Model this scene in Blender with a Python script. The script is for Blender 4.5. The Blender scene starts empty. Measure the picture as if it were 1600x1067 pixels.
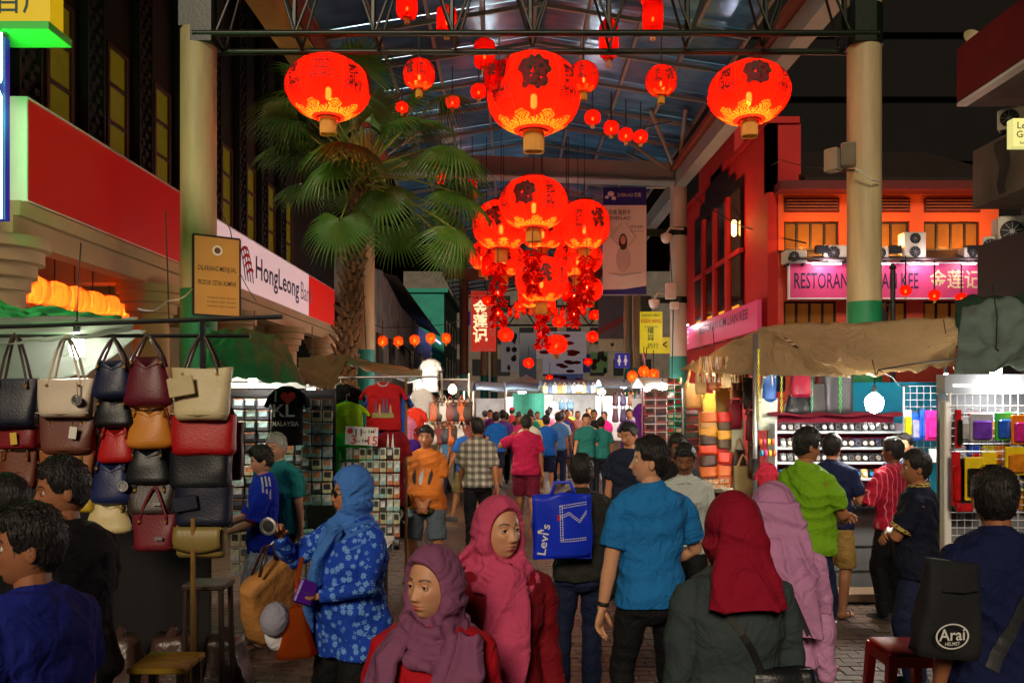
import bpy, bmesh, math, random
import numpy as np
from mathutils import Vector, Matrix, noise
from mathutils.bvhtree import BVHTree
R = math.radians
random.seed(7)
SC = bpy.context.scene
COL = SC.collection
# ---------------------------------------------------------------- camera, sky, sun, exposure
cd = bpy.data.cameras.new('camera'); cam = bpy.data.objects.new('camera', cd); COL.objects.link(cam)
cam.location = (0, 0, 2.0); cam.rotation_euler = (R(90), 0, 0)
cd.sensor_width = 36; cd.lens = 29.25; cd.shift_y = 0.0553; cd.clip_end = 900; cd.clip_start = .05
SC.camera = cam
wd = bpy.data.worlds.new('World'); SC.world = wd; wd.use_nodes = True
_nt = wd.node_tree; _bg = _nt.nodes['Background']
_sky = _nt.nodes.new('ShaderNodeTexSky'); _sky.sky_type = 'NISHITA'; _sky.sun_disc = False
SUN_EL, SUN_RZ = 27, 10            # faint high light from behind the viewer's left shoulder
_sky.sun_elevation = R(-4); _sky.sun_rotation = R(180 + SUN_RZ)
_nt.links.new(_sky.outputs[0], _bg.inputs[0]); _bg.inputs[1].default_value = 0.10
sl = bpy.data.lights.new('sun', 'SUN'); sl.energy = SUN_E = 1.0; sl.angle = R(14); sl.color = (1, .82, .60)
sun = bpy.data.objects.new('sun', sl); COL.objects.link(sun)
sun.rotation_euler = (R(90 - SUN_EL), 0, R(-SUN_RZ))
vs = SC.view_settings; vs.view_transform = 'Standard'; vs.look = 'None'; vs.exposure = 1.0; vs.gamma = 1; vs.use_curve_mapping = False
SC.render.engine = 'CYCLES'
cy = SC.cycles; cy.use_denoising = True; cy.max_bounces = 6; cy.diffuse_bounces = 3; cy.glossy_bounces = 3
cy.transmission_bounces = 5; cy.transparent_max_bounces = 8; cy.sample_clamp_indirect = 4; cy.caustics_reflective = False; cy.caustics_refractive = False
try: cy.use_light_tree = True
except Exception: pass
# ---------------------------------------------------------------- helpers
F = 1300.0
def P(px, py, Y): return Vector(((px - 800) * Y / F, Y, 2 - (py - 622) * Y / F))
def lin(c): c = c / 255.0; return c / 12.92 if c <= .04045 else ((c + .055) / 1.055) ** 2.4
def C(r, g, b): return (lin(r), lin(g), lin(b))
_mats = {}
def mat(name, col, rough=.6, metal=0, var=.15, vs=5, bump=0, bs=60, emit=None, es=0, spec=.4, stretch=None, sheen=0, trans=0):
    if name in _mats: return _mats[name]
    m = bpy.data.materials.new(name); _mats[name] = m; m.use_nodes = True
    nt = m.node_tree; b = nt.nodes['Principled BSDF']
    b.inputs['Roughness'].default_value = rough; b.inputs['Metallic'].default_value = metal
    b.inputs['Specular IOR Level'].default_value = spec
    if sheen: b.inputs['Sheen Weight'].default_value = sheen
    b.inputs['Base Color'].default_value = (*col, 1)
    if var or bump:
        tc = nt.nodes.new('ShaderNodeTexCoord'); mp = nt.nodes.new('ShaderNodeMapping')
        nt.links.new(tc.outputs['Object'], mp.inputs[0])
        if stretch: mp.inputs['Scale'].default_value = stretch
    if var:
        n = nt.nodes.new('ShaderNodeTexNoise'); n.inputs['Scale'].default_value = vs; n.inputs['Detail'].default_value = 4
        nt.links.new(mp.outputs[0], n.inputs['Vector'])
        mx = nt.nodes.new('ShaderNodeMix'); mx.data_type = 'RGBA'
        mx.inputs[6].default_value = (*[max(0, c * (1 - 1.6 * var)) for c in col], 1)
        mx.inputs[7].default_value = (*[min(1, c * (1 + 1.6 * var)) for c in col], 1)
        nt.links.new(n.outputs[0], mx.inputs[0]); nt.links.new(mx.outputs[2], b.inputs['Base Color'])
    if bump:
        n2 = nt.nodes.new('ShaderNodeTexNoise'); n2.inputs['Scale'].default_value = bs; n2.inputs['Detail'].default_value = 3
        nt.links.new(mp.outputs[0], n2.inputs['Vector'])
        bp = nt.nodes.new('ShaderNodeBump'); bp.inputs['Strength'].default_value = bump; bp.inputs['Distance'].default_value = .02
        nt.links.new(n2.outputs[0], bp.inputs['Height']); nt.links.new(bp.outputs[0], b.inputs['Normal'])
    if emit is not None:
        b.inputs['Emission Color'].default_value = (*emit, 1); b.inputs['Emission Strength'].default_value = es
    return m
def nodes_of(m): return m.node_tree, m.node_tree.nodes['Principled BSDF']
def glow(name, col, s):
    return mat(name, (0, 0, 0), .5, var=0, emit=col, es=s)
def Rz(a): return Matrix.Rotation(R(a), 4, 'Z')
def Rx(a): return Matrix.Rotation(R(a), 4, 'X')
def Ry(a): return Matrix.Rotation(R(a), 4, 'Y')
def Tr(*v):
    return Matrix.Translation(Vector(v[0]) if len(v) == 1 else Vector(v))
def Sc(x, y, z): return Matrix.Diagonal((x, y, z, 1))
class MB:
    def __init__(s, T=None): s.v = []; s.f = []; s.m = []; s.T = T
    def add(s, vs, fs, mi=0, T=None):
        o = len(s.v)
        if T is not None: vs = [T @ Vector(p) for p in vs]
        if s.T is not None: vs = [s.T @ Vector(p) for p in vs]
        s.v += [tuple(p) for p in vs]; s.f += [tuple(i + o for i in f) for f in fs]; s.m += [mi] * len(fs)
        return s
    def box(s, c, d, mi=0, T=None, tap=1.0):
        x, y, z = [k / 2 for k in d]; X, Y, Z = c
        vs = [(X - x, Y - y, Z - z), (X + x, Y - y, Z - z), (X + x, Y + y, Z - z), (X - x, Y + y, Z - z),
              (X - x * tap, Y - y * tap, Z + z), (X + x * tap, Y - y * tap, Z + z), (X + x * tap, Y + y * tap, Z + z), (X - x * tap, Y + y * tap, Z + z)]
        return s.add(vs, [(3, 2, 1, 0), (4, 5, 6, 7), (0, 1, 5, 4), (1, 2, 6, 5), (2, 3, 7, 6), (3, 0, 4, 7)], mi, T)
    def span(s, a, b, mi=0, T=None):
        return s.box([(a[i] + b[i]) / 2 for i in range(3)], [abs(a[i] - b[i]) for i in range(3)], mi, T)
    def cbox(s, c, d, ch=.006, mi=0, T=None):        # chamfered box
        x, y, z = [k / 2 for k in d]; ch = min(ch, x * .6, y * .6, z * .6)
        rings = []
        for zz, q in ((-z, ch), (-z + ch, 0), (z - ch, 0), (z, ch)):
            xx, yy = x - q, y - q; k = ch if q == 0 else ch
            rings.append([(c[0] + a, c[1] + b_, c[2] + zz) for a, b_ in ((-xx + k, -yy), (xx - k, -yy), (xx, -yy + k), (xx, yy - k), (xx - k, yy), (-xx + k, yy), (-xx, yy - k), (-xx, -yy + k))])
        return s.loft(rings, mi, T)
    def loft(s, rings, mi=0, T=None, cap=True, closed=True):
        n = len(rings[0]); vs = [p for r in rings for p in r]; fs = []
        for i in range(len(rings) - 1):
            for j in range(n if closed else n - 1):
                k = (j + 1) % n
                fs.append((i * n + j, i * n + k, (i + 1) * n + k, (i + 1) * n + j))
        if cap: fs.append(tuple(range(n - 1, -1, -1))); fs.append(tuple((len(rings) - 1) * n + j for j in range(n)))
        return s.add(vs, fs, mi, T)
    def tube(s, pts, r, n=8, mi=0, T=None, flat=None, cap=True):
        pts = [Vector(p) for p in pts]; L = len(pts)
        if not hasattr(r, '__len__'): r = [r] * L
        rings = []; u = None
        for i, p in enumerate(pts):
            d = (pts[min(i + 1, L - 1)] - pts[max(i - 1, 0)])
            if d.length < 1e-9: d = Vector((0, 0, 1))
            d.normalize()
            if u is None:
                u = d.cross(Vector((0, 0, 1)) if abs(d.z) < .9 else Vector((0, 1, 0)))
                u.normalize()
            else:
                u = u - d * u.dot(d)
                if u.length < 1e-6: u = d.orthogonal()
                u.normalize()
            w = d.cross(u); fl = 1 if flat is None else flat
            rings.append([p + (u * math.cos(a) + w * math.sin(a) * fl) * r[i] for a in [2 * math.pi * k / n for k in range(n)]])
        return s.loft(rings, mi, T, cap)
    def cap(s, a, b, ra, rb=None, n=8, mi=0, T=None, hs=3):   # capsule with round ends
        a, b = Vector(a), Vector(b); rb = ra if rb is None else rb
        d = (b - a); d = d.normalized() if d.length > 1e-9 else Vector((0, 0, 1))
        pts = []; rr = []
        for k in range(hs):
            t = math.pi / 2 * (k + .15) / hs; pts.append(a - d * ra * math.cos(t)); rr.append(ra * math.sin(t))
        pts += [a, b]; rr += [ra, rb]
        for k in range(hs - 1, -1, -1):
            t = math.pi / 2 * (k + .15) / hs; pts.append(b + d * rb * math.cos(t)); rr.append(rb * math.sin(t))
        return s.tube(pts, rr, n, mi, T)
    def lathe(s, prof, n=16, mi=0, T=None, cap=True):
        return s.loft([[(r * math.cos(2 * math.pi * k / n), r * math.sin(2 * math.pi * k / n), z) for k in range(n)] for r, z in prof], mi, T, cap)
    def ell(s, c, rad, nu=12, nv=8, mi=0, T=None):
        rings = []
        for i in range(nv + 1):
            t = math.pi * (i + (.12 if i == 0 else -.12 if i == nv else 0)) / nv
            rings.append([(c[0] + rad[0] * math.sin(t) * math.cos(2 * math.pi * k / nu), c[1] + rad[1] * math.sin(t) * math.sin(2 * math.pi * k / nu), c[2] - rad[2] * math.cos(t)) for k in range(nu)])
        return s.loft(rings, mi, T)
    def sheet(s, fn, nu, nv, th=.004, mi=0, T=None):  # thin cloth with two sides
        a = [[Vector(fn(i / nu, j / nv)) for j in range(nv + 1)] for i in range(nu + 1)]
        vs = []; N = (nu + 1) * (nv + 1)
        for i in range(nu + 1):
            for j in range(nv + 1): vs.append(a[i][j])
        ns = []
        for i in range(nu + 1):
            for j in range(nv + 1):
                du = a[min(i + 1, nu)][j] - a[max(i - 1, 0)][j]; dv = a[i][min(j + 1, nv)] - a[i][max(j - 1, 0)]
                q = du.cross(dv); ns.append(q.normalized() if q.length > 1e-12 else Vector((0, 0, 1)))
        vs += [vs[k] - ns[k] * th for k in range(N)]
        fs = []; W = nv + 1
        for i in range(nu):
            for j in range(nv):
                q = (i * W + j, (i + 1) * W + j, (i + 1) * W + j + 1, i * W + j + 1)
                fs.append(q); fs.append(tuple(k + N for k in reversed(q)))
        for i in range(nu):
            for j in (0, nv):
                a0, a1 = i * W + j, (i + 1) * W + j; fs.append((a0, a1, a1 + N, a0 + N) if j else (a1, a0, a0 + N, a1 + N))
        for j in range(nv):
            for i in (0, nu):
                a0, a1 = i * W + j, i * W + j + 1; fs.append((a1, a0, a0 + N, a1 + N) if i else (a0, a1, a1 + N, a0 + N))
        return s.add(vs, fs, mi, T)
    def poly(s, pts, th=.01, mi=0, T=None):            # extruded outline in the XZ plane, front at -Y
        n = len(pts); vs = [(x, 0, z) for x, z in pts] + [(x, th, z) for x, z in pts]
        fs = [tuple(range(n)), tuple(range(2 * n - 1, n - 1, -1))] + [(i, i + n, (i + 1) % n + n, (i + 1) % n) for i in range(n)]
        return s.add(vs, fs, mi, T)
    def text(s, body, size, T, mi=0, off=0.0, w=None, align='CENTER'):
        vs, fs, ww = textmesh(body, off, align); s.chunks = getattr(s, 'chunks', []) + [(len(s.v), len(s.v) + len(vs), len(s.f), len(s.f) + len(fs))]
        sx = size if w is None else w / ww
        return s.add(vs, fs, mi, T @ Rx(90) @ Sc(sx, size, size))
    def mesh(s, name):
        me = bpy.data.meshes.new(name); me.from_pydata(s.v, [], s.f); return me
    def build(s, name, mats, parent=None, smooth=False, T=None, fix=True, auto=None):
        ch = getattr(s, 'chunks', [])
        if len(ch) > 1 or (ch and ch[0][1] - ch[0][0] < len(s.v)):     # each line of writing is a part of its own
            used = set(); r = None
            for v0, v1, f0, f1 in ch:
                q = MB(); q.v = s.v[v0:v1]; q.f = [tuple(i - v0 for i in f) for f in s.f[f0:f1]]; q.m = s.m[f0:f1]; used.update(range(f0, f1)); r = q.build(name, mats, parent, smooth, T, False)
            rest_ = [k for k in range(len(s.f)) if k not in used]
            if rest_:
                ids = sorted({i for k in rest_ for i in s.f[k]}); mp = {i: j for j, i in enumerate(ids)}; q = MB(); q.v = [s.v[i] for i in ids]; q.f = [tuple(mp[i] for i in s.f[k]) for k in rest_]; q.m = [s.m[k] for k in rest_]; r = q.build(name.replace('lettering', 'printed_mark'), mats, parent, smooth, T, False)
            return r
        me = s.mesh(name)
        if not isinstance(mats, (list, tuple)): mats = [mats]
        for m in mats: me.materials.append(m)
        if len(mats) > 1: me.polygons.foreach_set('material_index', s.m)
        if fix:
            bm = bmesh.new(); bm.from_mesh(me); bmesh.ops.recalc_face_normals(bm, faces=bm.faces); bm.to_mesh(me); bm.free()
        if smooth: me.polygons.foreach_set('use_smooth', [True] * len(me.polygons))
        if auto is not None:
            me.polygons.foreach_set('use_smooth', [True] * len(me.polygons)); me.set_sharp_from_angle(angle=R(auto))
        return link(name, me, parent, T)
def link(name, me, parent=None, T=None):
    o = bpy.data.objects.new(name, me); COL.objects.link(o)
    if parent is not None: o.parent = parent
    if T is not None: o.matrix_local = T
    return o
_tx = {}
def textmesh(body, off=0.0, align='CENTER'):
    k = (body, off, align)
    if k not in _tx:
        cu = bpy.data.curves.new('t', 'FONT'); cu.body = body; cu.size = 1; cu.align_x = align; cu.align_y = 'CENTER'; cu.offset = off; cu.resolution_u = 2
        o = bpy.data.objects.new('t', cu); me = o.to_mesh()
        vs = [tuple(v.co) for v in me.vertices]; fs = [tuple(p.vertices) for p in me.polygons]
        o.to_mesh_clear(); bpy.data.objects.remove(o); bpy.data.curves.remove(cu)
        xs = [v[0] for v in vs] or [0, 1]
        _tx[k] = (vs, fs, max(1e-3, max(xs) - min(xs)))
    return _tx[k]
def tag(o, label=None, cat=None, group=None, kind=None):
    if label: o['label'] = label
    if cat: o['category'] = cat
    if group: o['group'] = group
    if kind: o['kind'] = kind
    return o
def thing(name, label, cat, loc=(0, 0, 0), rz=0, group=None):
    o = bpy.data.objects.new(name, None); COL.objects.link(o); o.empty_display_size = .1
    o.location = loc; o.rotation_euler = (0, 0, R(rz))
    return tag(o, label, cat, group)
def dup(o, parent=None, **kw):
    c = o.copy(); COL.objects.link(c); c.parent = parent
    for ch in o.children: dup(ch, c)
    for k, v in kw.items(): c[k] = v
    return c
def lamp(parent, loc, power, col, size=.05, name='lamp_light', spot=None, rot=None):
    l = bpy.data.lights.new(name, 'SPOT' if spot else 'POINT'); l.energy = power; l.color = col; l.shadow_soft_size = size
    if spot: l.spot_size = R(spot); l.spot_blend = .6
    o = bpy.data.objects.new(name, l); COL.objects.link(o); o.parent = parent; o.location = loc
    if rot is not None: o.rotation_euler = rot
    return o
_rs = [None]
def remesh(mb, voxel, it=4, fac=.5):
    if _rs[0] is None: _rs[0] = bpy.data.scenes.new('work')
    s2 = _rs[0]; me = mb.mesh('w')
    bm = bmesh.new(); bm.from_mesh(me); bmesh.ops.recalc_face_normals(bm, faces=bm.faces); bm.to_mesh(me); bm.free()
    o = bpy.data.objects.new('w', me); s2.collection.objects.link(o)
    m = o.modifiers.new('r', 'REMESH'); m.mode = 'VOXEL'; m.voxel_size = voxel
    if it: q = o.modifiers.new('s', 'SMOOTH'); q.factor = fac; q.iterations = it
    vl = s2.view_layers[0]; vl.update(); dg = vl.depsgraph
    r = bpy.data.meshes.new_from_object(o.evaluated_get(dg))
    bpy.data.objects.remove(o); bpy.data.meshes.remove(me)
    r.polygons.foreach_set('use_smooth', [True] * len(r.polygons))
    return r
def coords(me):
    a = np.empty(len(me.vertices) * 3, dtype=np.float32); me.vertices.foreach_get('co', a); return a.reshape(-1, 3)
def normals(me):
    a = np.empty(len(me.vertices) * 3, dtype=np.float32); me.vertices.foreach_get('normal', a); return a.reshape(-1, 3)
def setco(me, a): me.vertices.foreach_set('co', a.astype(np.float32).ravel()); me.update()
def folds(me, amp=.005, k=28, seed=0, dirn=(0, 0, 1), mix=.5):
    """soft cloth creases pressed into the surface"""
    a = coords(me); n = normals(me); x, y, z = a.T; s = seed * 1.7
    w = 1.2 * np.sin(5 * x + 3.1 * z + s) + 1.0 * np.sin(7 * z - 4 * y + 2 * s) + .6 * np.sin(11 * x + 9 * y + s)
    t = (a * np.array(dirn)).sum(1)
    f1 = np.sin(k * t + 2.2 * w + s); f2 = np.sin(k * .7 * (x + .6 * z) + 1.7 * w + 3 * s) ; f3 = np.sin(k * 1.9 * (z - .5 * x + .4 * y) - 2.1 * w)
    f = (1 - mix) * (1 - np.abs(f1)) + mix * (.6 * f2 + .4 * f3)
    setco(me, a + n * (amp * f)[:, None]); return me
# ================================================================ setting
def cloth(name, col, rough=.85, var=.10, wr=.45, **kw):
    if name in _mats: return _mats[name]
    m = mat(name, col, rough, var=var, vs=4, bump=wr, bs=10, spec=.2, **kw)
    for n in m.node_tree.nodes:
        if n.type == 'TEX_NOISE' and abs(n.inputs['Scale'].default_value - 10) < .1: n.inputs['Distortion'].default_value = 1.4; n.inputs['Detail'].default_value = 2
        if n.type == 'BUMP': n.inputs['Distance'].default_value = .05
    return m
def objrand(m, lo=.6, hi=1.35):
    nt, b = nodes_of(m); i = nt.nodes.new('ShaderNodeObjectInfo'); mr = nt.nodes.new('ShaderNodeMapRange'); mr.inputs[3].default_value = lo; mr.inputs[4].default_value = hi
    nt.links.new(i.outputs['Random'], mr.inputs[0]); src = b.inputs['Base Color'].links[0].from_socket if b.inputs['Base Color'].links else None
    vm = nt.nodes.new('ShaderNodeVectorMath'); vm.operation = 'SCALE'
    if src: nt.links.new(src, vm.inputs[0])
    else: vm.inputs[0].default_value = b.inputs['Base Color'].default_value[:3]
    nt.links.new(mr.outputs[0], vm.inputs['Scale']); nt.links.new(vm.outputs[0], b.inputs['Base Color']); return m
GREEN = mat('green_steel', C(13, 26, 10), .4, var=.25, vs=3, bump=.1, bs=30)
CREAM = mat('cream_paint', C(168, 150, 112), .55, var=.42, vs=3.0, bump=.2, bs=25, stretch=(1.6, 1.6, .22))
WHITE = mat('white_paint', (.72, .70, .66), .5, var=.08)
STEEL = mat('steel', (.45, .45, .46), .35, .9, var=.15, vs=20)
DARKM = mat('dark_metal', (.02, .02, .022), .45, .4, var=.2)
BLACK = mat('black_paint', (.012, .012, .012), .6, var=.1)
GREYC = mat('grey_concrete', C(120, 112, 104), .85, var=.3, vs=1.3, bump=.3, bs=22)
WOOD = mat('wood', C(120, 82, 48), .6, var=.35, vs=14, stretch=(1, 1, .12), bump=.25, bs=40)
BAMB = mat('bamboo', C(140, 105, 55), .5, var=.3, vs=10)
# ---- ground
pav = objrand(mat('paver', C(92, 74, 62), .55, var=.35, vs=7, bump=.35, bs=45, spec=.5), .55, 1.4)
gm = mat('street', C(70, 58, 52), .55, var=.35, vs=.9, bump=.35, bs=9, spec=.5)
nt, b = nodes_of(gm)
br = nt.nodes.new('ShaderNodeTexBrick'); br.inputs['Scale'].default_value = 1; br.inputs['Brick Width'].default_value = .2; br.inputs['Row Height'].default_value = .1; br.inputs['Mortar Size'].default_value = .006
tc = nt.nodes.new('ShaderNodeTexCoord'); nt.links.new(tc.outputs['Object'], br.inputs['Vector'])
br.inputs['Color1'].default_value = (1, 1, 1, 1); br.inputs['Color2'].default_value = (.6, .58, .55, 1); br.inputs['Mortar'].default_value = (.25, .24, .23, 1)
src = b.inputs['Base Color'].links[0].from_socket; mx = nt.nodes.new('ShaderNodeMix'); mx.data_type = 'RGBA'; mx.blend_type = 'MULTIPLY'; mx.inputs[0].default_value = 1
nt.links.new(src, mx.inputs[6]); nt.links.new(br.outputs[0], mx.inputs[7]); nt.links.new(mx.outputs[2], b.inputs['Base Color'])
ground = tag(MB().add([(-60, -12, 0), (60, -12, 0), (60, 130, 0), (-60, 130, 0)], [(0, 1, 2, 3)]).build('ground', gm), kind='structure')
pm = MB().cbox((0, 0, .007), (.192, .092, .014), .004).mesh('paver'); pm.materials.append(pav)
rest = MB(); cand = []
for r in range(58):
    y = 5.72 + r * .1
    for c in range(-25, 27):
        x = c * .2 + (.1 if r % 2 else 0)
        cand.append((abs(x) * .35 + y, x, y))
cand.sort()
for i, (q, x, y) in enumerate(cand):
    dz = random.uniform(-.003, .002)
    if i < 300:
        o = link('paver', pm, ground); o.location = (x, y, dz); o.rotation_euler = (random.uniform(-.012, .012), random.uniform(-.012, .012), random.uniform(-.01, .01))
    else: rest.box((x, y, .005 + dz), (.193, .093, .014))
tag(rest.build('paver_field', pav, ground), kind='stuff')
# ---- litter on the paving
for (px, py, Y) in ((1065, 720, 9.5), (150, 0, 0), (985, 1010, 0), (1300, 975, 0), (1050, 1000, 0), (380, 1050, 0)):
    if not Y: Y = 2 * F / (py - 622) if py > 640 else 0
    if Y <= 0: continue
    q = P(px, py, Y); tag(MB().sheet(lambda a, b: (.09 * a, .05 * b + .01 * math.sin(a * 5), .012 * math.sin(3 * a + 2 * b) + .012), 4, 3, .001).build('paper_scrap', WHITE, T=Tr(q.x, q.y, .02) @ Rz(px)), 'crumpled white paper scrap lying on the dark paving', 'litter', 'paper scraps on the paving')
# ---------------------------------------------------------------- pillars and truss
def pillar(X, Y, r, top, band, bcol, label, paint=CREAM, base=0):
    t = thing('pillar', label, 'pillar', (X, Y, 0), 0, None)
    MB().lathe([(r, band), (r, top)], 32).build('shaft', paint, t, auto=40)
    MB().lathe([(r + .006, base), (r + .006, band + .002)], 32).build('painted_base', bcol, t, auto=40)
    return t
TEAL = mat('teal_paint', C(30, 128, 118), .5, var=.2, vs=2); GRNP = mat('green_paint', C(22, 112, 70), .5, var=.2, vs=2)
p = pillar(-4.52, 12, .25, 7.28, 3.56, GRNP, 'cream street pillar with green base beside the bank sign')
MB().box((0, 0, 8.2), (.42, .42, 1.84)).box((.27, 0, 8.2), (.05, .08, 1.84)).build('head_post', GREEN, p)
p = pillar(5.08, 12, .235, 9.2, 3.38, GRNP, 'cream street pillar with green base carrying a pair of loudspeakers')
MB().lathe([(.25, 7.05), (.25, 7.62)], 24).build('collar', GREEN, p, auto=40)
p = pillar(-4.38, 25, .25, 9.4, 3.45, TEAL, 'cream pillar with teal base behind the palm trunk')
p = pillar(5.2, 26, .26, 9.0, 3.3, TEAL, 'pale pillar with teal base holding the tall woman banner', mat('pale_paint', C(190, 182, 168), .55, var=.2, vs=1.5))
MB().lathe([(.275, 7.05), (.275, 7.3)], 24).box((-.8, 0, 7.17), (1.3, .05, .22)).lathe([(.275, 4.95), (.275, 5.15)], 24).box((-.6, 0, 5.05), (.9, .05, .18)).build('band', GREEN, p)
for px, Y, w, top, lab in ((725, 42, .30, 400, 'brown steel post beside the red vertical restaurant sign'), (757, 44, .28, 470, 'white post under the red vertical restaurant sign'), (772, 47, .25, 470, 'slim cream post beside the white post'),
                           (981, 34, .22, 440, 'slim white post above the toilet sign'), (996, 33, .24, 440, 'cream post beside the yellow medicine shop sign')):
    q = P(px, top, Y); pillar(q.x, Y, w * .75, q.z, 3.2, TEAL, lab, {725: mat('brown_paint', C(110, 76, 56), .6, var=.2)}.get(px, CREAM))
t = thing('roof_truss', 'dark green steel truss spanning between the two front pillars', 'truss', (-4.5, 12, 7.1))
L = 9.6
for yy, zz, r in ((-.22, .06, .046), (.22, -.02, .046), (0, 1.75, .055)):
    MB().tube([(-.02, yy, zz), (L + .1, yy, zz)], r, 10).build('chord', GREEN, t, auto=50)
n = 8
for i in range(n):
    x0, x1 = .3 + i * (L - .6) / n, .3 + (i + 1) * (L - .6) / n
    for yy in (-.22, .22):
        MB().tube([(x0, yy, .05), ((x0 + x1) / 2, 0, 1.75)], .021, 6).build('diagonal', GREEN, t, auto=50)
        MB().tube([(x1, yy, .05), ((x0 + x1) / 2, 0, 1.75)], .021, 6).build('diagonal', GREEN, t, auto=50)
    MB().tube([(x0, -.22, .05), (x0, .22, 0)], .025, 6).build('tie', GREEN, t, auto=50)
    MB().tube([(x1 - .04, 0, 1.75), (x1 - .04, -.1, .06)], .04, 6).build('upright', GREEN, t, auto=50)
MB().box((.1, 0, .75), (.3, .5, 1.6)).build('end_plate', GREEN, t)
MB().box((L - .1, 0, .75), (.3, .5, 1.6)).build('end_plate', GREEN, t)
# ---------------------------------------------------------------- street roof
t = thing('street_roof', 'glazed steel roof over the market street with cream beams', 'roof', (0, 26, 9))
RB = mat('roof_beam', C(140, 148, 140), .5, var=.15, vs=1); RY = mat('yellow_beam', C(190, 160, 70), .55, var=.2, vs=1); RBR = mat('rust_beam', C(130, 62, 40), .6, var=.2)
T0 = Tr(0, -26, -9)
def rp(name, m, f, auto=None): b_ = MB(T0); f(b_); return b_.build(name, m, t, auto=auto)
def beam(a, c, w, h, b_):
    a, c = Vector(a), Vector(c); d = (c - a).normalized(); u = d.cross(Vector((0, 0, 1))).normalized(); v = u.cross(d)
    b_.loft([[q + u * (sx * w / 2) + v * (sz * h / 2) for sx, sz in ((-1, -1), (1, -1), (1, 1), (-1, 1))] for q in (a, c)])
rp('cross_beam', RB, lambda b_: (beam((-4.4, 26, 9.35), (5.2, 26, 9.0), .3, .62, b_), beam((-4.4, 25.9, 9.02), (5.2, 25.9, 8.67), .62, .06, b_)))
rp('edge_beam', RB, lambda b_: beam((5.2, 25.8, 8.75), (5.2, 13, 8.55), .35, .42, b_)); rp('gutter', RBR, lambda b_: beam((5.0, 25.8, 9.1), (5.0, 13, 8.95), .2, .16, b_))
rp('edge_beam', RY, lambda b_: beam((-4.1, 25.8, 8.9), (-4.1, 13, 8.6), .4, .42, b_)); rp('gutter', RBR, lambda b_: beam((-3.8, 25.8, 9.2), (-3.8, 13, 8.95), .2, .16, b_))
rp('cross_beam', RBR, lambda b_: beam((-3.2, 40, 8.0), (6.3, 40, 7.8), .4, .5, b_))
rp('edge_beam', RB, lambda b_: beam((5.2, 26.3, 8.6), (4.2, 40, 7.2), .35, .5, b_))
rp('ridge_beam', RB, lambda b_: beam((.6, 12, 11.25), (.6, 62, 10.3), .18, .3, b_))
def zr(x, y): return 10.9 - .16 * abs(x - .6) - .012 * (y - 12)
xs = [-4.2 + 1.18 * i for i in range(9)]; ys = [12.6 + 1.9 * i for i in range(27)]
for x in xs: rp('rafter', RB, lambda b_, x=x: beam((x, 12.4, zr(x, 12.4) - .08), (x, 62, zr(x, 62) - .08), .07, .1, b_))
for y in ys: rp('purlin', RB, lambda b_, y=y: (beam((-4.2, y, zr(-4.2, y) - .17), (.6, y, zr(.6, y) - .17), .06, .09, b_), beam((.6, y, zr(.6, y) - .17), (5.2, y, zr(5.2, y) - .17), .06, .09, b_)))
glass = objrand(mat('roof_glass', C(84, 146, 190), .16, 0.25, var=.5, vs=1.1, bump=.35, bs=1.6, spec=.8, stretch=(1, 3, 1)), .45, 1.5)
for i in range(8):
    for j in range(26):
        x0, x1, y0, y1 = xs[i] + .03, xs[i + 1] - .03, ys[j] + .02, ys[j + 1] - .02
        b_ = MB(T0); b_.add([(x, y, zr(x, y) + dz) for dz in (0, .02) for x, y in ((x0, y0), (x1, y0), (x1, y1), (x0, y1))], [(3, 2, 1, 0), (4, 5, 6, 7), (0, 1, 5, 4), (1, 2, 6, 5), (2, 3, 7, 6), (3, 0, 4, 7)])
        b_.build('roof_panel', glass, t)
for bx, by, bz in ((5.2, 26, 8.9), (-4.38, 25, 8.9)):
    for dx, dy in ((-1.3, -2.5), (-.4, -3), (.3, -3), (-1.4, 1.5), (-2.2, -.5)):
        if bx < 0: dx = -dx
        rp('strut', RB, lambda b_: b_.tube([(bx, by, bz), (bx + dx, by + dy, zr(bx + dx, by + dy) - .1)], .06, 8), 50)
# far green truss
t2 = thing('far_truss', 'slim green truss far down the street behind the lantern garlands', 'truss', (-1, 48, 6.2))
for z in (0, 1.1): MB().tube([(0, 0, z), (7, 0, z)], .06, 6).build('chord', GREEN, t2)
for i in range(9): MB().tube([(i * .78, 0, 0 if i % 2 else 1.1), (i * .78 + .78, 0, 1.1 if i % 2 else 0)], .04, 6).build('diagonal', GREEN, t2)
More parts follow.
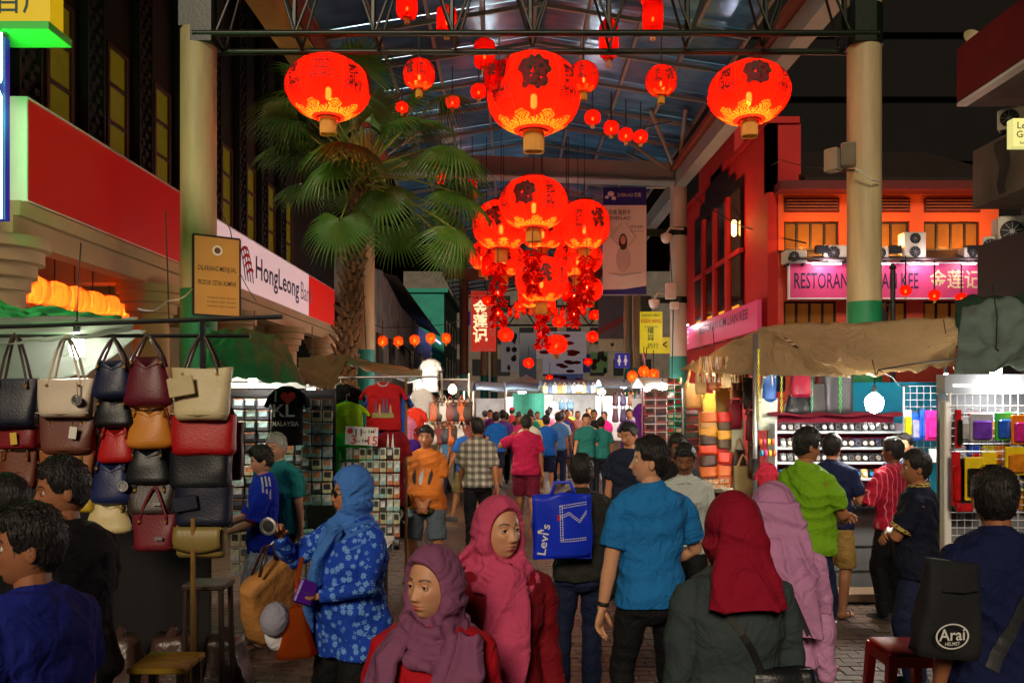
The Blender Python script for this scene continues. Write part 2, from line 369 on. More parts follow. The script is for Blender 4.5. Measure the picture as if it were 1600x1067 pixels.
# ---------------------------------------------------------------- bank building on the left
t = thing('bank_building', 'dark bank building with tall yellow windows above a cream arcade', 'building', (-6.2, 16, 0))
T0 = Tr(6.2, -16, 0)
DKW = mat('dark_wall', C(18, 15, 11), .8, var=.3, vs=1.5, bump=.2, bs=12); FRM = mat('window_frame_brown', C(72, 42, 26), .5, var=.1)
YGL = mat('yellow_pane', C(84, 76, 18), .25, var=.25, vs=3, emit=C(190, 160, 26), es=.05); LAT = mat('lattice', C(34, 29, 24), .85, var=.3, vs=5)
def bp(name, m, f, par=None, auto=None): b_ = MB(T0); f(b_); return b_.build(name, m, par or t, auto=auto)
bp('wall', DKW, lambda b_: b_.span((-9.4, 7, 5.3), (-6.2, 29, 16)))
for i in range(9):
    y = 11.3 + 1.65 * i
    if i == 8: continue
    w = bp('window', FRM, lambda b_: (b_.span((-6.2, y - .34, 5.6), (-6.12, y + .34, 5.66)), b_.span((-6.2, y - .34, 7.36), (-6.12, y + .34, 7.42)), b_.span((-6.2, y - .34, 5.66), (-6.12, y - .27, 7.36)), b_.span((-6.2, y + .27, 5.66), (-6.12, y + .34, 7.36)), b_.span((-6.2, y - .27, 6.2), (-6.13, y + .27, 6.26)), b_.span((-6.2, y - .27, 6.78), (-6.13, y + .27, 6.84))))
    for z0, z1 in ((5.66, 6.2), (6.26, 6.78), (6.84, 7.36)): bp('pane', YGL, lambda b_: b_.span((-6.198, y - .27, z0), (-6.16, y + .27, z1)), w)
    def latt(b_):
        b_.span((-6.2, y - 1.05, 5.35), (-6.13, y - .62, 12))
        for r in range(44):
            for c in range(2):
                b_.box((-6.1, y - .945 + c * .22 + (.05 if r % 2 else -.05), 5.45 + r * .15), (.08, .11, .08))
        b_.span((-6.15, y - 1.09, 5.35), (-6.04, y - 1.05, 12)); b_.span((-6.15, y - .62, 5.35), (-6.04, y - .58, 12))
    bp('lattice_pilaster', LAT, latt)
ORC = mat('arcade_paint', C(168, 142, 104), .7, var=.12, vs=1.5)
bp('ledge', ORC, lambda b_: (b_.span((-5.75, 9.0, 3.98), (-5.32, 29, 4.14)), b_.span((-5.68, 9.0, 3.72), (-5.40, 29, 3.98))))
bp('arcade_ceiling', ORC, lambda b_: (b_.span((-9.4, 7.5, 4.2), (-5.7, 29, 4.3)), [b_.span((-9.4, y, 3.75), (-5.7, y + .35, 4.2)) for y in (8.8, 12.62, 16.42, 20.22)]))
bp('arcade_wall', ORC, lambda b_: b_.span((-9.5, 7.5, 0), (-9.3, 29, 4.2)))
bp('upper_back', DKW, lambda b_: b_.span((-9.3, 28.6, 0), (-5.45, 29, 5.3)))
for y in (9.0, 12.8, 16.6, 20.4, 24.2):
    c = bp('column', ORC, lambda b_: b_.lathe([(.28, 0), (.26, 3.15)], 28, T=Tr(-5.55, y, 0)), auto=40)
    bp('capital', ORC, lambda b_: b_.lathe([(.27, 3.15), (.31, 3.16), (.31, 3.28), (.37, 3.30), (.37, 3.43), (.44, 3.45), (.44, 3.58), (.5, 3.6), (.5, 3.72)], 28, T=Tr(-5.55, y, 0)), c, auto=30)
# sign boxes on its fascia
REDP = mat('red_sign_face', C(120, 4, 6), .45, var=.05, vs=2, emit=C(190, 2, 4), es=.16); ALU = mat('aluminium', (.62, .62, .62), .3, .3, var=.05)
s_ = thing('fascia_sign', 'long plain red fascia sign box with a pale green lit end', 'sign', (-5.4, 12, 4.2))
MB().span((-.22, -2.73, 0), (0, 2.75, 1.13)).build('sign_face', REDP, s_); MB().span((-.5, -2.76, -.01), (.01, -2.731, 1.15)).build('end_cap', mat('end_cap_white', (.75, .78, .75), .4, var=.05), s_)
MB().box((.006, 0, 1.14), (.03, 5.5, .02)).box((.006, 0, -.01), (.03, 5.5, .02)).build('trim', ALU, s_)
for i in range(6): MB().box((.004, 2.02 + i * .13, .56), (.01, .035, 1.1)).build('stripe', WHITE, s_)
s_ = thing('bank_sign', 'white bank fascia sign with blue lettering and a red crossed emblem', 'sign', (-5.4, 20, 4.18))
WSF = mat('white_sign_face', C(190, 165, 165), .4, var=.06, emit=C(240, 205, 205), es=.26); RSF = mat('red_sign_tail', C(200, 20, 15), .4, var=.05, emit=C(220, 20, 12), es=.2)
MB().span((-.2, -5.05, 0), (0, 2.1, 1.08)).build('sign_face', WSF, s_); MB().span((-.2, 2.102, 0), (.002, 5.3, 1.08)).build('sign_tail', RSF, s_)
MB().box((.004, .1, 1.09), (.03, 10.4, .02)).box((.004, .1, -.01), (.03, 10.4, .02)).build('trim', ALU, s_)
TS = Tr(.012, 0, .55) @ Rz(90)
MB().text('HongLeong', .66, TS @ Tr(-.75, 0, .0), off=.012, w=3.55).build('lettering', mat('sign_blue', C(20, 22, 78), .5, var=0), s_)
MB().text('Bank', .66, TS @ Tr(1.82, 0, .0), off=0, w=1.2).build('lettering', mat('sign_grey', C(150, 120, 135), .5, var=0), s_)
eb = MB()
for i in range(4):
    eb.sheet(lambda a, b, i=i: (-3.55 + i * .17 + .36 * a + .05 * b, -.003, .80 - .65 * a + .07 * math.sin(a * 3.1)), 8, 1, .004, 0, TS @ Tr(0, 0, -.5))
eb.build('emblem_blue_stroke', mat('sign_blue', (0, 0, 0)), s_)
eb = MB()
for i in range(4):
    eb.sheet(lambda a, b, i=i: (-3.05 + .12 * i - .55 * a * .8, -.006, .66 - .13 * i - .12 * a + .07 * b + .06 * math.sin(a * 3)), 8, 1, .004, 0, TS @ Tr(0, 0, -.4))
eb.build('emblem_red_stroke', mat('sign_red', C(190, 10, 30), .5, var=0), s_)
# yellow sign and neon frame at the left edge
s_ = thing('hanging_sign', 'yellow sign board with teal characters and a green underside', 'sign', P(10, 45, 8.5))
YSN = mat('yellow_sign', C(190, 160, 20), .4, var=.06, emit=C(205, 170, 12), es=.32)
MB().box((0, .12, .28), (.9, .25, .5)).build('sign_face', YSN, s_); MB().box((0, .1, -.02), (1.0, .45, .08)).build('under_tray', mat('green_tray', C(60, 190, 80), .4, var=.05), s_)
MB().text('发百广', .30, Tr(.02, -.01, .27), off=.008, w=.85).build('lettering', mat('teal_letter', C(10, 80, 90), .5, var=0), s_)
s_ = thing('neon_sign', 'blue neon sign framed by a white and green tube', 'neon sign', P(-14, 200, 8.4))
MB().box((0, .06, 0), (.26, .08, 1.85)).build('panel', mat('neon_back', C(10, 20, 80), .4, var=.1, emit=C(10, 20, 160), es=.25), s_)
MB().tube([(.11, -.02, -.92), (.115, -.02, .3), (.09, -.02, .36)], .012, 8).tube([(.10, -.02, .45), (.115, -.02, .5), (.115, -.02, .95)], .012, 8).build('neon_tube', glow('neon_green', (.35, 1, .45), 7), s_)
lamp(s_, (.22, -.15, .1), 42, (.08, 1, .16), .12, 'neon_light')
# arcade lanterns come with the lantern builder
# ---------------------------------------------------------------- warning board on the left pillar
s_ = thing('warning_board', 'brown warning board with black Malay lettering and round crest', 'sign', P(339, 432, 11.7), 38)
MB().box((0, 0, 0), (.62, .03, 1.08)).build('board', mat('brown_board', C(200, 138, 66), .6, var=.1, vs=3), s_)
MB().box((0, .008, .555), (.66, .03, .03)).box((0, .008, -.555), (.66, .03, .03)).box((-.325, .008, 0), (.03, .03, 1.1)).box((.325, .008, 0), (.03, .03, 1.1)).build('rim', BLACK, s_)
w_ = MB()
for i, (tx, z) in enumerate((('DILARANG MENJUAL', .10), ('PRODUK CETAK ROMPAK', -.10))): w_.text(tx, .10, Tr(0, -.018, z), off=.004, w=.54)
for z in (-.30, -.36, -.42): w_.text('tindakan akan diambil', .04, Tr(.06, -.018, z), w=.4)
w_.build('lettering', mat('black_letter', (.02, .015, .01), .6, var=0), s_)
MB().lathe([(.07, 0), (.07, .004)], 20, T=Tr(0, -.017, .36) @ Rx(90)).build('crest', WHITE, s_); MB().lathe([(.05, 0), (.03, .004)], 6, T=Tr(0, -.022, .36) @ Rx(90)).build('crest_mark', mat('crest_brown', C(110, 60, 30), .6), s_)
# ---------------------------------------------------------------- old plaster shophouse and teal house beyond the bank
t = thing('old_shophouse', 'peeling white plaster shophouse with a brown shutter and balconies', 'building', (-5.6, 38, 0)); T0 = Tr(5.6, -38, 0)
PLA = mat('peeling_plaster', C(176, 168, 158), .9, var=.55, vs=1.4, bump=.5, bs=5)
def gable(b_): b_.loft([[(x, y, z) for y, z in ((29.2, 0), (29.2, 7.6), (33, 7.2), (36, 7.5), (42, 6.6), (50, 6.3), (58, 6.2), (58, 0))] for x in (-9, -5.6)])
bp('wall', PLA, gable)
bp('side_wall', PLA, lambda b_: b_.span((-9, 29.0, 0), (-4.9, 29.25, 6.9)))
sh = bp('shutter', mat('dark_shutter', C(56, 34, 30), .7), lambda b_: b_.add([(-5.58, 40, 5.0), (-5.58, 43.5, 4.6), (-4.9, 43.3, 3.9), (-4.9, 40.4, 4.2)], [(0, 1, 2, 3)]))
for y in (35, 38.5, 46, 51):
    w = bp('window', FRM, lambda b_: b_.span((-5.6, y - .7, 3.2), (-5.52, y + .7, 4.7)))
    for dy in (-.34, .34): bp('pane', mat('dark_pane', C(40, 40, 42), .2, var=.2), lambda b_: b_.span((-5.52, y + dy - .3, 3.3), (-5.505, y + dy + .3, 4.6)), w)
bl = bp('balcony', WHITE, lambda b_: (b_.span((-5.6, 44, 3.0), (-4.7, 57, 3.12)), b_.span((-4.78, 44, 4.0), (-4.7, 57, 4.06)), [b_.span((-4.77, 44 + i * .4, 3.1), (-4.71, 44.06 + i * .4, 4.0)) for i in range(33)]))
bp('roof', mat('grey_roof', C(70, 62, 56), .8, var=.3, vs=3), lambda b_: b_.loft([[(-9, y, 8.4), (-5.0, y, z), (-5.0, y, z - .12), (-9, y, 8.2)] for y, z in ((36.2, 7.3), (58, 6.4))]))
bp('blue_light_strip', glow('blue_strip', (.25, .3, 1), 2.2), lambda b_: b_.span((-5.0, 50, 5.75), (-4.95, 58, 5.85)))
t = thing('teal_house', 'teal green painted house beyond the old plaster shophouse', 'building', (-5, 66, 0)); T0 = Tr(5, -66, 0)
TLW = mat('teal_wall', C(40, 150, 130), .7, var=.2, vs=1.5)
bp('wall', TLW, lambda b_: b_.span((-9, 60, 0), (-4.9, 74, 9.6)))
for z in (3.4, 6.2):
    for y in (62, 65, 68, 71): bp('window', mat('dark_pane', (0, 0, 0)), lambda b_: b_.span((-4.9, y - .7, z), (-4.86, y + .7, z + 1.6)))
bp('cornice', TLW, lambda b_: b_.span((-9, 59.8, 9.6), (-4.6, 74.2, 9.9)))
# far end of the street
t = thing('far_building', 'grey building closing the far end of the street', 'building', (0, 92, 0)); T0 = Tr(0, -92, 0)
bp('wall', GREYC, lambda b_: b_.span((-12, 92, 0), (22, 98, 16)))
for i in range(9):
    for z in (4.5, 8, 11.5): bp('window', mat('dark_pane', (0, 0, 0)), lambda b_: b_.span((-7 + i * 2.6, 91.9, z), (-5.4 + i * 2.6, 92, z + 1.8)))
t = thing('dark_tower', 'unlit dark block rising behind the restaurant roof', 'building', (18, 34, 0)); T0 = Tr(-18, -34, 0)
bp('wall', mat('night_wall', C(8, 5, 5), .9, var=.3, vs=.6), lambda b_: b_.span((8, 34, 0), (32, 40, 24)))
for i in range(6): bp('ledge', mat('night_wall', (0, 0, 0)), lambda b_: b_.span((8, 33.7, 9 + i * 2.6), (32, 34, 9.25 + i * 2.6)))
# ---------------------------------------------------------------- restaurant on the right
t = thing('restaurant_building', 'orange and red corner restaurant with stepped red window bay', 'building', (8, 20, 0)); T0 = Tr(-8, -20, 0)
ORG = mat('orange_wall', C(214, 84, 34), .7, var=.12, vs=1.2); RDW = mat('red_wall', C(176, 24, 18), .7, var=.15, vs=1.2, bump=.1, bs=8); DKR = mat('dark_red', C(92, 20, 18), .6, var=.1); DKP = mat('bay_dark', C(34, 14, 14), .4, var=.2)
def wallholes(b_, x0, x1, z0, z1, holes, y0, y1):   # wall facing -Y built round its openings
    xs = sorted({x0, x1, *[h[0] for h in holes], *[h[1] for h in holes]}); zs = sorted({z0, z1, *[h[2] for h in holes], *[h[3] for h in holes]})
    for i in range(len(xs) - 1):
        for j in range(len(zs) - 1):
            cx, cz = (xs[i] + xs[i + 1]) / 2, (zs[j] + zs[j + 1]) / 2
            if not any(h[0] < cx < h[1] and h[2] < cz < h[3] for h in holes): b_.span((xs[i], y0, zs[j]), (xs[i + 1], y1, zs[j + 1]))
wins = [(6.54, 7.86, 5.55, 6.25), (8.7, 9.56, 5.55, 6.25), (9.9, 11.25, 5.55, 6.25)]
low = [(6.54, 7.8, 3.2, 4.33), (8.6, 9.5, 3.2, 4.33), (9.9, 11.2, 3.2, 4.33)]
bp('front_wall', ORG, lambda b_: wallholes(b_, 6.4, 11.7, 4.9, 6.95, wins, 20, 20.25)); bp('lower_wall', mat('salmon_wall', C(205, 78, 60), .7, var=.1), lambda b_: wallholes(b_, 6.4, 11.7, 0, 4.9, low, 20.02, 20.25))
bp('side_wall', RDW, lambda b_: b_.span((6.15, 20.02, 0), (6.4, 30.3, 8.6))); bp('parapet', RDW, lambda b_: (b_.span((6.1, 19.95, 8.6), (6.9, 30.3, 8.75)), b_.span((6.15, 20.02, 6.95), (6.95, 20.3, 8.6)), b_.span((6.15, 23, 8.75), (6.4, 27.4, 9.7))))
bp('rear_wall', DKR, lambda b_: b_.span((6.4, 26.5, 0), (13, 26.7, 8.2)))
AMB = mat('amber_room', C(150, 90, 40), .6, var=.3, vs=2, emit=C(230, 120, 30), es=.11); IRON = mat('window_iron', C(40, 26, 20), .5, var=.1)
bp('room_wall', AMB, lambda b_: (b_.span((6.5, 20.9, 5.3), (11.6, 21, 6.6)), b_.span((6.5, 20.9, 3.0), (11.6, 21, 4.5))))
for (x0, x1, z0, z1) in wins + low:
    nn = 4 if x1 - x0 > 1 else 2
    def fr_(b_):
        for k in range(nn + 1): xx = x0 + (x1 - x0) * k / nn; b_.span((xx - .025 + (.025 if k == 0 else -.025 if k == nn else 0), 20.05, z0), (xx + .025 + (.025 if k == 0 else -.025 if k == nn else 0), 20.12, z1))
        b_.span((x0 + .05, 20.06, z1 - .05), (x1 - .05, 20.11, z1)); b_.span((x0 + .05, 20.06, z0), (x1 - .05, 20.11, z0 + .05))
    w = bp('window', IRON, fr_)
    for k in range(nn): xx = x0 + (x1 - x0) * k / nn; bp('pane', mat('amber_glass', C(120, 80, 40), .15, var=.2, emit=C(200, 110, 30), es=.05), lambda b_: b_.span((xx + .03, 20.08, z0 + .05), (xx + (x1 - x0) / nn - .03, 20.09, z1 - .05)), w)
    if z0 < 4: bp('railing', WHITE, lambda b_: [b_.span((x0, 19.94, z0 + .08 + .09 * q), (x1, 19.97, z0 + .11 + .09 * q)) for q in range(6)], w)
    else:
        g_ = bp('vent_grille', DKR, lambda b_: (b_.span((x0, 19.98, 6.46), (x1, 20.0, 6.8))))
        for q in range(4): bp('slat', mat('slat_brown', C(120, 56, 30), .6), lambda b_: b_.span((x0 + .04, 19.94, 6.50 + q * .075), (x1 - .04, 19.985, 6.535 + q * .075)), g_)
for (px, z) in ((1297 - 19, 5.75), (1490, 5.72), (1278, 3.95)):
    q = P(px, 0, 20.6); o = bp('room_lamp', glow('room_lamp', (1, .45, .10), 9), lambda b_: b_.cap((q.x, 20.5, z), (q.x, 20.5, z + .14), .05)); 
bp('eave', DKR, lambda b_: b_.span((6.3, 19.5, 6.9), (11.9, 20.3, 7.1)))
bp('roof', mat('roof_tile', C(32, 18, 12), .8, var=.3, vs=3, bump=.6, bs=9), lambda b_: b_.loft([[(6.9, y, z), (11.9, y, z), (11.9, y, z + .1), (6.9, y, z + .1)] for y, z in ((19.6, 7.1), (24, 9.0))]))
bp('awning', mat('awning_dark', C(46, 34, 32), .7, var=.2), lambda b_: b_.loft([[(6.4, y, z), (11.4, y, z), (11.4, y, z + .05), (6.4, y, z + .05)] for y, z in ((19.2, 5.18), (20, 5.5))]))
# stepped bay of tall windows on the street side
bay = bp('window_bay', DKP, lambda b_: b_.add([(6.1, y, z) for y, z in ((22, 3.6), (27.8, 3.6), (27.8, 7.9), (27.0, 7.9), (27.0, 8.2), (26.3, 8.2), (26.3, 8.5), (25.6, 8.5), (25.6, 8.8), (24.2, 8.8), (24.2, 8.5), (23.5, 8.5), (23.5, 8.2), (22.8, 8.2), (22.8, 7.9), (22, 7.9))], [tuple(range(16))]))
for y in (23.3, 24.75, 26.2): bp('mullion', RDW, lambda b_: b_.span((5.98, y - .13, 3.6), (6.12, y + .13, 7.6)), bay)
for y in (22.55, 24.02, 25.45, 27.0):
    bp('pane', mat('bay_glass', C(30, 20, 18), .12, var=.3), lambda b_: b_.span((6.05, y - .5, 4.6), (6.09, y + .5, 7.6)), bay); bp('lit_pane', mat('bay_lit', C(140, 90, 40), .2, var=.2, emit=C(240, 150, 40), es=.5), lambda b_: b_.span((6.04, y - .3, 3.65), (6.08, y + .3, 4.5)), bay)
    bp('transom', RDW, lambda b_: b_.span((6.0, y - .6, 5.85), (6.11, y + .6, 5.97)), bay)
q = (5.98, 22.5, 6.6); bp('wall_lamp', glow('wall_lamp', (1, .5, .12), 7), lambda b_: b_.cap((5.95, 22.3, 6.4), (5.95, 22.3, 6.7), .07))
lamp(t, (5.3 - 8, 22.0 - 20, 6.5), 22, (1, .45, .12), .2)
# flood lamps along the awning wash the wall
for x in (7.2, 8.9, 10.7):
    bp('flood_lamp', DKM if False else DARKM, lambda b_: b_.box((x, 19.35, 5.45), (.28, .14, .18), T=None))
    lamp(t, (x - 8, 19.42 - 20, 5.6), 34, (1, .42, .10), .12, 'flood_light')
# restaurant signs
PNK = mat('pink_sign', C(200, 66, 112), .4, var=.08, emit=C(226, 70, 110), es=.06); NVY = mat('navy_letter', C(28, 18, 60), .5, var=0); CRM = mat('cream_letter', C(236, 214, 160), .5, var=0)
TUBE = glow('tube_white', (1, .86, 1), 7)
s_ = thing('restaurant_sign', 'long pink restaurant sign with navy lettering under white tube lamps', 'sign', (8.76, 19.5, 4.74))
MB().box((0, 0, 0), (4.54, .12, .80)).build('sign_face', PNK, s_)
MB().box((0, -.03, .415), (4.6, .1, .03)).box((0, -.03, -.415), (4.6, .1, .03)).box((-2.285, -.03, 0), (.03, .1, .8)).box((2.285, -.03, 0), (.03, .1, .8)).build('rim', WHITE, s_)
MB().text('RESTORAN KIM LIAN KEE', .52, Tr(-.72, -.066, -.02), off=.006, w=2.9).build('lettering', NVY, s_); MB().text('金莲记', .46, Tr(1.6, -.066, 0), off=.012, w=1.2).build('lettering', CRM, s_)
for px0, px1 in ((1264, 1308), (1372, 1384), (1414, 1458), (1494, 1516)):
    a, b2 = (px0 - 800) * 19.5 / F - 8.76, (px1 - 800) * 19.5 / F - 8.76
    MB().tube([(a, -.22, .37), (b2, -.22, .37)], .022, 8).build('tube_lamp', TUBE, s_); lamp(s_, ((a + b2) / 2, -.42, .40), 11 * (b2 - a) / .66, (1, .80, .95), .1, 'tube_light')
    MB().box(((a + b2) / 2, -.12, .40), (.03, .2, .03)).build('bracket', DARKM, s_)
s_ = thing('street_sign_board', 'pink restaurant sign on the red side wall with a white glare', 'sign', (6.0, 25, 4.05))
MB().span((-.1, -5, -.42), (0, 5.2, .32)).build('sign_face', PNK, s_)
TS = Tr(-.11, 0, 0) @ Rz(-90)
MB().text('RESTORAN KIM LIAN KEE', .36, TS @ Tr(1.5, 0, .05), off=.006, w=5.4).build('lettering', NVY, s_); MB().text('金莲记', .5, TS @ Tr(-3.5, 0, -.05), off=.012, w=1.6).build('lettering', WHITE, s_)
lamp(s_, (-.35, 2.6, .35), 14, (1, .85, .9), .08); MB().tube([(-.28, 2, .33), (-.28, 3.2, .33)], .02, 6).build('tube_lamp', TUBE, s_)
# air conditioners
def aircon(q, w, h, rz, label, fans=1, grp=None):
    a = thing('air_conditioner', label, 'air conditioner', q, rz, grp); cm = mat('aircon_white', C(186, 176, 160), .5, var=.15, vs=4)
    MB().cbox((0, .16, h / 2), (w, .32, h), .02).build('case', cm, a)
    for i in range(fans):
        z = h * (i + .5) / fans; rr = min(w * .36, h / fans * .40); cx = -w * .1 if fans == 1 else 0
        MB().lathe([(rr, 0), (rr, .012), (rr * .93, .02), (rr * .93, 0)], 20, T=Tr(cx, -.004, z) @ Rx(90)).build('fan_ring', DARKM, a)
        MB().lathe([(rr * .9, 0), (rr * .9, .004)], 20, T=Tr(cx, -.003, z) @ Rx(90)).build('fan_recess', BLACK, a)
        f = MB()
        for k in range(9): f.box((0, 0, rr * .5), (.006, .006, rr * .8), T=Tr(cx, -.022, z) @ Ry(40 * k))
        f.lathe([(rr * .22, 0), (rr * .2, .012)], 10, T=Tr(cx, -.012, z) @ Rx(90)); f.build('fan_grille', STEEL, a)
    MB().box((-w * .35, .16, -.03), (.04, .3, .06)).box((w * .35, .16, -.03), (.04, .3, .06)).build('bracket', DARKM, a)
    return a
aircon(P(1244, 411, 19.3), .5, .3, 0, 'small air conditioner under the orange wall window by the red tower')
aircon(P(1306, 407, 19.3), .56, .36, 0, 'air conditioner with a wide fan beside the cream pillar'); aircon(P(1379, 405, 19.3), .3, .3, 0, 'air conditioner half hidden behind the cream pillar')
aircon(P(1430, 404, 19.3), .52, .62, 0, 'tall double fan air conditioner above the pink restaurant sign', 2); aircon(P(1523, 404, 19.3), .48, .26, 0, 'low air conditioner at the far end of the pink restaurant sign')
# ---------------------------------------------------------------- grey corner block on the far right
t = thing('grey_block', 'grey concrete block with a stained balcony and red roof fascia', 'building', (8, 12, 0)); T0 = Tr(-8, -12, 0)
STC = mat('stained_concrete', C(92, 82, 72), .9, var=.5, vs=2.2, bump=.4, bs=14, stretch=(1, 1, .18)); RFA = mat('red_fascia', C(104, 14, 12), .6, var=.25, vs=2)
bp('wall', STC, lambda b_: (b_.span((7.9, 8, 0), (12, 12.9, 5.0)), b_.span((7.9, 12.2, 5.0), (8.2, 12.9, 6.65)), b_.span((9, 8, 5), (12, 12, 9))))
bp('balcony', STC, lambda b_: (b_.span((7.2, 8, 4.95), (7.38, 13.0, 5.85)), b_.span((7.38, 8, 4.95), (9, 13.0, 5.08)), b_.span((7.38, 12.85, 5.08), (8.2, 13.0, 5.85))))
bp('roof_fascia', RFA, lambda b_: (b_.span((6.95, 8, 6.62), (7.1, 13.0, 7.45)))); bp('roof_slab', STC, lambda b_: b_.span((7.1, 8, 6.55), (10, 13.0, 6.75)))
bp('gutter', WHITE, lambda b_: b_.span((6.95, 8, 6.55), (7.1, 13.0, 6.6))); bp('window', mat('dark_pane', (0, 0, 0)), lambda b_: b_.span((8.98, 9, 5.2), (9.0, 12, 6.5)))
bp('lower_panel', mat('brown_panel', C(36, 27, 24), .7, var=.2), lambda b_: b_.span((7.05, 8, 2.6), (7.2, 12.6, 4.3))); bp('window', mat('dark_pane', (0, 0, 0)), lambda b_: b_.span((7.88, 9, 4.3), (7.9, 12.5, 4.9)))
b_ = MB(T0); b_.text('ES', .5, Tr(6.94, 10.9, 7.05) @ Rz(-90), off=.01); b_.build('lettering', mat('faded_letter', C(120, 70, 40), .7), t)
b_ = MB(T0); b_.text('MAR', .2, Tr(7.86, 12.0, 4.72) @ Rz(-90), off=.006, w=.7); b_.build('lettering', WHITE, t)
for i, y in enumerate((12.2, 11.5)): bp('stain', mat('soot', C(46, 40, 34), .9, var=.4), lambda b_: b_.sheet(lambda a, c: (7.197, y + (.1 + .12 * c) * math.sin(a * 2 - 1) + .05 * math.sin(9 * c), 5.0 + .8 * c), 3, 8, .002))
s_ = thing('small_lit_sign', 'small pale green lit sign with black lettering on the concrete balcony', 'sign', P(1606, 206, 11.2)); MB().box((0, .1, 0), (.36, .14, .38)).build('sign_face', mat('pale_lit', C(190, 190, 120), .4, var=.05, emit=C(215, 210, 130), es=.5), s_)
MB().text('Le', .13, Tr(-.07, .026, .09), off=.006).text('Gu', .13, Tr(-.06, .026, -.03), off=.006).text('kaunter', .06, Tr(0, .026, -.14), off=.003).build('lettering', mat('black_letter', (0, 0, 0)), s_)
aircon(P(1550, 397, 12.4), .26, .27, -30, 'small air conditioner at the corner of the brown panel'); aircon(P(1586, 386, 12.2), .44, .46, -12, 'large air conditioner mounted under the concrete balcony'); aircon(P(1582, 200, 12.1), .4, .3, -40, 'dusty air conditioner on the concrete balcony ledge')
t = thing('satellite_dish', 'small pale satellite dish on the red roof fascia', 'dish', P(1517, 73, 12.9)); MB().lathe([(.02, 0), (.08, .02), (.14, .06), (.145, .065), (.08, .03), (.01, .012)], 20, T=Tr(0, 0, .1) @ Rx(70)).build('dish', CREAM, t); MB().tube([(0, .03, 0), (0, .03, .1)], .012, 6).build('mast', DARKM, t)
# ---------------------------------------------------------------- speakers, cameras, lamp post
t = thing('loudspeaker', 'pair of grey box loudspeakers clamped to the cream pillar', 'loudspeaker', P(1322, 243, 11.7)); gb_ = mat('speaker_grey', C(128, 116, 96), .5, var=.1)
MB().cbox((.03, 0, 0), (.2, .2, .32), .015, T=Rz(-20)).build('cabinet', gb_, t); MB().cbox((-.10, .14, -.06), (.18, .2, .32), .015, T=Rz(40)).build('cabinet', gb_, t); MB().cbox((.03, -.103, 0), (.17, .01, .28), .004, T=Rz(-20)).build('grille', mat('grille', C(96, 84, 66), .7), t)
MB().tube([(.1, .1, -.1), (.0, .05, -.2), (.16, .1, -.19)], .02, 6).build('bracket', gb_, t); MB().tube([(.14, -.02, -.2), (.22, -.06, -.28), (.34, -.06, -.36), (.48, .02, -.36)], .012, 6).build('cable', mat('pale_cable', (.5, .47, .4), .6), t)
for (px, py, lab) in ((1022, 474, 'white dome security camera on an arm under the tall banner'), (1041, 372, 'small white security camera high on the pale pillar')):
    q = P(px, py, 25.5); t = thing('security_camera', lab, 'camera', q); MB().ell((0, 0, 0), (.16, .16, .17), 14, 10).build('dome', WHITE, t, smooth=True); MB().lathe([(.17, .0), (.17, .1), (.08, .14)], 14).build('hood', WHITE, t, auto=40)
    MB().tube([(0, 0, .13), (.1, 0, .3), (.55, .1, .3)], .035, 6).build('arm', WHITE, t)
t = thing('control_box', 'grey electrical boxes strapped to the pale pillar', 'electrical box', P(1048, 460, 25.6)); MB().cbox((0, 0, .1), (.32, .2, .5), .02).build('case', WHITE, t); MB().cbox((.1, -.05, -.35), (.26, .2, .22), .02).build('junction', WHITE, t)
t = thing('lamp_post', 'black lamp post with an unlit lantern head before the pink sign', 'street lamp', (5.95, 13, 0)); MB().tube([(0, 0, 0), (0, 0, 4.0)], .04, 8).lathe([(.03, 4.0), (.06, 4.03), (.02, 4.1)], 8).build('post', BLACK, t)
MB().tube([(0, 0, 3.35), (-.12, 0, 3.5), (-.17, 0, 3.4)], .015, 6).build('arm', BLACK, t); MB().lathe([(.02, 3.42), (.1, 3.32), (.095, 3.3)], 6, T=Tr(-.17, 0, 0)).lathe([(.05, 3.08), (.08, 3.3)], 6, T=Tr(-.17, 0, 0)).build('lantern_head', BLACK, t)
# ---------------------------------------------------------------- hanging signs and banners over the street
def board(name, label, px0, py0, px1, py1, Y, m, cat='sign', th=.06, grp=None):
    a, b2 = P(px0, py0, Y), P(px1, py1, Y); w, h = b2.x - a.x, a.z - b2.z
    s = thing(name, label, cat, ((a.x + b2.x) / 2, Y, (a.z + b2.z) / 2), 0, grp)
    MB().box((0, th / 2 + .002, 0), (w, th, h)).build('panel', m, s)
    return s, w, h
BLU = mat('banner_blue', C(22, 30, 120), .5, var=.05)
s_, w, h = board('hanging_banner', 'tall grey woman banner with blue bands hung from the pale pillar', 942, 293, 1010, 460, 25.2, mat('banner_grey', C(222, 220, 214), .6, var=.10, vs=1.5), 'banner')
MB().box((0, 0, h / 2 - .27), (w, .012, .54)).build('header_band', BLU, s_)
MB().poly([(-w / 2, -h / 2), (w / 2, -h / 2), (w / 2, -h / 2 + .26), (0, -h / 2 + .16), (-w / 2, -h / 2 + .14)], .012, T=Tr(0, -.006, 0)).build('footer_band', BLU, s_)
l_ = MB().text('ZHEN-AO 珍奥', .15, Tr(.14, -.012, h / 2 - .24), w=.72).ell((0, 0, 0), (.1, .006, .08), 10, 6, T=Tr(-.42, -.01, h / 2 - .2)).ell((0, 0, 0), (.07, .006, .06), 10, 6, T=Tr(-.33, -.01, h / 2 - .33)).ell((0, 0, 0), (.06, .006, .05), 10, 6, T=Tr(-.54, -.01, h / 2 - .3)); l_.build('header_lettering', WHITE, s_)
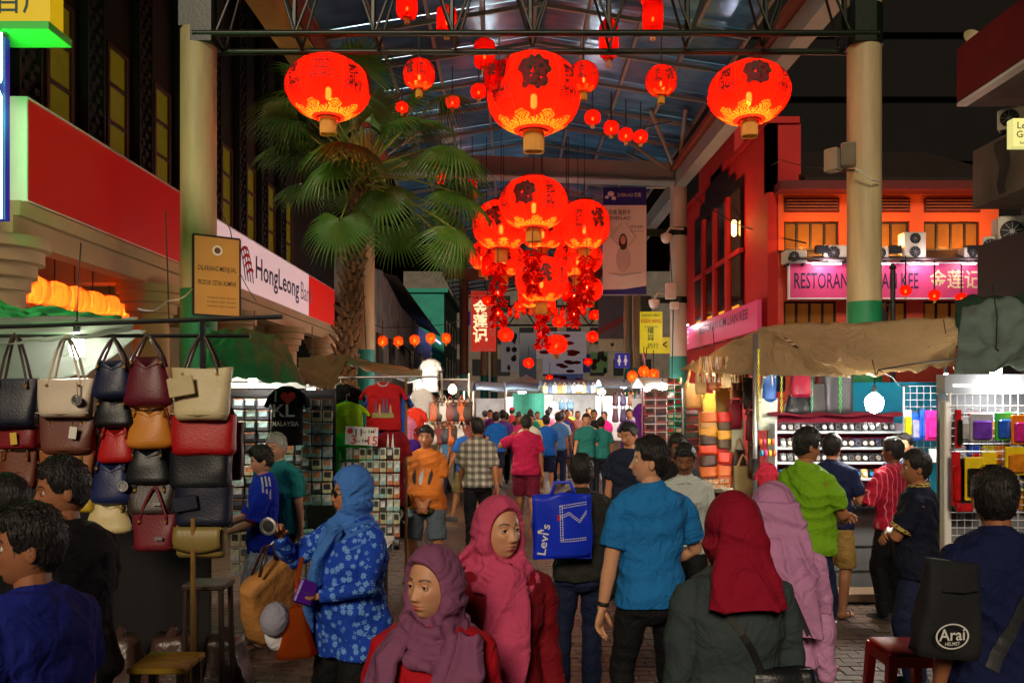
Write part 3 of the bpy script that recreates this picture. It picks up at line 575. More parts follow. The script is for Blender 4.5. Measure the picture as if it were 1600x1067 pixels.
MB().text('珍奥 脂舒平', .17, Tr(-.15, -.008, .85), off=.006, w=.66).text('ZHEN-AO', .17, Tr(-.15, -.008, .68), off=.008, w=.66).text('调节血脂', .10, Tr(.36, -.008, .42), w=.4).text('Balance Blood Lipid', .06, Tr(.36, -.008, .30), w=.4).build('lettering', mat('grey_letter', C(46, 44, 52), .6, var=0), s_)
MB().ell((0, 0, -.02), (.13, .012, .26), 12, 8, T=Tr(-.05, -.008, -.02)).build('printed_hair', mat('print_brown', C(70, 44, 34), .7), s_); MB().ell((0, 0, .02), (.085, .014, .14), 12, 8, T=Tr(-.05, -.014, 0)).build('printed_face', mat('print_skin', C(200, 170, 150), .7), s_)
pw = mat('print_white', C(196, 192, 192), .7, var=.08)
MB().tube([(-.12, 0, -.2), (-.42, 0, .12), (-.08, 0, .55)], [.06, .05, .03], 8, T=Tr(0, -.002, 0), flat=.15).tube([(.06, 0, -.2), (.34, 0, .12), (.02, 0, .55)], [.06, .05, .03], 8, T=Tr(0, -.002, 0), flat=.15).build('printed_arm', mat('print_skin', (0, 0, 0)), s_)
MB().ell((0, 0, 0), (.22, .012, .4), 12, 8, T=Tr(-.04, -.004, -.55)).tube([(-.5, 0, -.98), (-.1, 0, -1.05), (.5, 0, -.95)], [.08, .13, .08], 8, T=Tr(0, -.004, 0), flat=.15).build('printed_body', pw, s_)
MB().tube([(-w / 2, .03, h / 2), (w / 2 + .6, .03, h / 2)], .03, 6).tube([(-w / 2, .03, -h / 2), (w / 2, .03, -h / 2)], .03, 6).build('rail', STEEL, s_)
s_, w, h = board('hanging_banner', 'dark grey banner with a red diagonal print and pale foot', 935, 462, 974, 548, 31, mat('banner_dark', C(62, 64, 72), .6, var=.4, vs=1.3), 'banner')
MB().box((0, -.006, -h / 2 + .22), (w, .01, .44)).build('footer_band', mat('olive_pale', C(150, 150, 120), .6), s_); MB().sheet(lambda a, b2: (-w / 2 + w * a, -.012, -.45 + .5 * a + .25 * b2), 6, 2, .006).build('printed_stroke', mat('print_red', C(100, 24, 28), .6, var=.4, vs=9), s_)
MB().poly([(-.07, .05), (.07, .05), (.06, -.05), (0, -.1), (-.06, -.05)], .008, T=Tr(.05, -.02, -h / 2 + .24)).build('shield_mark', BLACK, s_)
s_, w, h = board('hanging_sign', 'yellow medicine shop sign with red and green lettering', 1000, 487, 1035, 552, 29, mat('yellow_board', C(205, 195, 30), .5, var=.08, emit=C(215, 205, 20), es=.12))
MB().text('KEDAI UBAT', .13, Tr(0, -.004, h / 2 - .13), off=.006, w=.66).text('Enterprise', .1, Tr(0, -.004, h / 2 - .52), off=.003, w=.45).text('權', .24, Tr(-.02, -.004, .05), off=.008).text('興', .24, Tr(-.02, -.004, -.2), off=.008).text('药行', .2, Tr(.06, -.004, -.48), off=.006).build('lettering', mat('green_letter', C(20, 80, 30), .5, var=0), s_)
MB().text('KEEN HING', .19, Tr(0, -.004, h / 2 - .33), off=.01, w=.7).build('lettering', mat('red_letter', C(190, 24, 20), .5, var=0), s_)
s_, w, h = board('arrow_sign', 'small yellow sign with a black arrow below the medicine shop sign', 1030, 527, 1047, 552, 29.3, mat('yellow_board', (0, 0, 0))); MB().poly([(-.1, .0), (.08, .12), (.08, .06), (-.02, 0), (.08, -.06), (.08, -.12)], .006, T=Tr(0, -.006, .03)).build('arrow', BLACK, s_)
s_, w, h = board('toilet_sign', 'blue toilet sign with white man and woman figures', 961, 552, 984, 575, 29, mat('toilet_blue', C(20, 30, 120), .5, var=.05, emit=C(20, 30, 140), es=.15))
for x in (-.11, .11): MB().ell((0, 0, .15), (.035, .006, .04), 10, 6, T=Tr(x, -.006, 0)).poly([(-.03, .1), (.03, .1), (.07, -.04), (.03, -.04), (.02, -.17), (-.02, -.17), (-.03, -.04), (-.07, -.04)], .006, T=Tr(x, -.006, 0)).build('figure', WHITE, s_)
s_, w, h = board('vertical_sign', 'red vertical restaurant sign with large cream Chinese characters', 736, 455, 775, 549, 41, mat('salmon_sign', C(196, 52, 40), .5, var=.05, emit=C(205, 50, 36), es=.30))
for i, ch in enumerate('金莲记'): MB().text(ch, .74, Tr(-.16, -.006, .62 - .68 * i), off=.03, w=.72).build('lettering', mat('cream_lit', C(240, 225, 170), .5, var=0, emit=C(250, 235, 180), es=.5), s_)
MB().text('RESTORAN', .17, Tr(0, -.006, h / 2 - .13), off=.01, w=1.0).text('KIM LIAN KEE', .17, Tr(0, -.006, h / 2 - .32), off=.008, w=1.05).build('lettering', NVY, s_)
for i, ch in enumerate('福建美食'): MB().text(ch, .25, Tr(.46, -.006, .18 - .27 * i), off=.012).build('lettering', WHITE, s_)
MB().text('SINCE 1927', .13, Tr(.1, -.006, -h / 2 + .1), off=.008, w=.8).build('lettering', WHITE, s_)
s_, w, h = board('round_blue_sign', 'small dark blue sign with a white ring behind the vertical sign', 723, 487, 735, 508, 43, mat('deep_blue', C(40, 20, 100), .5, emit=C(50, 30, 140), es=.2)); MB().lathe([(.18, 0), (.18, .01), (.12, .01), (.12, 0)], 14, T=Tr(0, -.01, 0) @ Rx(90)).build('ring', WHITE, s_)
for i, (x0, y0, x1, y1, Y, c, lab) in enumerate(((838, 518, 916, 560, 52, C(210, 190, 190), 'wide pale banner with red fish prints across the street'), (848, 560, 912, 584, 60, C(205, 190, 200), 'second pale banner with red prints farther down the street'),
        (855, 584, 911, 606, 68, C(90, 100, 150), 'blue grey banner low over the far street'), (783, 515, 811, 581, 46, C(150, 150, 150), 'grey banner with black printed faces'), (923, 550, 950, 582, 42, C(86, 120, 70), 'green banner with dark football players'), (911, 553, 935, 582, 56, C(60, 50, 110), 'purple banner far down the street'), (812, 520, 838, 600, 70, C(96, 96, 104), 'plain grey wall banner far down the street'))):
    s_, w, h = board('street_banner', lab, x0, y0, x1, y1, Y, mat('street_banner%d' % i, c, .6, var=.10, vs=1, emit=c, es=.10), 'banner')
    if i in (0, 1, 2):
        for k in range(7): MB().ell((0, 0, 0), (.32, .01, .12), 10, 6, T=Tr(random.uniform(-.4, .4) * w, -.012, random.uniform(-.35, .35) * h)).build('printed_spot', mat('print_redspot', C(200, 40, 50), .6), s_)
    if i in (3, 4):
        for k in range(8): MB().ell((0, 0, 0), (.12 * random.uniform(.6, 1.3), .01, .16), 8, 6, T=Tr(random.uniform(-.4, .4) * w, -.012, random.uniform(-.42, .42) * h)).build('printed_figure', mat('print_black', C(30, 28, 30), .6), s_)
t = thing('flag', 'striped red and white flag hanging limp by the cream post', 'flag', P(1005, 590, 27)); MB().tube([(0, 0, -.3), (.12, 0, 1.0)], .015, 6).build('pole', DARKM, t)
nt_m = mat('flag_cloth', C(190, 60, 60), .8, var=.2); MB().sheet(lambda a, b2: (.1 - .02 * a - .30 * b2 * (1 - a) * .5, .06 * math.sin(9 * b2 + 3 * a), .8 - .9 * a), 10, 10, .004).build('cloth', nt_m, t)
for k in range(4): MB().sheet(lambda a, b2: (.09 - .02 * a - .30 * (.25 * k + .1 + .1 * b2) * (1 - a) * .5, .06 * math.sin(9 * (.25 * k + .1 + .1 * b2) + 3 * a) - .008, .8 - .9 * a), 10, 2, .003).build('stripe', WHITE, t)
# ================================================================ lanterns
def lantern_cloth(name, col, clear, bumpy=False):
    m = bpy.data.materials.new(name); m.use_nodes = True; nt = m.node_tree; nt.nodes.remove(nt.nodes['Principled BSDF']); out = nt.nodes['Material Output']
    tr = nt.nodes.new('ShaderNodeBsdfTranslucent'); df = nt.nodes.new('ShaderNodeBsdfDiffuse'); tp = nt.nodes.new('ShaderNodeBsdfTransparent')
    tc = nt.nodes.new('ShaderNodeTexCoord'); nz = nt.nodes.new('ShaderNodeTexNoise'); nz.inputs['Scale'].default_value = 4; nt.links.new(tc.outputs['Object'], nz.inputs['Vector'])
    mx = nt.nodes.new('ShaderNodeMix'); mx.data_type = 'RGBA'; mx.inputs[6].default_value = (*[c * .66 for c in col], 1); mx.inputs[7].default_value = (*[min(1, c * 1.25) for c in col], 1); nt.links.new(nz.outputs[0], mx.inputs[0])
    if bumpy:
        n2 = nt.nodes.new('ShaderNodeTexNoise'); n2.inputs['Scale'].default_value = 5; n2.inputs['Detail'].default_value = 5; n2.inputs['Distortion'].default_value = 1.8; nt.links.new(tc.outputs['Object'], n2.inputs['Vector']); bp_ = nt.nodes.new('ShaderNodeBump'); bp_.inputs['Strength'].default_value = .8; bp_.inputs['Distance'].default_value = .08; nt.links.new(n2.outputs[0], bp_.inputs['Height']); nt.links.new(bp_.outputs[0], tr.inputs['Normal']); nt.links.new(bp_.outputs[0], df.inputs['Normal']); nz.inputs['Detail'].default_value = 6; nz.inputs['Scale'].default_value = 2.2
    nt.links.new(mx.outputs[2], tr.inputs[0]); df.inputs[0].default_value = (*[c * .75 for c in col], 1); tp.inputs[0].default_value = (1, col[1] * 1.2 + .035, col[2] + .006, 1)
    a = nt.nodes.new('ShaderNodeMixShader'); a.inputs[0].default_value = .72; nt.links.new(df.outputs[0], a.inputs[1]); nt.links.new(tr.outputs[0], a.inputs[2])
    c2 = nt.nodes.new('ShaderNodeMixShader'); c2.inputs[0].default_value = clear; nt.links.new(a.outputs[0], c2.inputs[1]); nt.links.new(tp.outputs[0], c2.inputs[2]); nt.links.new(c2.outputs[0], out.inputs[0])
    return m
LRED = lantern_cloth('lantern_red', (.86, .010, .003), .17); LSOFT = lantern_cloth('lantern_red_deep', (.84, .0075, .003), .12); LORG = lantern_cloth('lantern_orange', (.90, .10, .012), .15)
GOLD = lantern_cloth('lantern_gold', (.84, .16, .012), .12); TASS = mat('tassel', C(214, 150, 50), .6, var=.2, vs=20, stretch=(6, 6, .3)); EMB1 = mat('emblem_dark', C(60, 14, 16), .7); EMB3 = mat('emblem_olive', C(70, 44, 20), .7); EMB2 = mat('emblem_red', C(120, 12, 20), .7); LTX = mat('lantern_ink', C(60, 10, 12), .7, var=0)
LWIRE = mat('lantern_wire', C(110, 10, 8), .6); BULB = glow('lantern_bulb', (1, .72, .32), 40); LCAP = mat('lantern_cap', C(120, 20, 10), .5); PNKP = lantern_cloth('lantern_petal', (.85, .35, .40), .02)
def lshape(kind, r, h):
    if kind == 'cyl': return lambda t: (r * (1 - .55 * abs(2 * t - 1) ** 7), h * (t - .5))
    e = 2.05 if kind == 'oval' else 2.25
    def f(t):
        a = math.pi * (.09 + .82 * t); s = math.sin(a); return (r * s ** (2 / e), -h / 2 * math.copysign(abs(math.cos(a)) ** (2 / e), math.cos(a)) / math.cos(math.pi * .09) ** (2 / e))
    return f
_lm = {}
def lantern_meshes(kind, r, h, seg, gores, lod, cloth_, motif):
    key = (kind, round(r, 3), round(h, 3), gores, lod, cloth_.name, motif)
    if key in _lm: return _lm[key]
    f = lshape(kind, r, h); n = gores * (10 if lod == 0 else 6) if lod < 2 else 20; nv = 90 if lod == 0 else 44 if lod == 1 else 10; parts = []
    rings = []
    for i in range(nv + 1):
        rr, z = f(i / nv); rings.append([(rr * (1 - .018 * abs(math.cos(gores * math.pi * k / n))) * math.cos(2 * math.pi * k / n), rr * (1 - .018 * abs(math.cos(gores * math.pi * k / n))) * math.sin(2 * math.pi * k / n), z) for k in range(n)])
    me = MB().loft(rings, cap=False).mesh('shell'); me.materials.append(cloth_)
    if motif:
        me.materials.append(GOLD)
        for p_ in me.polygons:
            i, k = divmod(p_.index, n); tt = (i + .5) / nv; u = (8 * (k + .5) / n) % 1.0; d_ = abs(u - .5)
            inside = tt < .235 - .5 * d_ ** 1.5 * .7 - .012 * math.cos(9 * math.pi * u) and tt > .045
            rings_ = math.sin(math.hypot(d_ * 1.3, tt * 4 - .5) * 52)
            if inside and rings_ > -.55: p_.material_index = 1
    me.polygons.foreach_set('use_smooth', [True] * len(me.polygons)); parts.append(('shell', me))
    def onsurf(az, t, off=.006):
        rr, z = f(t); return Vector(((rr + off) * math.cos(az), (rr + off) * math.sin(az), z))
    def emit_(name, mb, ms, sm=False):
        m2 = mb.mesh(name); 
        for m in ms: m2.materials.append(m)
        if len(ms) > 1: m2.polygons.foreach_set('material_index', mb.m)
        if sm: m2.polygons.foreach_set('use_smooth', [True] * len(m2.polygons))
        parts.append((name, m2))
    r0, z0 = f(0); r1, z1 = f(1)
    emit_('top_cap', MB().lathe([(r1 * 1.04, z1 - .01), (r1 * 1.04, z1 + .03 * r / .5), (r1 * .8, z1 + .05 * r / .5)], 16), [LCAP]); emit_('bottom_ring', MB().lathe([(r0 * 1.03, z0 + .01), (r0 * 1.03, z0 - .02 * r / .5)], 16, cap=False), [LCAP])
    tl = h * (.27 if kind != 'cyl' else .2); tr_ = r0 * .62 if kind != 'cyl' else r0 * .5
    tb = MB(); q = 26 if lod < 2 else 10
    for k in range(q):
        a = 2 * math.pi * k / q; tb.box((tr_ * math.cos(a), tr_ * math.sin(a), z0 - tl / 2), (tr_ * .22, tr_ * .22, tl * (1 + .06 * math.sin(7 * k))))
    tb.lathe([(tr_ * 1.05, z0 - .01), (tr_ * 1.05, z0 - tl * .2)], 12); emit_('tassel', tb, [TASS])
    if lod < 2:
        wb = MB()
        for k in range(gores):
            a = 2 * math.pi * k / gores; wb.tube([onsurf(a, i / 12, .002) for i in range(13)], .0035 if lod == 0 else .005, 4)
        emit_('rib', wb, [LWIRE])
    emit_('bulb', MB().cap((0, 0, -.10 * h - .04 * r / .5), (0, 0, -.10 * h + .05 * r / .5), .034 * max(r, .25) / .5, n=8), [BULB], True)
    if motif:
        rnd = random.Random(3)
        for az0 in ([0, math.pi / 2 * 2] if motif == 'a' else [math.pi / 2, -math.pi / 2]):
            eb = MB()
            for k in range(90 if lod == 0 else 34):
                a = rnd.uniform(0, 6.28); d = math.sqrt(rnd.random()) * (.24 + .03 * math.sin(5 * a)); s = rnd.uniform(.028, .058)
                c = onsurf(az0 + d * math.cos(a) * 1.15, .56 + d * math.sin(a) * .62, .008 + .004 * rnd.random()); nn = Vector((math.cos(az0 + d * math.cos(a)), math.sin(az0 + d * math.cos(a)), 0))
                eb.ell((0, 0, 0), (s * r * 1.5, .006, s * r * 1.5), 7, 4, rnd.choice((0, 1, 2, 1)), Tr(c) @ nn.to_track_quat('Y', 'Z').to_matrix().to_4x4())
            emit_('flower_emblem', eb, [EMB1, EMB2, EMB3])
        # characters wrapped on the shell
        def wrap(body, az, t, size, w):
            vs_, fs_, ww = textmesh(body, .012, 'CENTER'); sc = w / ww; out = []
            for v in vs_:
                rr, _ = f(t); out.append(onsurf(az + v[0] * sc / rr, t + v[1] * size / h, .007))
            return out, fs_
        for az0 in ([math.pi / 2, -math.pi / 2] if motif == 'a' else [0, math.pi]):
            for body, t_, s_, w_ in (('LOONG', .70, .15 * r / .6, .52 * r), ('CEE', .60, .15 * r / .6, .36 * r), ('NASIHAT', .48, .12 * r / .6, .62 * r)): emit_('lettering', MB().add(*wrap(body, az0, t_, s_, w_)), [LTX])
        for k in range(4):
            az0 = math.pi / 4 + k * math.pi / 2
            for body, t_, s_, w_ in (('梁', .66, .26 * r / .6, .28 * r), ('記', .52, .26 * r / .6, .28 * r), ('吉祥如意', .40, .12 * r / .6, .5 * r)): emit_('lettering', MB().add(*wrap(body, az0, t_, s_, w_)), [LTX])
    _lm[key] = parts; return parts
LP = 150.0
def lantern(label, px, py, Y, wpx, hpx=None, kind='round', cl=None, motif='b', top=None, power=1.0, yaw=0, grp=None, tilt=0):
    q = P(px, py, Y); r = wpx * Y / F / 2; h = (hpx or wpx * .86) * Y / F
    lod = 0 if wpx > 90 else 1 if wpx > 34 else 2
    if wpx < 34: motif = None
    t = thing('lantern', label, 'lantern', q, yaw, grp); t.rotation_euler[0] = R(tilt)
    for nm, me in lantern_meshes(kind, r, h, 0, 12 if wpx > 90 else 12 if wpx > 34 else 8, lod, cl or LRED, motif): link(nm, me, t)
    ztop = (top - q.z) if top else h / 2 + .5
    MB().tube([(0, 0, h / 2 - .01), (0, 0, ztop)], .010 if lod < 2 else .012, 5).build('cord', BLACK, t)
    lamp(t, (0, 0, -.10 * h), power * LP * (r / .6) ** 2, (1, .62, .30), .045 * max(r, .2) / .5, 'bulb_light')
    return t
TZ = 7.02
lantern('big oval red lantern with English lettering hung beside the bank side pillar', 513, 138, 11.8, 131, 94, 'oval', motif='a', top=TZ, yaw=3)
lantern('big oval red lantern with a dark flower hung beside the pillar with loudspeakers', 1170, 146, 11.8, 127, 90, 'oval', motif='b', top=TZ, yaw=-4, tilt=-4)
lantern('huge round red lantern with gold clouds hung from the middle of the truss', 834, 148, 11.8, 148, 116, 'round', motif='b', top=TZ)
g1 = 'small round lanterns hung from the front truss'
for px, py, w, lab in ((655, 117, 50, 'small round red lantern hung between the palm and the huge lantern'), (780, 121, 49, 'small round red lantern overlapping the huge lantern beside the palm'), (912, 121, 47, 'small round red lantern overlapping the huge lantern on the pillar side'), (1033, 127, 49, 'small round red lantern between the huge lantern and the loudspeaker pillar')):
    lantern(lab, px, py, 11.5, w, 46, 'round', motif='b', top=TZ, yaw=random.uniform(-60, 60), grp=g1, power=1.1)
for px, py, w, hh, Y, lab in ((636, 10, 34, 40, 12.6, 'red barrel lantern above the truss beside the palm crown'), (698, 32, 33, 42, 12.7, 'red barrel lantern above the truss between two diagonals'), (757, 85, 34, 46, 13.4, 'red barrel lantern just under the truss beside the huge lantern'), (951, 62, 31, 62, 13.2, 'long red barrel lantern crossing the truss chords'), (1020, 25, 33, 54, 12.5, 'red barrel lantern above the truss toward the loudspeaker pillar')):
    lantern(lab, px, py, Y, w, hh, 'cyl', LSOFT, None, top=9.2)
for px, py, w, lab in ((748, 143, 26, 'tiny red lantern at the shoulder of the huge lantern'), (707, 159, 24, 'tiny red lantern above a palm frond'), (926, 184, 26, 'highest tiny lantern on the drooping string by the huge lantern'), (955, 200, 25, 'second highest tiny lantern on the drooping string by the huge lantern'), (978, 211, 24, 'third highest tiny lantern on the drooping string by the huge lantern'), (1001, 214, 23, 'lowest tiny lantern on the drooping string by the huge lantern'), (628, 168, 20, 'tiny red lantern peeping through the palm fronds'), (1012, 2, 20, 'tiny red lantern at the roof edge')):
    lantern(lab, px, py, 14.5, w, None, 'round', LSOFT, None, power=1.2)
t = thing('lantern_string', 'thin black wire carrying the four tiny drooping lanterns', 'cable', P(915, 165, 14.5)); o0 = P(915, 165, 14.5); MB().tube([P(x, y, 14.5) - o0 for x, y in ((912, 160), (926, 168), (955, 186), (978, 197), (1001, 200), (1050, 190))], .008, 5).build('wire', BLACK, t)
# cluster under the far roof
clu = [(834, 318, 96, 74, 20, 'round', 'top lantern of the clustered group under the cross beam'), (783, 352, 80, 70, 22, 'round', 'cluster lantern beside the palm fronds with a dark flower'), (913, 352, 72, 70, 22, 'round', 'cluster lantern beside the tall woman banner'), (848, 362, 64, 50, 24, 'round', 'middle lantern of the cluster half hidden behind the top one'),
       (787, 405, 60, 48, 23, 'round', 'lower cluster lantern above the first garland'), (903, 403, 68, 54, 23, 'round', 'lower cluster lantern above the banner side garlands'), (846, 437, 74, 66, 21, 'round', 'lowest large cluster lantern with gold petals'), (835, 462, 46, 36, 26, 'round', 'lantern tucked under the lowest large cluster lantern'), (752, 400, 34, 40, 24, 'round', 'cluster lantern nearest the brown steel post'), (925, 452, 30, 34, 27, 'round', 'cluster lantern hanging just beside the dark grey banner')]
for px, py, w, h, Y, k, lab in clu: lantern(lab, px, py, Y, w * 1.12, h * 1.06, k, LRED, 'b', yaw=random.uniform(-30, 30), top=9.0, power=1.0)
far = [(790, 523, 26, 'red lantern below the first garland beside the vertical sign'), (869, 538, 36, 'bright red lantern in front of the wide pale banner'), (926, 526, 20, 'red lantern beside the purple banner'), (826, 567, 18, 'red lantern beyond the printed faces banner'), (859, 590, 12, 'tiny distant red lantern beside the blue grey banner'), (919, 565, 14, 'tiny distant red lantern by the football banner'), (873, 502, 22, 'red lantern glowing behind the far truss')]
for px, py, w, lab in far: lantern(lab, px, py, 34, w, w * .8, 'round', LRED, None, power=1.2)
mid = [(812, 478, 20, 30, 'over the bank side of the far truss'), (905, 478, 20, 31, 'over the banner side of the far truss'), (762, 470, 18, 29, 'near the vertical sign top'), (858, 476, 22, 33, 'under the lowest cluster lantern'), (930, 492, 18, 33, 'by the dark grey banner edge'), (800, 505, 15, 38, 'over the printed faces banner'), (835, 508, 15, 40, 'above the wide pale banner'), (892, 508, 15, 40, 'above the purple banner'), (846, 556, 12, 46, 'over the second pale banner'), (888, 556, 12, 46, 'over the purple banner foot'), (775, 440, 22, 27, 'behind the first garland'), (880, 430, 24, 28, 'behind the cluster centre')]
for px, py, w, Y, lab in mid[:5]: lantern('small red lantern ' + lab, px, py, Y, w, w * .85, 'round', LRED, None, power=1.2)
for i in range(14): lantern('tiny barrel lantern in a row under the far truss', 797 + 11 * (i % 7) + (i // 7) * 60, 487 + 4 * math.sin(i * 2) + (i // 7) * 2, 46, 8, 15, 'cyl', LSOFT, None, power=1.5, grp='barrel lanterns under the far truss')
for px, py, lab in ((720, 282, 'red barrel lantern under the cross beam near the palm fronds'), (738, 296, 'small red barrel lantern beside the palm frond tips'), (888, 330, 'slim red barrel lantern between two cluster lanterns'), (760, 415, 'slim red barrel lantern before the first garland'), (885, 455, 'slim red barrel lantern beside the third garland'), (688, 272, 'red barrel lantern hidden by the fronds under the cross beam')): lantern(lab, px, py, 22, 16, 32, 'cyl', LSOFT, None, power=1.5, top=8.9)
# five small lanterns on a wire before the old shophouse, amber ones on the right, a row in the arcade
for i, (px, py) in enumerate(((598, 533), (622, 533), (648, 531), (673, 528), (697, 528))): lantern('small orange lantern on the wire before the peeling shophouse', px, py, 27, 16, 16, 'round', LORG, None, grp='orange lanterns before the shophouse', power=1.2)
t = thing('lantern_wire', 'dark wire carrying the orange lanterns before the shophouse', 'cable', P(590, 515, 27)); o0 = P(590, 515, 27); MB().tube([P(x, y, 27) - o0 for x, y in ((575, 505), (598, 512), (648, 511), (697, 507), (720, 500))], .012, 5).build('wire', BLACK, t)
for i, (px, py, lab) in enumerate(((988, 588, 'yellow lantern lowest of three beside the flag'), (1006, 580, 'yellow lantern tucked behind the flag'), (1021, 585, 'yellow lantern nearest the teal pillar base'))): lantern(lab, px, py, 22, 17, 17, 'round', LORG, None, power=2.2)
for i in range(9): q = (-6.3, 9.9 + .52 * i, 3.42); lantern('orange lantern in the long row inside the cream arcade', 800 + q[0] * F / q[1], 622 - (q[2] - 2) * F / q[1], q[1], .42 * F / q[1], .36 * F / q[1], 'round', LORG, None, grp='orange lanterns inside the arcade', power=9, top=4.15)
for px, py, lab in ((1415, 454, 'unlit dark red lantern before the pink sign lettering'), (1460, 461, 'unlit dark red lantern under the cream characters'), (1502, 466, 'unlit dark red lantern near the end of the pink sign')): lantern(lab, px, py, 14, 18, 16, 'round', LSOFT, None, power=0.02)
# firecracker garlands
FCR = lantern_cloth('garland_red', (.88, .02, .004), .05)
def garland(label, px, y0, y1, Y, w):
    a, b2 = P(px, y0, Y), P(px, y1, Y); t = thing('garland', label, 'garland', a, 0, None); L = a.z - b2.z; m = MB(); rnd = random.Random(int(px)); n = int(L / .055)
    for i in range(n):
        for k in range(7):
            an = rnd.uniform(0, 6.28); rr = w * .5 * (.75 + .35 * math.sin(i * .8)); z = -i * .055
            m.cap((0, 0, 0), (0, 0, .10), .034, .020, 6, T=Tr(.3 * rr * math.cos(an), .3 * rr * math.sin(an), z) @ Rz(math.degrees(an)) @ Ry(118 + rnd.uniform(-20, 20)) @ Tr(0, 0, rr * .3), hs=2)
    o = m.build('firecrackers', FCR, t, smooth=True); tag(o, kind='stuff'); MB().tube([(0, 0, .6), (0, 0, -L)], .012, 5).build('string', LCAP, t)
    for k in range(int(L / .5) + 1): lamp(t, (0, -.02, -.25 - .5 * k), 4.0, (1, .5, .2), .02, 'fairy_light')
garland('red firecracker garland hanging beside the vertical restaurant sign', 778, 412, 512, 21, .50); garland('red firecracker garland before the lowest large cluster lantern', 832, 392, 462, 19, .44)
garland('red firecracker garland under the lowest large cluster lantern', 847, 478, 545, 21.5, .46); garland('short red firecracker garland between the cluster and the thick garland', 897, 447, 512, 22, .40); garland('thick red firecracker garland nearest the tall woman banner', 917, 400, 480, 20, .50)
# ================================================================ palm tree
t = thing('palm_tree', 'fan palm with a shaggy brown trunk in front of the bank sign', 'palm tree', (-3.2, 15, 0))
TRK = mat('palm_trunk', C(58, 38, 24), .85, var=.4, vs=6, bump=.6, bs=18); LFB = mat('leaf_base', C(78, 52, 30), .8, var=.4, vs=9)
LEAF = mat('palm_leaf', C(70, 112, 36), .45, var=.35, vs=2.5, bump=.1, bs=40, spec=.5); LEAF2 = mat('palm_leaf_dark', C(56, 92, 34), .45, var=.35, vs=2.5); STM = mat('palm_stem', C(110, 116, 40), .5, var=.2)
def axis(u): return Vector((.04 * math.sin(3 * u) + .52 * u ** 1.4, .0, 6.15 * u))
pts = [axis(i / 20) for i in range(21)]
trunk = MB().tube(pts, [.165 - .05 * (i / 20) + .012 * math.sin(i * 2.1) for i in range(21)], 16).build('trunk', TRK, t, smooth=True)
rnd = random.Random(5); lb = MB()
for i in range(300):
    u = .18 + .82 * (i + rnd.uniform(-2, 2)) / 302; u = max(0.0, min(1, u)); c = axis(u); a = i * 2.399; r = .16 - .05 * u
    T = Tr(c + Vector((r * math.cos(a), r * math.sin(a), 0))) @ Rz(math.degrees(a)) @ Ry(28 + rnd.uniform(-18, 30)) @ Sc(1, 1, rnd.uniform(.6, 1.5))
    lb.add([(-.02, -.06, 0), (-.02, .06, 0), (.05, .035, .02), (.05, -.035, .02), (.0, -.028, .17), (.0, .028, .17), (.03, .016, .16), (.03, -.016, .16)], [(0, 1, 2, 3), (3, 2, 6, 7), (7, 6, 5, 4), (0, 3, 7, 4), (1, 5, 6, 2), (0, 4, 5, 1)], 0, T)
tag(lb.build('leaf_bases', LFB, trunk), kind='stuff')
def fan(R_, n, rn, droop):
    m = MB()
    for k in range(n):
        a = (k / (n - 1) - .5) * math.radians(250); L = R_ * (.80 + .2 * math.cos(a * .7)) * rn.uniform(.92, 1.05); w0 = math.radians(250) / n * .52; pv = []
        for j, s in enumerate((.04, .3, .55, .78, .92, 1.0)):
            rr = L * s; ww = (rr * math.tan(w0) if s < .56 else L * .55 * math.tan(w0) * max(0.03, (1 - s) / .45)); dz = -droop * (s ** 2.6) * L * (.55 + .6 * abs(a) / 2.2) - (rn.uniform(.0, .25) * L * max(0, s - .75))
            pv.append((rr, ww, dz))
        vs_ = []; fs_ = []
        for rr, ww, dz in pv:
            for q, zz in ((-1, -.25 * ww), (0, .4 * ww), (1, -.25 * ww)): vs_.append((rr * math.cos(a) - q * ww * math.sin(a), rr * math.sin(a) + q * ww * math.cos(a), dz + zz))
        for j in range(len(pv) - 1):
            for q in range(2): fs_.append((j * 3 + q, j * 3 + q + 1, j * 3 + q + 4, j * 3 + q + 3))
        m.add(vs_, fs_)
    return m
top = axis(1.0)
specs = []
for i in range(40):
    az = i * 137.5 + rnd.uniform(-14, 14); el = [70, 50, 34, 18, 0, -20][i % 6] + rnd.uniform(-8, 8)
    if math.cos(R(az)) < -.25 and el < 12: el = 14 + rnd.uniform(0, 30) if math.sin(R(az)) > .2 else 38 + rnd.uniform(0, 20)
    specs.append((az, el, rnd.uniform(1.25, 2.1), rnd.uniform(.66, .95)))
for az, el, L, Rf in specs:
    d = Vector((math.cos(R(el)) * math.cos(R(az)), math.cos(R(el)) * math.sin(R(az)), math.sin(R(el)))); s0 = top + Vector((d.x * .1, d.y * .1, rnd.uniform(-.35, .1)))
    sag = .16 * L; pp = [s0 + d * L * u + Vector((0, 0, -sag * u * u)) for u in (0, .25, .5, .75, 1)]
    fr = MB().tube(pp, [.024, .02, .017, .014, .011], 6).build('petiole', STM, t, smooth=True)
    tip = (pp[-1] - pp[-2]).normalized(); T = Tr(pp[-1]) @ tip.to_track_quat('X', 'Z').to_matrix().to_4x4() @ Ry(rnd.uniform(8, 30)) @ Rx(rnd.uniform(-25, 25))
    fan(Rf, 38, rnd, rnd.uniform(.4, .95)).build('frond', LEAF if rnd.random() < .7 else LEAF2, fr, T=None, fix=False).matrix_local = T
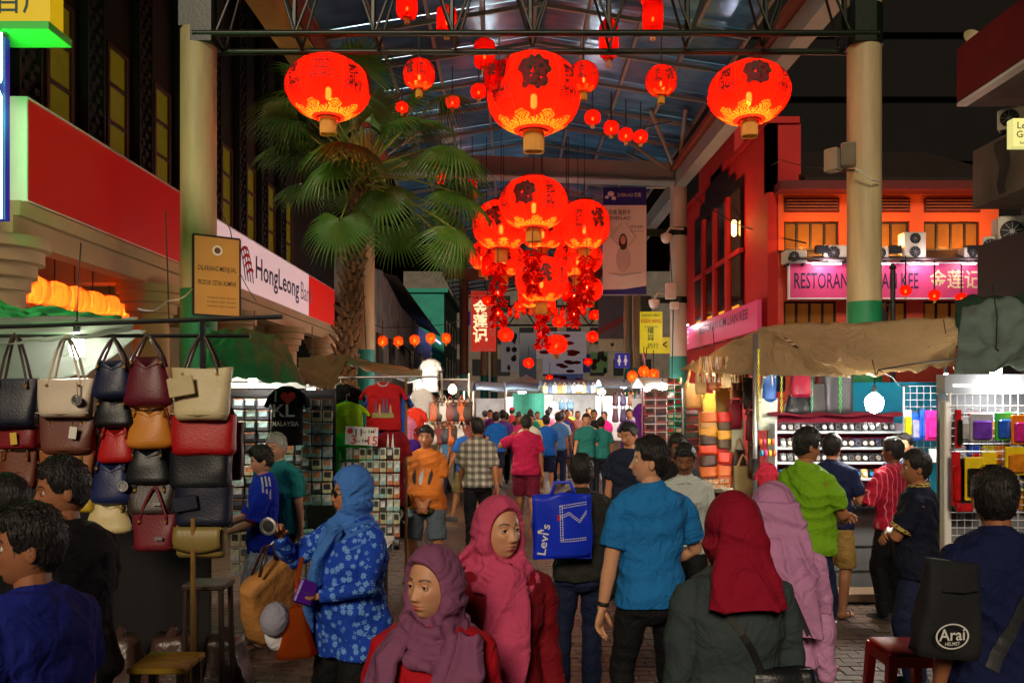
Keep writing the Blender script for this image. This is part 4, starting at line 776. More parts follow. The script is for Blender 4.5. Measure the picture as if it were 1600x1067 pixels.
# ================================================================ people
def skinmat(name, col):
    if name in _mats: return _mats[name]
    m = mat(name, col, .48, var=.10, vs=30, bump=.05, bs=220, spec=.35); nt, b = nodes_of(m)
    b.inputs['Subsurface Weight'].default_value = 0.0
    src = b.inputs['Base Color'].links[0].from_socket
    at = nt.nodes.new('ShaderNodeAttribute'); at.attribute_name = 'feat'
    sp = nt.nodes.new('ShaderNodeSeparateColor'); nt.links.new(at.outputs['Color'], sp.inputs[0])
    for ch, c2 in (('Red', (col[0] * .72, col[1] * .27, col[2] * .30)), ('Green', (.012, .009, .008)), ('Blue', (.55, .53, .50))):
        mx = nt.nodes.new('ShaderNodeMix'); mx.data_type = 'RGBA'; nt.links.new(sp.outputs[ch], mx.inputs[0])
        nt.links.new(src, mx.inputs[6]); mx.inputs[7].default_value = (*c2, 1); src = mx.outputs[2]
    nt.links.new(src, b.inputs['Base Color'])
    return m
SK = {'tan': C(178, 120, 86), 'light': C(205, 150, 115), 'dark': C(120, 74, 48), 'mid': C(158, 102, 70)}
def skin(k): return skinmat('skin_' + k, SK[k])
HAIR = mat('hair_black', (.012, .010, .009), .5, var=.3, vs=40, bump=.55, bs=130, stretch=(1, 1, .15), spec=.35)
HAIRG = mat('hair_grey', (.42, .40, .37), .45, var=.3, vs=40, bump=.8, bs=90, stretch=(1, 1, .15))
def two_bone(a, t, l1, l2, pole):
    a, t = Vector(a), Vector(t); d = t - a; L = min(d.length, (l1 + l2) * .999); d.normalize(); t = a + d * L
    k = (l1 * l1 - l2 * l2 + L * L) / (2 * L); h = math.sqrt(max(0, l1 * l1 - k * k))
    p = Vector(pole); p = p - d * p.dot(d); p.normalize()
    return a + d * k + p * h, t
def ellring(z, hx, hy, cy=0, n=20, e=2.4, cx=0):
    r = []
    for k in range(n):
        a = 2 * math.pi * k / n; c, s = math.cos(a), math.sin(a)
        r.append((cx + hx * math.copysign(abs(c) ** (2 / e), c), cy + hy * math.copysign(abs(s) ** (2 / e), s), z))
    return r
def gau(x, m, s): return np.exp(-((x - m) / s) ** 2)
def headshape(nu, nv, fem=False, feat=True):
    """head grid: x right, y forward, z up, centre between the ears; eyes at half height"""
    u = np.linspace(-1, 1, nu + 1)[:-1]; ph = math.pi * (0.45 * u + .55 * u ** 3) if feat else math.pi * u   # dense in front
    th = np.linspace(0.03, math.pi - .03, nv)
    T, PH = np.meshgrid(th, ph, indexing='ij')
    dx, dy, dz = np.sin(T) * np.sin(PH), np.sin(T) * np.cos(PH), np.cos(T)
    x, y, z = dx * .076, dy * .096, dz * .119
    low = np.clip(-z / .119, 0, 1); fr = np.clip(dy, 0, 1)
    x = x * (1 - (.30 if fem else .24) * low ** 1.6 * (0.4 + .6 * fr))
    y = np.where(y > 0, y * (1 - .10 * gau(z, 0.02, .07)), y * (1 - .30 * low ** 1.4))     # flat face, hollow nape
    y = y + .014 * low ** 2 * fr                                                             # jaw forward
    x = x * (1 + .05 * gau(z, .06, .05))
    if feat:
        front = np.clip((dy - .2) / .5, 0, 1); ax = np.abs(x)
        nz = np.where(z > -.034, np.clip((.022 - z) / .056, 0, 1) ** 1.25, np.clip(1 - (-.034 - z) / .013, 0, 1))
        nwid = .0085 + .006 * np.clip((.01 - z) / .045, 0, 1)
        y = y + front * (.019 if fem else .022) * gau(x, 0, nwid) * nz
        y = y + front * .006 * gau(ax, .013, .006) * gau(z, -.033, .008)                      # nostril wings
        y = y - front * .0105 * gau(ax, .032, .017) * gau(z, .006, .013)                      # sockets
        y = y + front * .0045 * gau(ax, .028, .022) * gau(z, .027, .008)                      # browbone
        y = y + front * .005 * gau(ax, .044, .018) * gau(z, -.022, .02)                       # cheekbone
        y = y + front * .0065 * gau(x, 0, .021) * (gau(z, -.0565, .0055) + 1.1 * gau(z, -.068, .006)) - front * .005 * gau(x, 0, .024) * gau(z, -.062, .0022)
        y = y - front * .004 * gau(x, 0, .02) * gau(z, -.081, .008) + front * .007 * gau(x, 0, .022) * gau(z, -.104, .014)
    vs = np.stack([x, y, z], -1)
    fs = []
    for i in range(nv - 1):
        for j in range(nu):
            k = (j + 1) % nu; fs.append((i * nu + j, (i + 1) * nu + j, (i + 1) * nu + k, i * nu + k))
    fs.append(tuple(range(nu))); fs.append(tuple((nv - 1) * nu + j for j in range(nu - 1, -1, -1)))
    ft = None
    if feat:
        ax = np.abs(x); f = front > .3
        lips = f * np.clip(1.5 * gau(x, 0, .017) * np.maximum(gau(z, -.0565, .0058), gau(z, -.067, .0062)) - .25, 0, 1)
        bz = .029 + .004 * gau(ax, .034, .014) - .25 * np.clip(ax - .042, 0, 1)
        brow = f * np.clip(1.7 * gau(z, bz, .0042) * (1 / (1 + np.exp(-(ax - .013) * 700))) * (1 / (1 + np.exp((ax - .051) * 500))) - .3, 0, .9)
        lips = np.maximum(lips, f * (.20 * gau(ax, .042, .02) * gau(z, -.025, .018) + .16 * gau(x, 0, .014) * gau(z, -.03, .012)))
        brow = np.maximum(brow, f * .75 * gau(ax, .0085, .0035) * gau(z, -.0415, .0028))  # nostril shade painted in as near-black skin colour, sharing the eyebrow mask
        ft = np.stack([lips, brow, np.zeros_like(lips), np.ones_like(lips)], -1).reshape(-1, 4)
    return vs.reshape(-1, 3), fs, ft
_hs = {}
def headgrid(*a):
    if a not in _hs: _hs[a] = headshape(*a)
    return _hs[a]
def hand(mb, w, d, pn, side, k, curl=.5, n=6, spread=1.0, grip=False):
    """palm with four fingers and a thumb; d along the forearm, pn palm normal, side towards the thumb"""
    d = Vector(d).normalized(); pn = Vector(pn); pn = (pn - d * pn.dot(d)).normalized(); sd = Vector(side); sd = (sd - d * sd.dot(d) - pn * sd.dot(pn)).normalized()
    w = Vector(w); rings = []
    for t, hw, ht in ((-.02, .025, .019), (.02, .031, .018), (.055, .041, .017), (.088, .042, .013), (.096, .036, .010)):
        rings.append([w + (d * t + sd * hw * math.cos(a) + pn * ht * math.sin(a)) * k for a in [2 * math.pi * i / 10 for i in range(10)]])
    mb.loft(rings)
    for i, (o, L, r) in enumerate(((.030, .070, .0088), (.0105, .080, .0092), (-.0095, .074, .0088), (-.029, .057, .0078))):
        p = w + (d * (.086 - .004 * abs(i - 1)) + sd * o) * k; dd = (d + sd * o * 2.2 * spread).normalized()
        pts = [p - dd * .02 * k, p]; ang = 0; c = curl * (1 + .12 * i)
        for q, fr in ((.42, .55), (.32, .85), (.26, .6)):
            ang += c * fr; v = dd * math.cos(ang) + pn * math.sin(ang); pts.append(pts[-1] + v * L * q * k)
        e = pts[-1] + (pts[-1] - pts[-2]).normalized() * r * .5 * k
        mb.tube(pts + [e], [r * k * f for f in (1, 1.02, 1.0, .93, .82, .4)], n)
    p = w + (d * .022 + sd * .024 + pn * .006) * k; v1 = (d * .62 + sd * .72 + pn * .25).normalized(); v2 = (d * .85 + sd * .25 + pn * (.35 + .4 * curl)).normalized()
    pts = [p - v1 * .015 * k, p + v1 * .034 * k, p + v1 * .034 * k + v2 * .028 * k, p + v1 * .034 * k + v2 * .052 * k]
    mb.tube(pts, [.013 * k, .0118 * k, .0098 * k, .0055 * k], n)
ARM = {'down': ((.235, .02, .80), (.3, -1, 0)), 'fwd': ((.22, .20, .86), (.2, -1, -.3)), 'back': ((.235, -.16, .84), (.3, -1, .2)),
       'clasp': ((.045, .205, .90), (1, -.5, -.2)), 'hold': ((.12, .30, 1.08), (.6, -.3, -1)), 'hip': ((.2, .16, 1.0), (1, -.8, 0)),
       'cross': ((-.06, .20, 1.10), (1, .1, -.6)), 'ear': ((.14, .10, 1.50), (.7, .6, -.6)), 'up': ((.20, .32, 1.27), (.7, -.2, -1)),
       'carry': ((.26, .10, .92), (.5, -1, 0)), 'shoulder': ((.17, .15, 1.40), (.8, .3, -1))}
LEG = {'stand': ((.10, 0), (.10, 0)), 'walkR': ((.09, .20), (.09, -.24)), 'walkL': ((.09, -.24), (.09, .20)), 'wide': ((.17, .02), (.17, -.02)), 'shift': ((.08, .06), (.16, -.03))}
def person(label, X, Y, H, face, top, bot, hair=None, hijab=None, arms=('down', 'down'), legs='stand', g=1.0, belly=0.0, sk='tan', hy=0, hp=0, lod=1,
           fem=False, feet='shoe', shoe=(.03, .03, .035), group=None, curl=(.5, .5), lean=0, skirt=None, Z=0, beard=0, collar=True, twist=0, rim=None, hd=None, neck=True):
    """a person facing +Y turned by face degrees; top = (material, sleeve, hem height), bot = (material, kind)"""
    k = H / 1.70; root = thing('person', label, 'person', (X, Y, Z), face, group)
    S = Sc(k, k, k) @ Rx(-lean)
    vox = {0: .008, 1: .0125, 2: .024, 3: .036}[lod] * k
    if lod >= 2: vox = {2: .022, 3: .034}[lod]
    sh = {}; joints = {}
    for s in (1, -1):
        a = Vector((s * .172 * (1 + (g - 1) * .35), -.004, 1.352)); spec = arms[0 if s > 0 else 1]
        w, pole = ARM[spec] if isinstance(spec, str) else spec
        w = Vector((s * w[0] * (1 + (g - 1) * .6 if spec in ('down', 'fwd', 'back', 'carry') else 1), w[1], w[2])); pole = Vector((s * pole[0], pole[1], pole[2]))
        e, w = two_bone(a, w, .285, .25, pole); joints[s] = (a, e, w)
    lg = {}
    for s in (1, -1):
        ax, ay = LEG[legs][0 if s > 0 else 1] if isinstance(legs, str) else legs[0 if s > 0 else 1]
        h = Vector((s * .088 * g ** .5, 0, .90)); az = .085 + (max(0, -ay - .1) * .35)
        kn, an = two_bone(h, (s * ax, ay, az), .43, .405, (s * .1, 1, 0)); lg[s] = (h, kn, an)
    gb = lambda z: 1 + (g - 1) * min(1, max(0, (1.42 - z) / .15))
    fx = .93 if fem else 1
    TOR = [(1.47, .052, .055, -.005), (1.437, .105 * fx, .070, -.006), (1.415, .150 * fx, .082, -.006), (1.385, .178 * fx, .094, -.004), (1.33, .186 * fx, .108, 0), (1.22, .176 * fx, .116 + (.014 if fem else 0), .008), (1.08, .155 * fx, .104 + belly * .7, .004 + belly * .6), (.98, .162, .112 + belly, .004 + belly * .7), (.88, .176, .118 + belly * .4, -.004), (.80, .172, .112, -.006)]
    def torso(mb, off, z0, z1, flare=0.0):
        rs = []; zs = sorted({z for z, *_ in TOR if z0 < z < z1} | {z0, z1})
        T2 = sorted(TOR)
        for z in zs:
            hx, hyy, cyy = [float(np.interp(z, [t[0] for t in T2], [t[i] for t in T2])) for i in (1, 2, 3)]
            f = flare * max(0, (1.0 - z)) if z < 1.0 else 0
            rs.append(ellring(z, (hx + off + f) * gb(z), (hyy + off + f) * gb(z), cyy))
        mb.loft(rs, T=S)
    # ---- body: one continuous skin surface
    mb = MB()
    torso(mb, -.012, .82, 1.455)
    mb.cap((0, -.012, 1.38), (0, .004, 1.53), .056 * (1 + .3 * (g - 1)), .052, 10, T=S)
    for s in (1, -1):
        a, e, w = joints[s]; ga = 1 + (g - 1) * .5; fa = .88 if fem else 1
        m1 = a.lerp(e, .45); m2 = e.lerp(w, .28)
        mb.tube([a + Vector((-s * .03, 0, .0)), a, m1, e, m2, e.lerp(w, .8), w + (w - e).normalized() * .01], [.05 * ga * fa, .056 * ga * fa, .050 * ga * fa, .040 * ga * fa, .042 * ga * fa, .030 * fa, .026 * fa], 10, T=S)
        h, kn, an = lg[s]; m1 = h.lerp(kn, .5); m2 = kn.lerp(an, .3)
        ql = 1 if bot[1] == 'shorts' else .72
        mb.tube([h + Vector((0, 0, .05)), h, m1, kn, m2 + Vector((0, -.012 * ql, 0)), kn.lerp(an, .75), an, an - Vector((0, 0, .05))], [r_ * ql for r_ in (.078 * ga, .08 * ga, .072 * ga, .056 * ga, .058 * ga, .042, .037, .036)], 10, T=S)
        if feet != 'shoe':
            mb.cap(an + Vector((0, -.02, -.045)), an + Vector((s * .015, .10, -.058)), .036, .03, 8, T=S); mb.ell(an + Vector((s * .02, .145, -.066)), (.042, .055, .02), 10, 6, T=S)
    me = remesh(mb, vox, 4)
    nb = len(me.vertices)
    hb = MB()
    for s in (1, -1):
        a, e, w = joints[s]; d = (w - e).normalized(); spec = arms[0 if s > 0 else 1]; hs = None
        if hd and hd[0 if s > 0 else 1]: dd, pn, sd = [Vector(q) for q in hd[0 if s > 0 else 1]]
        elif spec in ('down', 'fwd', 'back', 'carry'): dd = d; pn = Vector((-s, -.25, 0)); sd = Vector((0, 1, 0))
        else: dd = d; pn = Vector((-s * .5, -.6, -.6)); sd = Vector((-s * .3, .2, 1))
        hb.T = S; hand(hb, w, dd, pn, sd, (.92 if fem else 1.02), curl[0 if s > 0 else 1], {0: 8, 1: 7}.get(lod, 5))
    hb.T = None
    HT = S @ Tr(0, .012, 1.583) @ Rz(hy) @ Rx(hp)
    nu, nv = {0: (150, 110), 1: (84, 64), 2: (40, 32), 3: (28, 24)}[lod]
    hv, hf, ft = headgrid(nu, nv, fem, True)
    hb_n0 = len(hb.v); hb.add(hv, hf, 0, HT); nhead = len(hv)
    if not hijab:
        for s in (1, -1):
            hb.ell((0, 0, 0), (.009, .021, .032), 10, 8, 0, HT @ Tr(s * .077, -.006, -.004) @ Rz(s * 22) @ Rx(-8))
    # eyes
    for s in (1, -1):
        EZ = HT @ Tr(s * .0315, .0672, .006)
        hb.ell((0, 0, 0), (.0132, .0105, .0122), 14, 10, 1, EZ)
        hb.lathe([(.0062, 0), (.0058, .0012), (.001, .0018)], 12, 2, EZ @ Tr(0, .0098, 0) @ Rx(-90))
        # lids
        hb.sheet(lambda a, b, s=s: ((.0152 * math.sin((a - .5) * 2.4)), .0125 * math.cos((a - .5) * 2.0) * math.cos(b * .9 - .1) + .0012, .0046 + .0098 * math.sin(b * 1.2) - .0045 * (2 * a - 1) ** 2), 10, 4, .0012, 0, EZ)
        hb.sheet(lambda a, b, s=s: ((.0150 * math.sin((a - .5) * 2.4)), .0122 * math.cos((a - .5) * 2.0) * math.cos(b * .9) + .0008, -.0062 - .0035 * b + .004 * (2 * a - 1) ** 2), 10, 2, .0012, 0, EZ)
        if lod < 2: hb.tube([EZ @ Vector((.0150 * math.sin((a - .5) * 2.4), .0125 * math.cos((a - .5) * 2) + .0016, .0048 - .0045 * (2 * a - 1) ** 2)) for a in (0, .2, .4, .6, .8, 1)], .0011 * k, 4, 2)
    em = hb.mesh('h'); em.polygons.foreach_set('material_index', hb.m)
    bm = bmesh.new(); bm.from_mesh(em); bmesh.ops.recalc_face_normals(bm, faces=bm.faces); bm.to_mesh(em); bm.free()
    fc = np.zeros((len(em.vertices), 4), np.float32); fc[:, 3] = 1
    fc[hb_n0:hb_n0 + nhead] = ft
    if beard:
        z = hv[:, 2]; x = hv[:, 0]; y = hv[:, 1]
        mo = 1.4 * gau(z, -.048, .0065) * gau(np.abs(x), .012, .017) * (y > .05)
        fc[hb_n0:hb_n0 + nhead, 1] = np.maximum(fc[hb_n0:hb_n0 + nhead, 1], np.clip(mo * beard, 0, .95))
    bm = bmesh.new(); bm.from_mesh(me); bm.from_mesh(em); bmat = [p.material_index for p in em.polygons]
    nf0 = len(me.polygons); bm.to_mesh(me); bm.free()
    bpy.data.meshes.remove(em)
    for m in (skin(sk), mat('eye_white', (.62, .60, .56), .25, var=0), mat('eye_dark', (.008, .005, .004), .12, var=0)): me.materials.append(m)
    me.polygons.foreach_set('use_smooth', [True] * len(me.polygons))
    me.polygons.foreach_set('material_index', [0] * nf0 + bmat)
    al = np.zeros((len(me.vertices), 4), np.float32); al[:, 3] = 1; al[nb:] = fc
    at = me.color_attributes.new('feat', 'FLOAT_COLOR', 'POINT'); at.data.foreach_set('color', al.ravel())
    me.name = 'body'; link('body', me, root)
    seed = random.random() * 50; K = {0: 1.0, 1: 1.0, 2: .9, 3: .7}[lod]
    # ---- top
    tm, sleeve, hem = top
    mb = MB(); torso(mb, .014, hem, 1.452, flare=.05 if sleeve != 'long' else .09)
    for s in (1, -1):
        a, e, w = joints[s]; ga = 1 + (g - 1) * .5; fa = .9 if fem else 1
        if sleeve == 'none': continue
        end = {'short': a.lerp(e, .72), 'half': a.lerp(e, .98), 'long': w, 'threeq': e.lerp(w, .55)}[sleeve]
        dq = (e - a).normalized(); pts = [a + Vector((-s * .05, 0, .035)), a + Vector((-s * .03, 0, .028)), a + Vector((-s * .005, 0, .01)), a + dq * .05]; rr = [.02, .042 * ga * fa, .058 * ga * fa, .066 * ga * fa]
        if sleeve in ('long', 'threeq'):
            pts += [a.lerp(e, .5), e, e.lerp(end, .5), end]; rr += [.068 * ga * fa, .058 * ga * fa, .054 * fa, .042 * fa]
        else:
            pts += [a.lerp(end, .55), end]; rr += [.073 * ga * fa, .070 * ga * fa]
        mb.tube(pts, rr, 14, T=S)
    if collar: mb.lathe([(.063, 0), (.069, .018), (.060, .036)], 16, T=S @ Tr(0, -.006, 1.437) @ Rx(-12))
    me = remesh(mb, vox, 2); folds(me, .0165 * K * k, 19, seed, (.45, .15, .9)); me.materials.append(tm); shirt = link('shirt' if sleeve != 'long' else 'blouse' if fem else 'shirt', me, root); me.name = 'shirt'
    # ---- bottom
    bm_, kind = bot
    mb = MB()
    if kind == 'skirt':
        mb.loft([ellring(z, hx * g, hy_ * g) for z, hx, hy_ in ((.06, .27, .24), (.3, .24, .21), (.6, .20, .16), (.9, .175, .125), (1.0, .16, .11))], T=S)
    else:
        torso(mb, -.006, .80, .96)
        mb.ell((0, -.005, .82), (.148 * g, .108 * g, .09), 14, 8, T=S)
        for s in (1, -1):
            h, kn, an = lg[s]; ga = 1 + (g - 1) * .6
            if kind == 'shorts': mb.tube([h + Vector((0, 0, .04)), h, h.lerp(kn, .5), h.lerp(kn, 1.0)], [.082 * ga, .096 * ga, .102 * ga, .100 * ga], 14, T=S)
            elif kind == 'slim': mb.tube([h + Vector((0, 0, .04)), h, h.lerp(kn, .5), kn, kn.lerp(an, .35), an - Vector((0, 0, .02))], [.080 * ga, .090 * ga, .082 * ga, .064 * ga, .064, .050], 14, T=S)
            else: mb.tube([h + Vector((0, 0, .04)), h, h.lerp(kn, .5), kn, kn.lerp(an, .5), an - Vector((0, -.01, .045))], [.082 * ga, .093 * ga, .090 * ga, .076 * ga, .070, .070], 14, T=S)
    me = remesh(mb, vox * 1.15, 3); folds(me, .009 * K * k, 24, seed + 3, (.2, .1, 1)); me.materials.append(bm_); me.name = kind; link({'skirt': 'skirt', 'shorts': 'shorts'}.get(kind, 'trousers'), me, root)
    # ---- feet
    if kind != 'skirt' or True:
        for s in (1, -1):
            h, kn, an = lg[s]; f = MB(S @ Tr(an.x, an.y, an.z - .085) @ Rz(-s * 8))
            if feet == 'shoe':
                f.loft([[(x * w_, y, z) for x, z in ((-1, 0), (1, 0), (1.0, .4 * hh), (.6, hh), (-.6, hh), (-1.0, .4 * hh))] for y, w_, hh in ((-.075, .028, .05), (-.05, .036, .085), (.0, .037, .10), (.05, .041, .08), (.11, .046, .06), (.165, .042, .045), (.195, .026, .03))])
                f.build('shoe', mat('shoe%.2f%.2f%.2f' % shoe, shoe, .5, var=.1), root, auto=40)
            else:
                f.loft([[(x * w_, y, z) for x, z in ((-1, -.0), (1, -.0), (1, .014), (-1, .014))] for y, w_ in ((-.08, .032), (-.03, .038), (.08, .044), (.15, .046), (.195, .03))])
                f.tube([(-.042, .07, .02), (-.02, .10, .052), (.0, .135, .05), (.02, .10, .052), (.042, .07, .02)], .007, 5)
                f.build('sandal', mat('sandal', (.03, .02, .015), .6), root, auto=40)
    # ---- head cover
    if hijab: make_hijab(root, HT, S, lod, k, seed, **hijab)
    elif hair is not None: make_hair(root, HT, lod, hair if isinstance(hair, dict) else {}, seed)
    person.last = (root, shirt, joints, S, HT)
    return root
def make_hair(root, HT, lod, o, seed):
    nu, nv = {0: (110, 70), 1: (80, 50), 2: (40, 28), 3: (26, 18)}[lod]
    hv, hf, _ = headgrid(nu, nv, False, False)
    m = o.get('mat', HAIR); thick = o.get('t', .016); fr = o.get('front', .062); side = o.get('side', .004); back = o.get('back', -.062); bald = o.get('bald', 0); long_ = o.get('long', 0)
    d = hv / np.linalg.norm(hv, axis=1)[:, None]
    yy = hv[:, 1] / .096
    line = np.where(yy > .55, fr, np.where(yy > .05, side + (fr - side) * np.clip((yy - .30) / .25, 0, 1) ** 2, back + (side - back) * np.clip((yy + .45) / .5, 0, 1)))
    h = hv[:, 2] - line
    nz = np.array([noise.noise(Vector(p) * 38 + Vector((seed, 0, 0))) for p in hv]); n2 = np.array([noise.noise(Vector((p[0] * 160, p[1] * 160, p[2] * 30)) + Vector((seed, 3, 0))) for p in hv])
    h = h + .010 * nz + .004 * n2
    tz = np.clip((hv[:, 2] - .0) / .07, 0, 1); thick = thick * (.22 + .78 * tz)
    t = thick * np.clip(h / .028, -.3, 1) ** 1.0 * (1 + .35 * nz) + .0035 * n2 * (h > .005) + o.get('topk', .006) * np.clip(hv[:, 2] / .1, 0, 1) + .004
    if bald: t = t * np.clip((np.hypot(hv[:, 0], hv[:, 1] + .03) - .035) / .03, .1, 1) if bald == 1 else t
    q = hv + d * t[:, None]
    if long_: q[:, 2] = np.where((hv[:, 2] < 0) & (yy < .1), q[:, 2] * long_, q[:, 2]); h = np.where(yy < .15, 1, h)
    keep = h > -.006
    mb = MB(); used = [f for f in hf if all(keep[i] for i in f)]
    mb.add(q, used, 0, HT)
    if lod < 2:
        rr = random.Random(int(seed * 100)); ids = [i for i in range(len(q)) if h[i] > .0]
        for _ in range(550 if lod == 0 else 220):
            i = rr.choice(ids); p = Vector(q[i]); nn = Vector(d[i]); tg = Vector((rr.uniform(-.6, .6), -.35 + rr.uniform(-.5, .9), -.75)); tg = (tg - nn * tg.dot(nn)).normalized(); sd_ = nn.cross(tg) * .0014; L_ = rr.uniform(.014, .030)
            b0 = p - nn * .002; mb.add([b0 - sd_, b0 + sd_, b0 + tg * L_ * .55 + nn * (.002 + rr.uniform(0, .002)) + sd_ * .6, b0 + tg * L_ + nn * rr.uniform(-.002, .003)], [(0, 1, 2), (0, 2, 3)], 0, HT)
    ob = mb.build('hair', m, root, smooth=True, fix=False)
    bm = bmesh.new(); bm.from_mesh(ob.data); bmesh.ops.delete(bm, geom=[v for v in bm.verts if not v.link_faces], context='VERTS'); bm.to_mesh(ob.data); bm.free()
    return ob
def make_hijab(root, HT, S, lod, k, seed, m=None, drape=1.22, width=1.0, tail=None, rolls=0, open_=1.0, back=0.0, amp=.006, kk=34, rise=0.0, side=1, wb=None):
    vox = {0: .0065, 1: .009, 2: .018, 3: .03}[lod]
    mb = MB(); nu, na = 40, 22; outer = []; inner = []
    for i in range(na + 1):
        ro = []; ri = []
        for j in range(nu):
            ps = 2 * math.pi * j / nu; up = math.sin(ps); si = abs(math.cos(ps))
            a0 = R(50 * open_ * (1.0 - .10 * max(0, up)) + 14 * max(0, -up) + 6 * si)
            al = a0 + (math.pi - .05 - a0) * (i / na)
            dx, dy, dz = math.sin(al) * math.cos(ps), math.cos(al), math.sin(al) * math.sin(ps)
            rad = 1 / math.sqrt((dx / .080) ** 2 + (dy / .102) ** 2 + (dz / .121) ** 2)
            e = .014 + .010 * min(1, i / 5) + .012 * max(0, -dy) + rise * max(0, dz) * max(0, .6 - dy)
            if dz < -.3 and dy < .3: e += .02
            ro.append((dx * (rad + e), dy * (rad + e) + .006, dz * (rad + e))); ri.append((dx * (rad - .012), dy * (rad - .012), dz * (rad - .012)))
        outer.append(ro); inner.append(ri)
    mb.loft(outer + inner[::-1] + [outer[0]], T=HT, cap=False)
    # under the chin, neck and shoulders
    w = width
    mb.loft([ellring(z, hx * w, hy_ * w, cy_, 24, 2.0) for z, hx, hy_, cy_ in ((1.55, .070, .082, -.022), (1.50, .078, .088, -.008), (1.46, .098, .10, .0), (1.42, .165, .122, .0), (1.36, .225, .138, .002), (1.30, .246, .150, .004), (max(drape, .9), .25, .158, .006)) if z >= drape - 1e-6], T=S)
    if back:
        mb.loft([ellring(z, hx * (wb or w), .045, cy_, 20, 2.2) for z, hx, cy_ in ((1.64, .10, -.085), (1.56, .125, -.100), (1.48, .145, -.118), (1.41, .165, -.142), (min(1.36, back + .02), .19, -.155), (back, .20, -.16))], T=S)
    for r in range(rolls):
        a0 = .4 * r; pts = []
        for j in range(19):
            a = 2 * math.pi * j / 18; rx, ry = .088 + .022 * r, .098 + .022 * r
            pts.append((rx * math.cos(a), ry * math.sin(a) + .008, 1.475 - .045 * r - .035 * math.sin(a) + .012 * math.sin(2 * a + a0)))
        mb.tube(pts, [.026 + .006 * math.sin(3 * j + r) for j in range(19)], 9, T=S, cap=True)
    if tail:
        for (pts, r0) in tail: mb.tube(pts, [r0 * f for f in ([.8] + [1] * (len(pts) - 2) + [.9])], 12, T=S, flat=.42)
    me = remesh(mb, vox * k, 3)
    a = coords(me); n = normals(me)
    L = np.array((HT.inverted() @ Matrix.Identity(4)))  # head space for pleats that sweep from temple to nape
    hx = a @ np.array(HT.inverted().to_3x3()).T + np.array(HT.inverted().translation)
    x, y, z = hx.T
    wv = .7 * np.sin(14 * x + 9 * z + seed) + .6 * np.sin(17 * y - 8 * z + 2 * seed)
    ang = np.arctan2(z + .03, -(y - .12)); f = .6 * np.sin(kk * .36 * ang + 2.4 * wv) + .4 * np.sin(kk * .8 * ang + 3 * wv)
    below = np.clip((-z - .05) / .08, 0, 1); f2 = np.sin(kk * 1.2 * (side * x + .35 * z + .2 * y) + 2.0 * wv)
    top = np.clip((z - .0) / .06, 0, 1)
    rimk = 1 - np.clip((y + .01) / .04, 0, 1) * np.clip((z + .11) / .03, 0, 1)
    dsp = rimk * amp * ((1 - below) * f * (1 - .75 * top) + below * 1.35 * (1 - 2 * np.abs(f2) ** .8))
    setco(me, a + n * dsp[:, None])
    me.materials.append(m); me.name = 'hijab'; return link('hijab', me, root)
# ================================================================ things people carry, wear and the people themselves
def decal(name, mb, target, parent, m, off=.004, dirn=(0, -1, 0), dist=1.0):
    """lays flat print on a garment: each point is pressed onto the cloth along dirn (local)"""
    me = target.data; vs = [v.co.copy() for v in me.vertices]; bv = BVHTree.FromPolygons(vs, [tuple(p.vertices) for p in me.polygons])
    d = Vector(dirn).normalized(); out = []
    for v in mb.v:
        hit = bv.ray_cast(Vector(v) - d * dist, d)
        out.append((hit[0] - d * off) if hit[0] is not None else Vector(v))
    mb.v = [tuple(o) for o in out]
    return mb.build(name, m, parent, fix=False)
def grid_poly(pts_fn, nu, nv):
    m = MB(); vs = [pts_fn(i / nu, j / nv) for i in range(nu + 1) for j in range(nv + 1)]
    m.add(vs, [(i * (nv + 1) + j, (i + 1) * (nv + 1) + j, (i + 1) * (nv + 1) + j + 1, i * (nv + 1) + j + 1) for i in range(nu) for j in range(nv)]); return m
def leather(name, col, rough=.35): return mat('leather_' + name, col, rough, var=.16, vs=5, bump=.10, bs=90, spec=.4)
def strap(parent, pts, r, m, name='strap'): return MB().tube(pts, r, 6, flat=.35).build(name, m, parent, smooth=True)
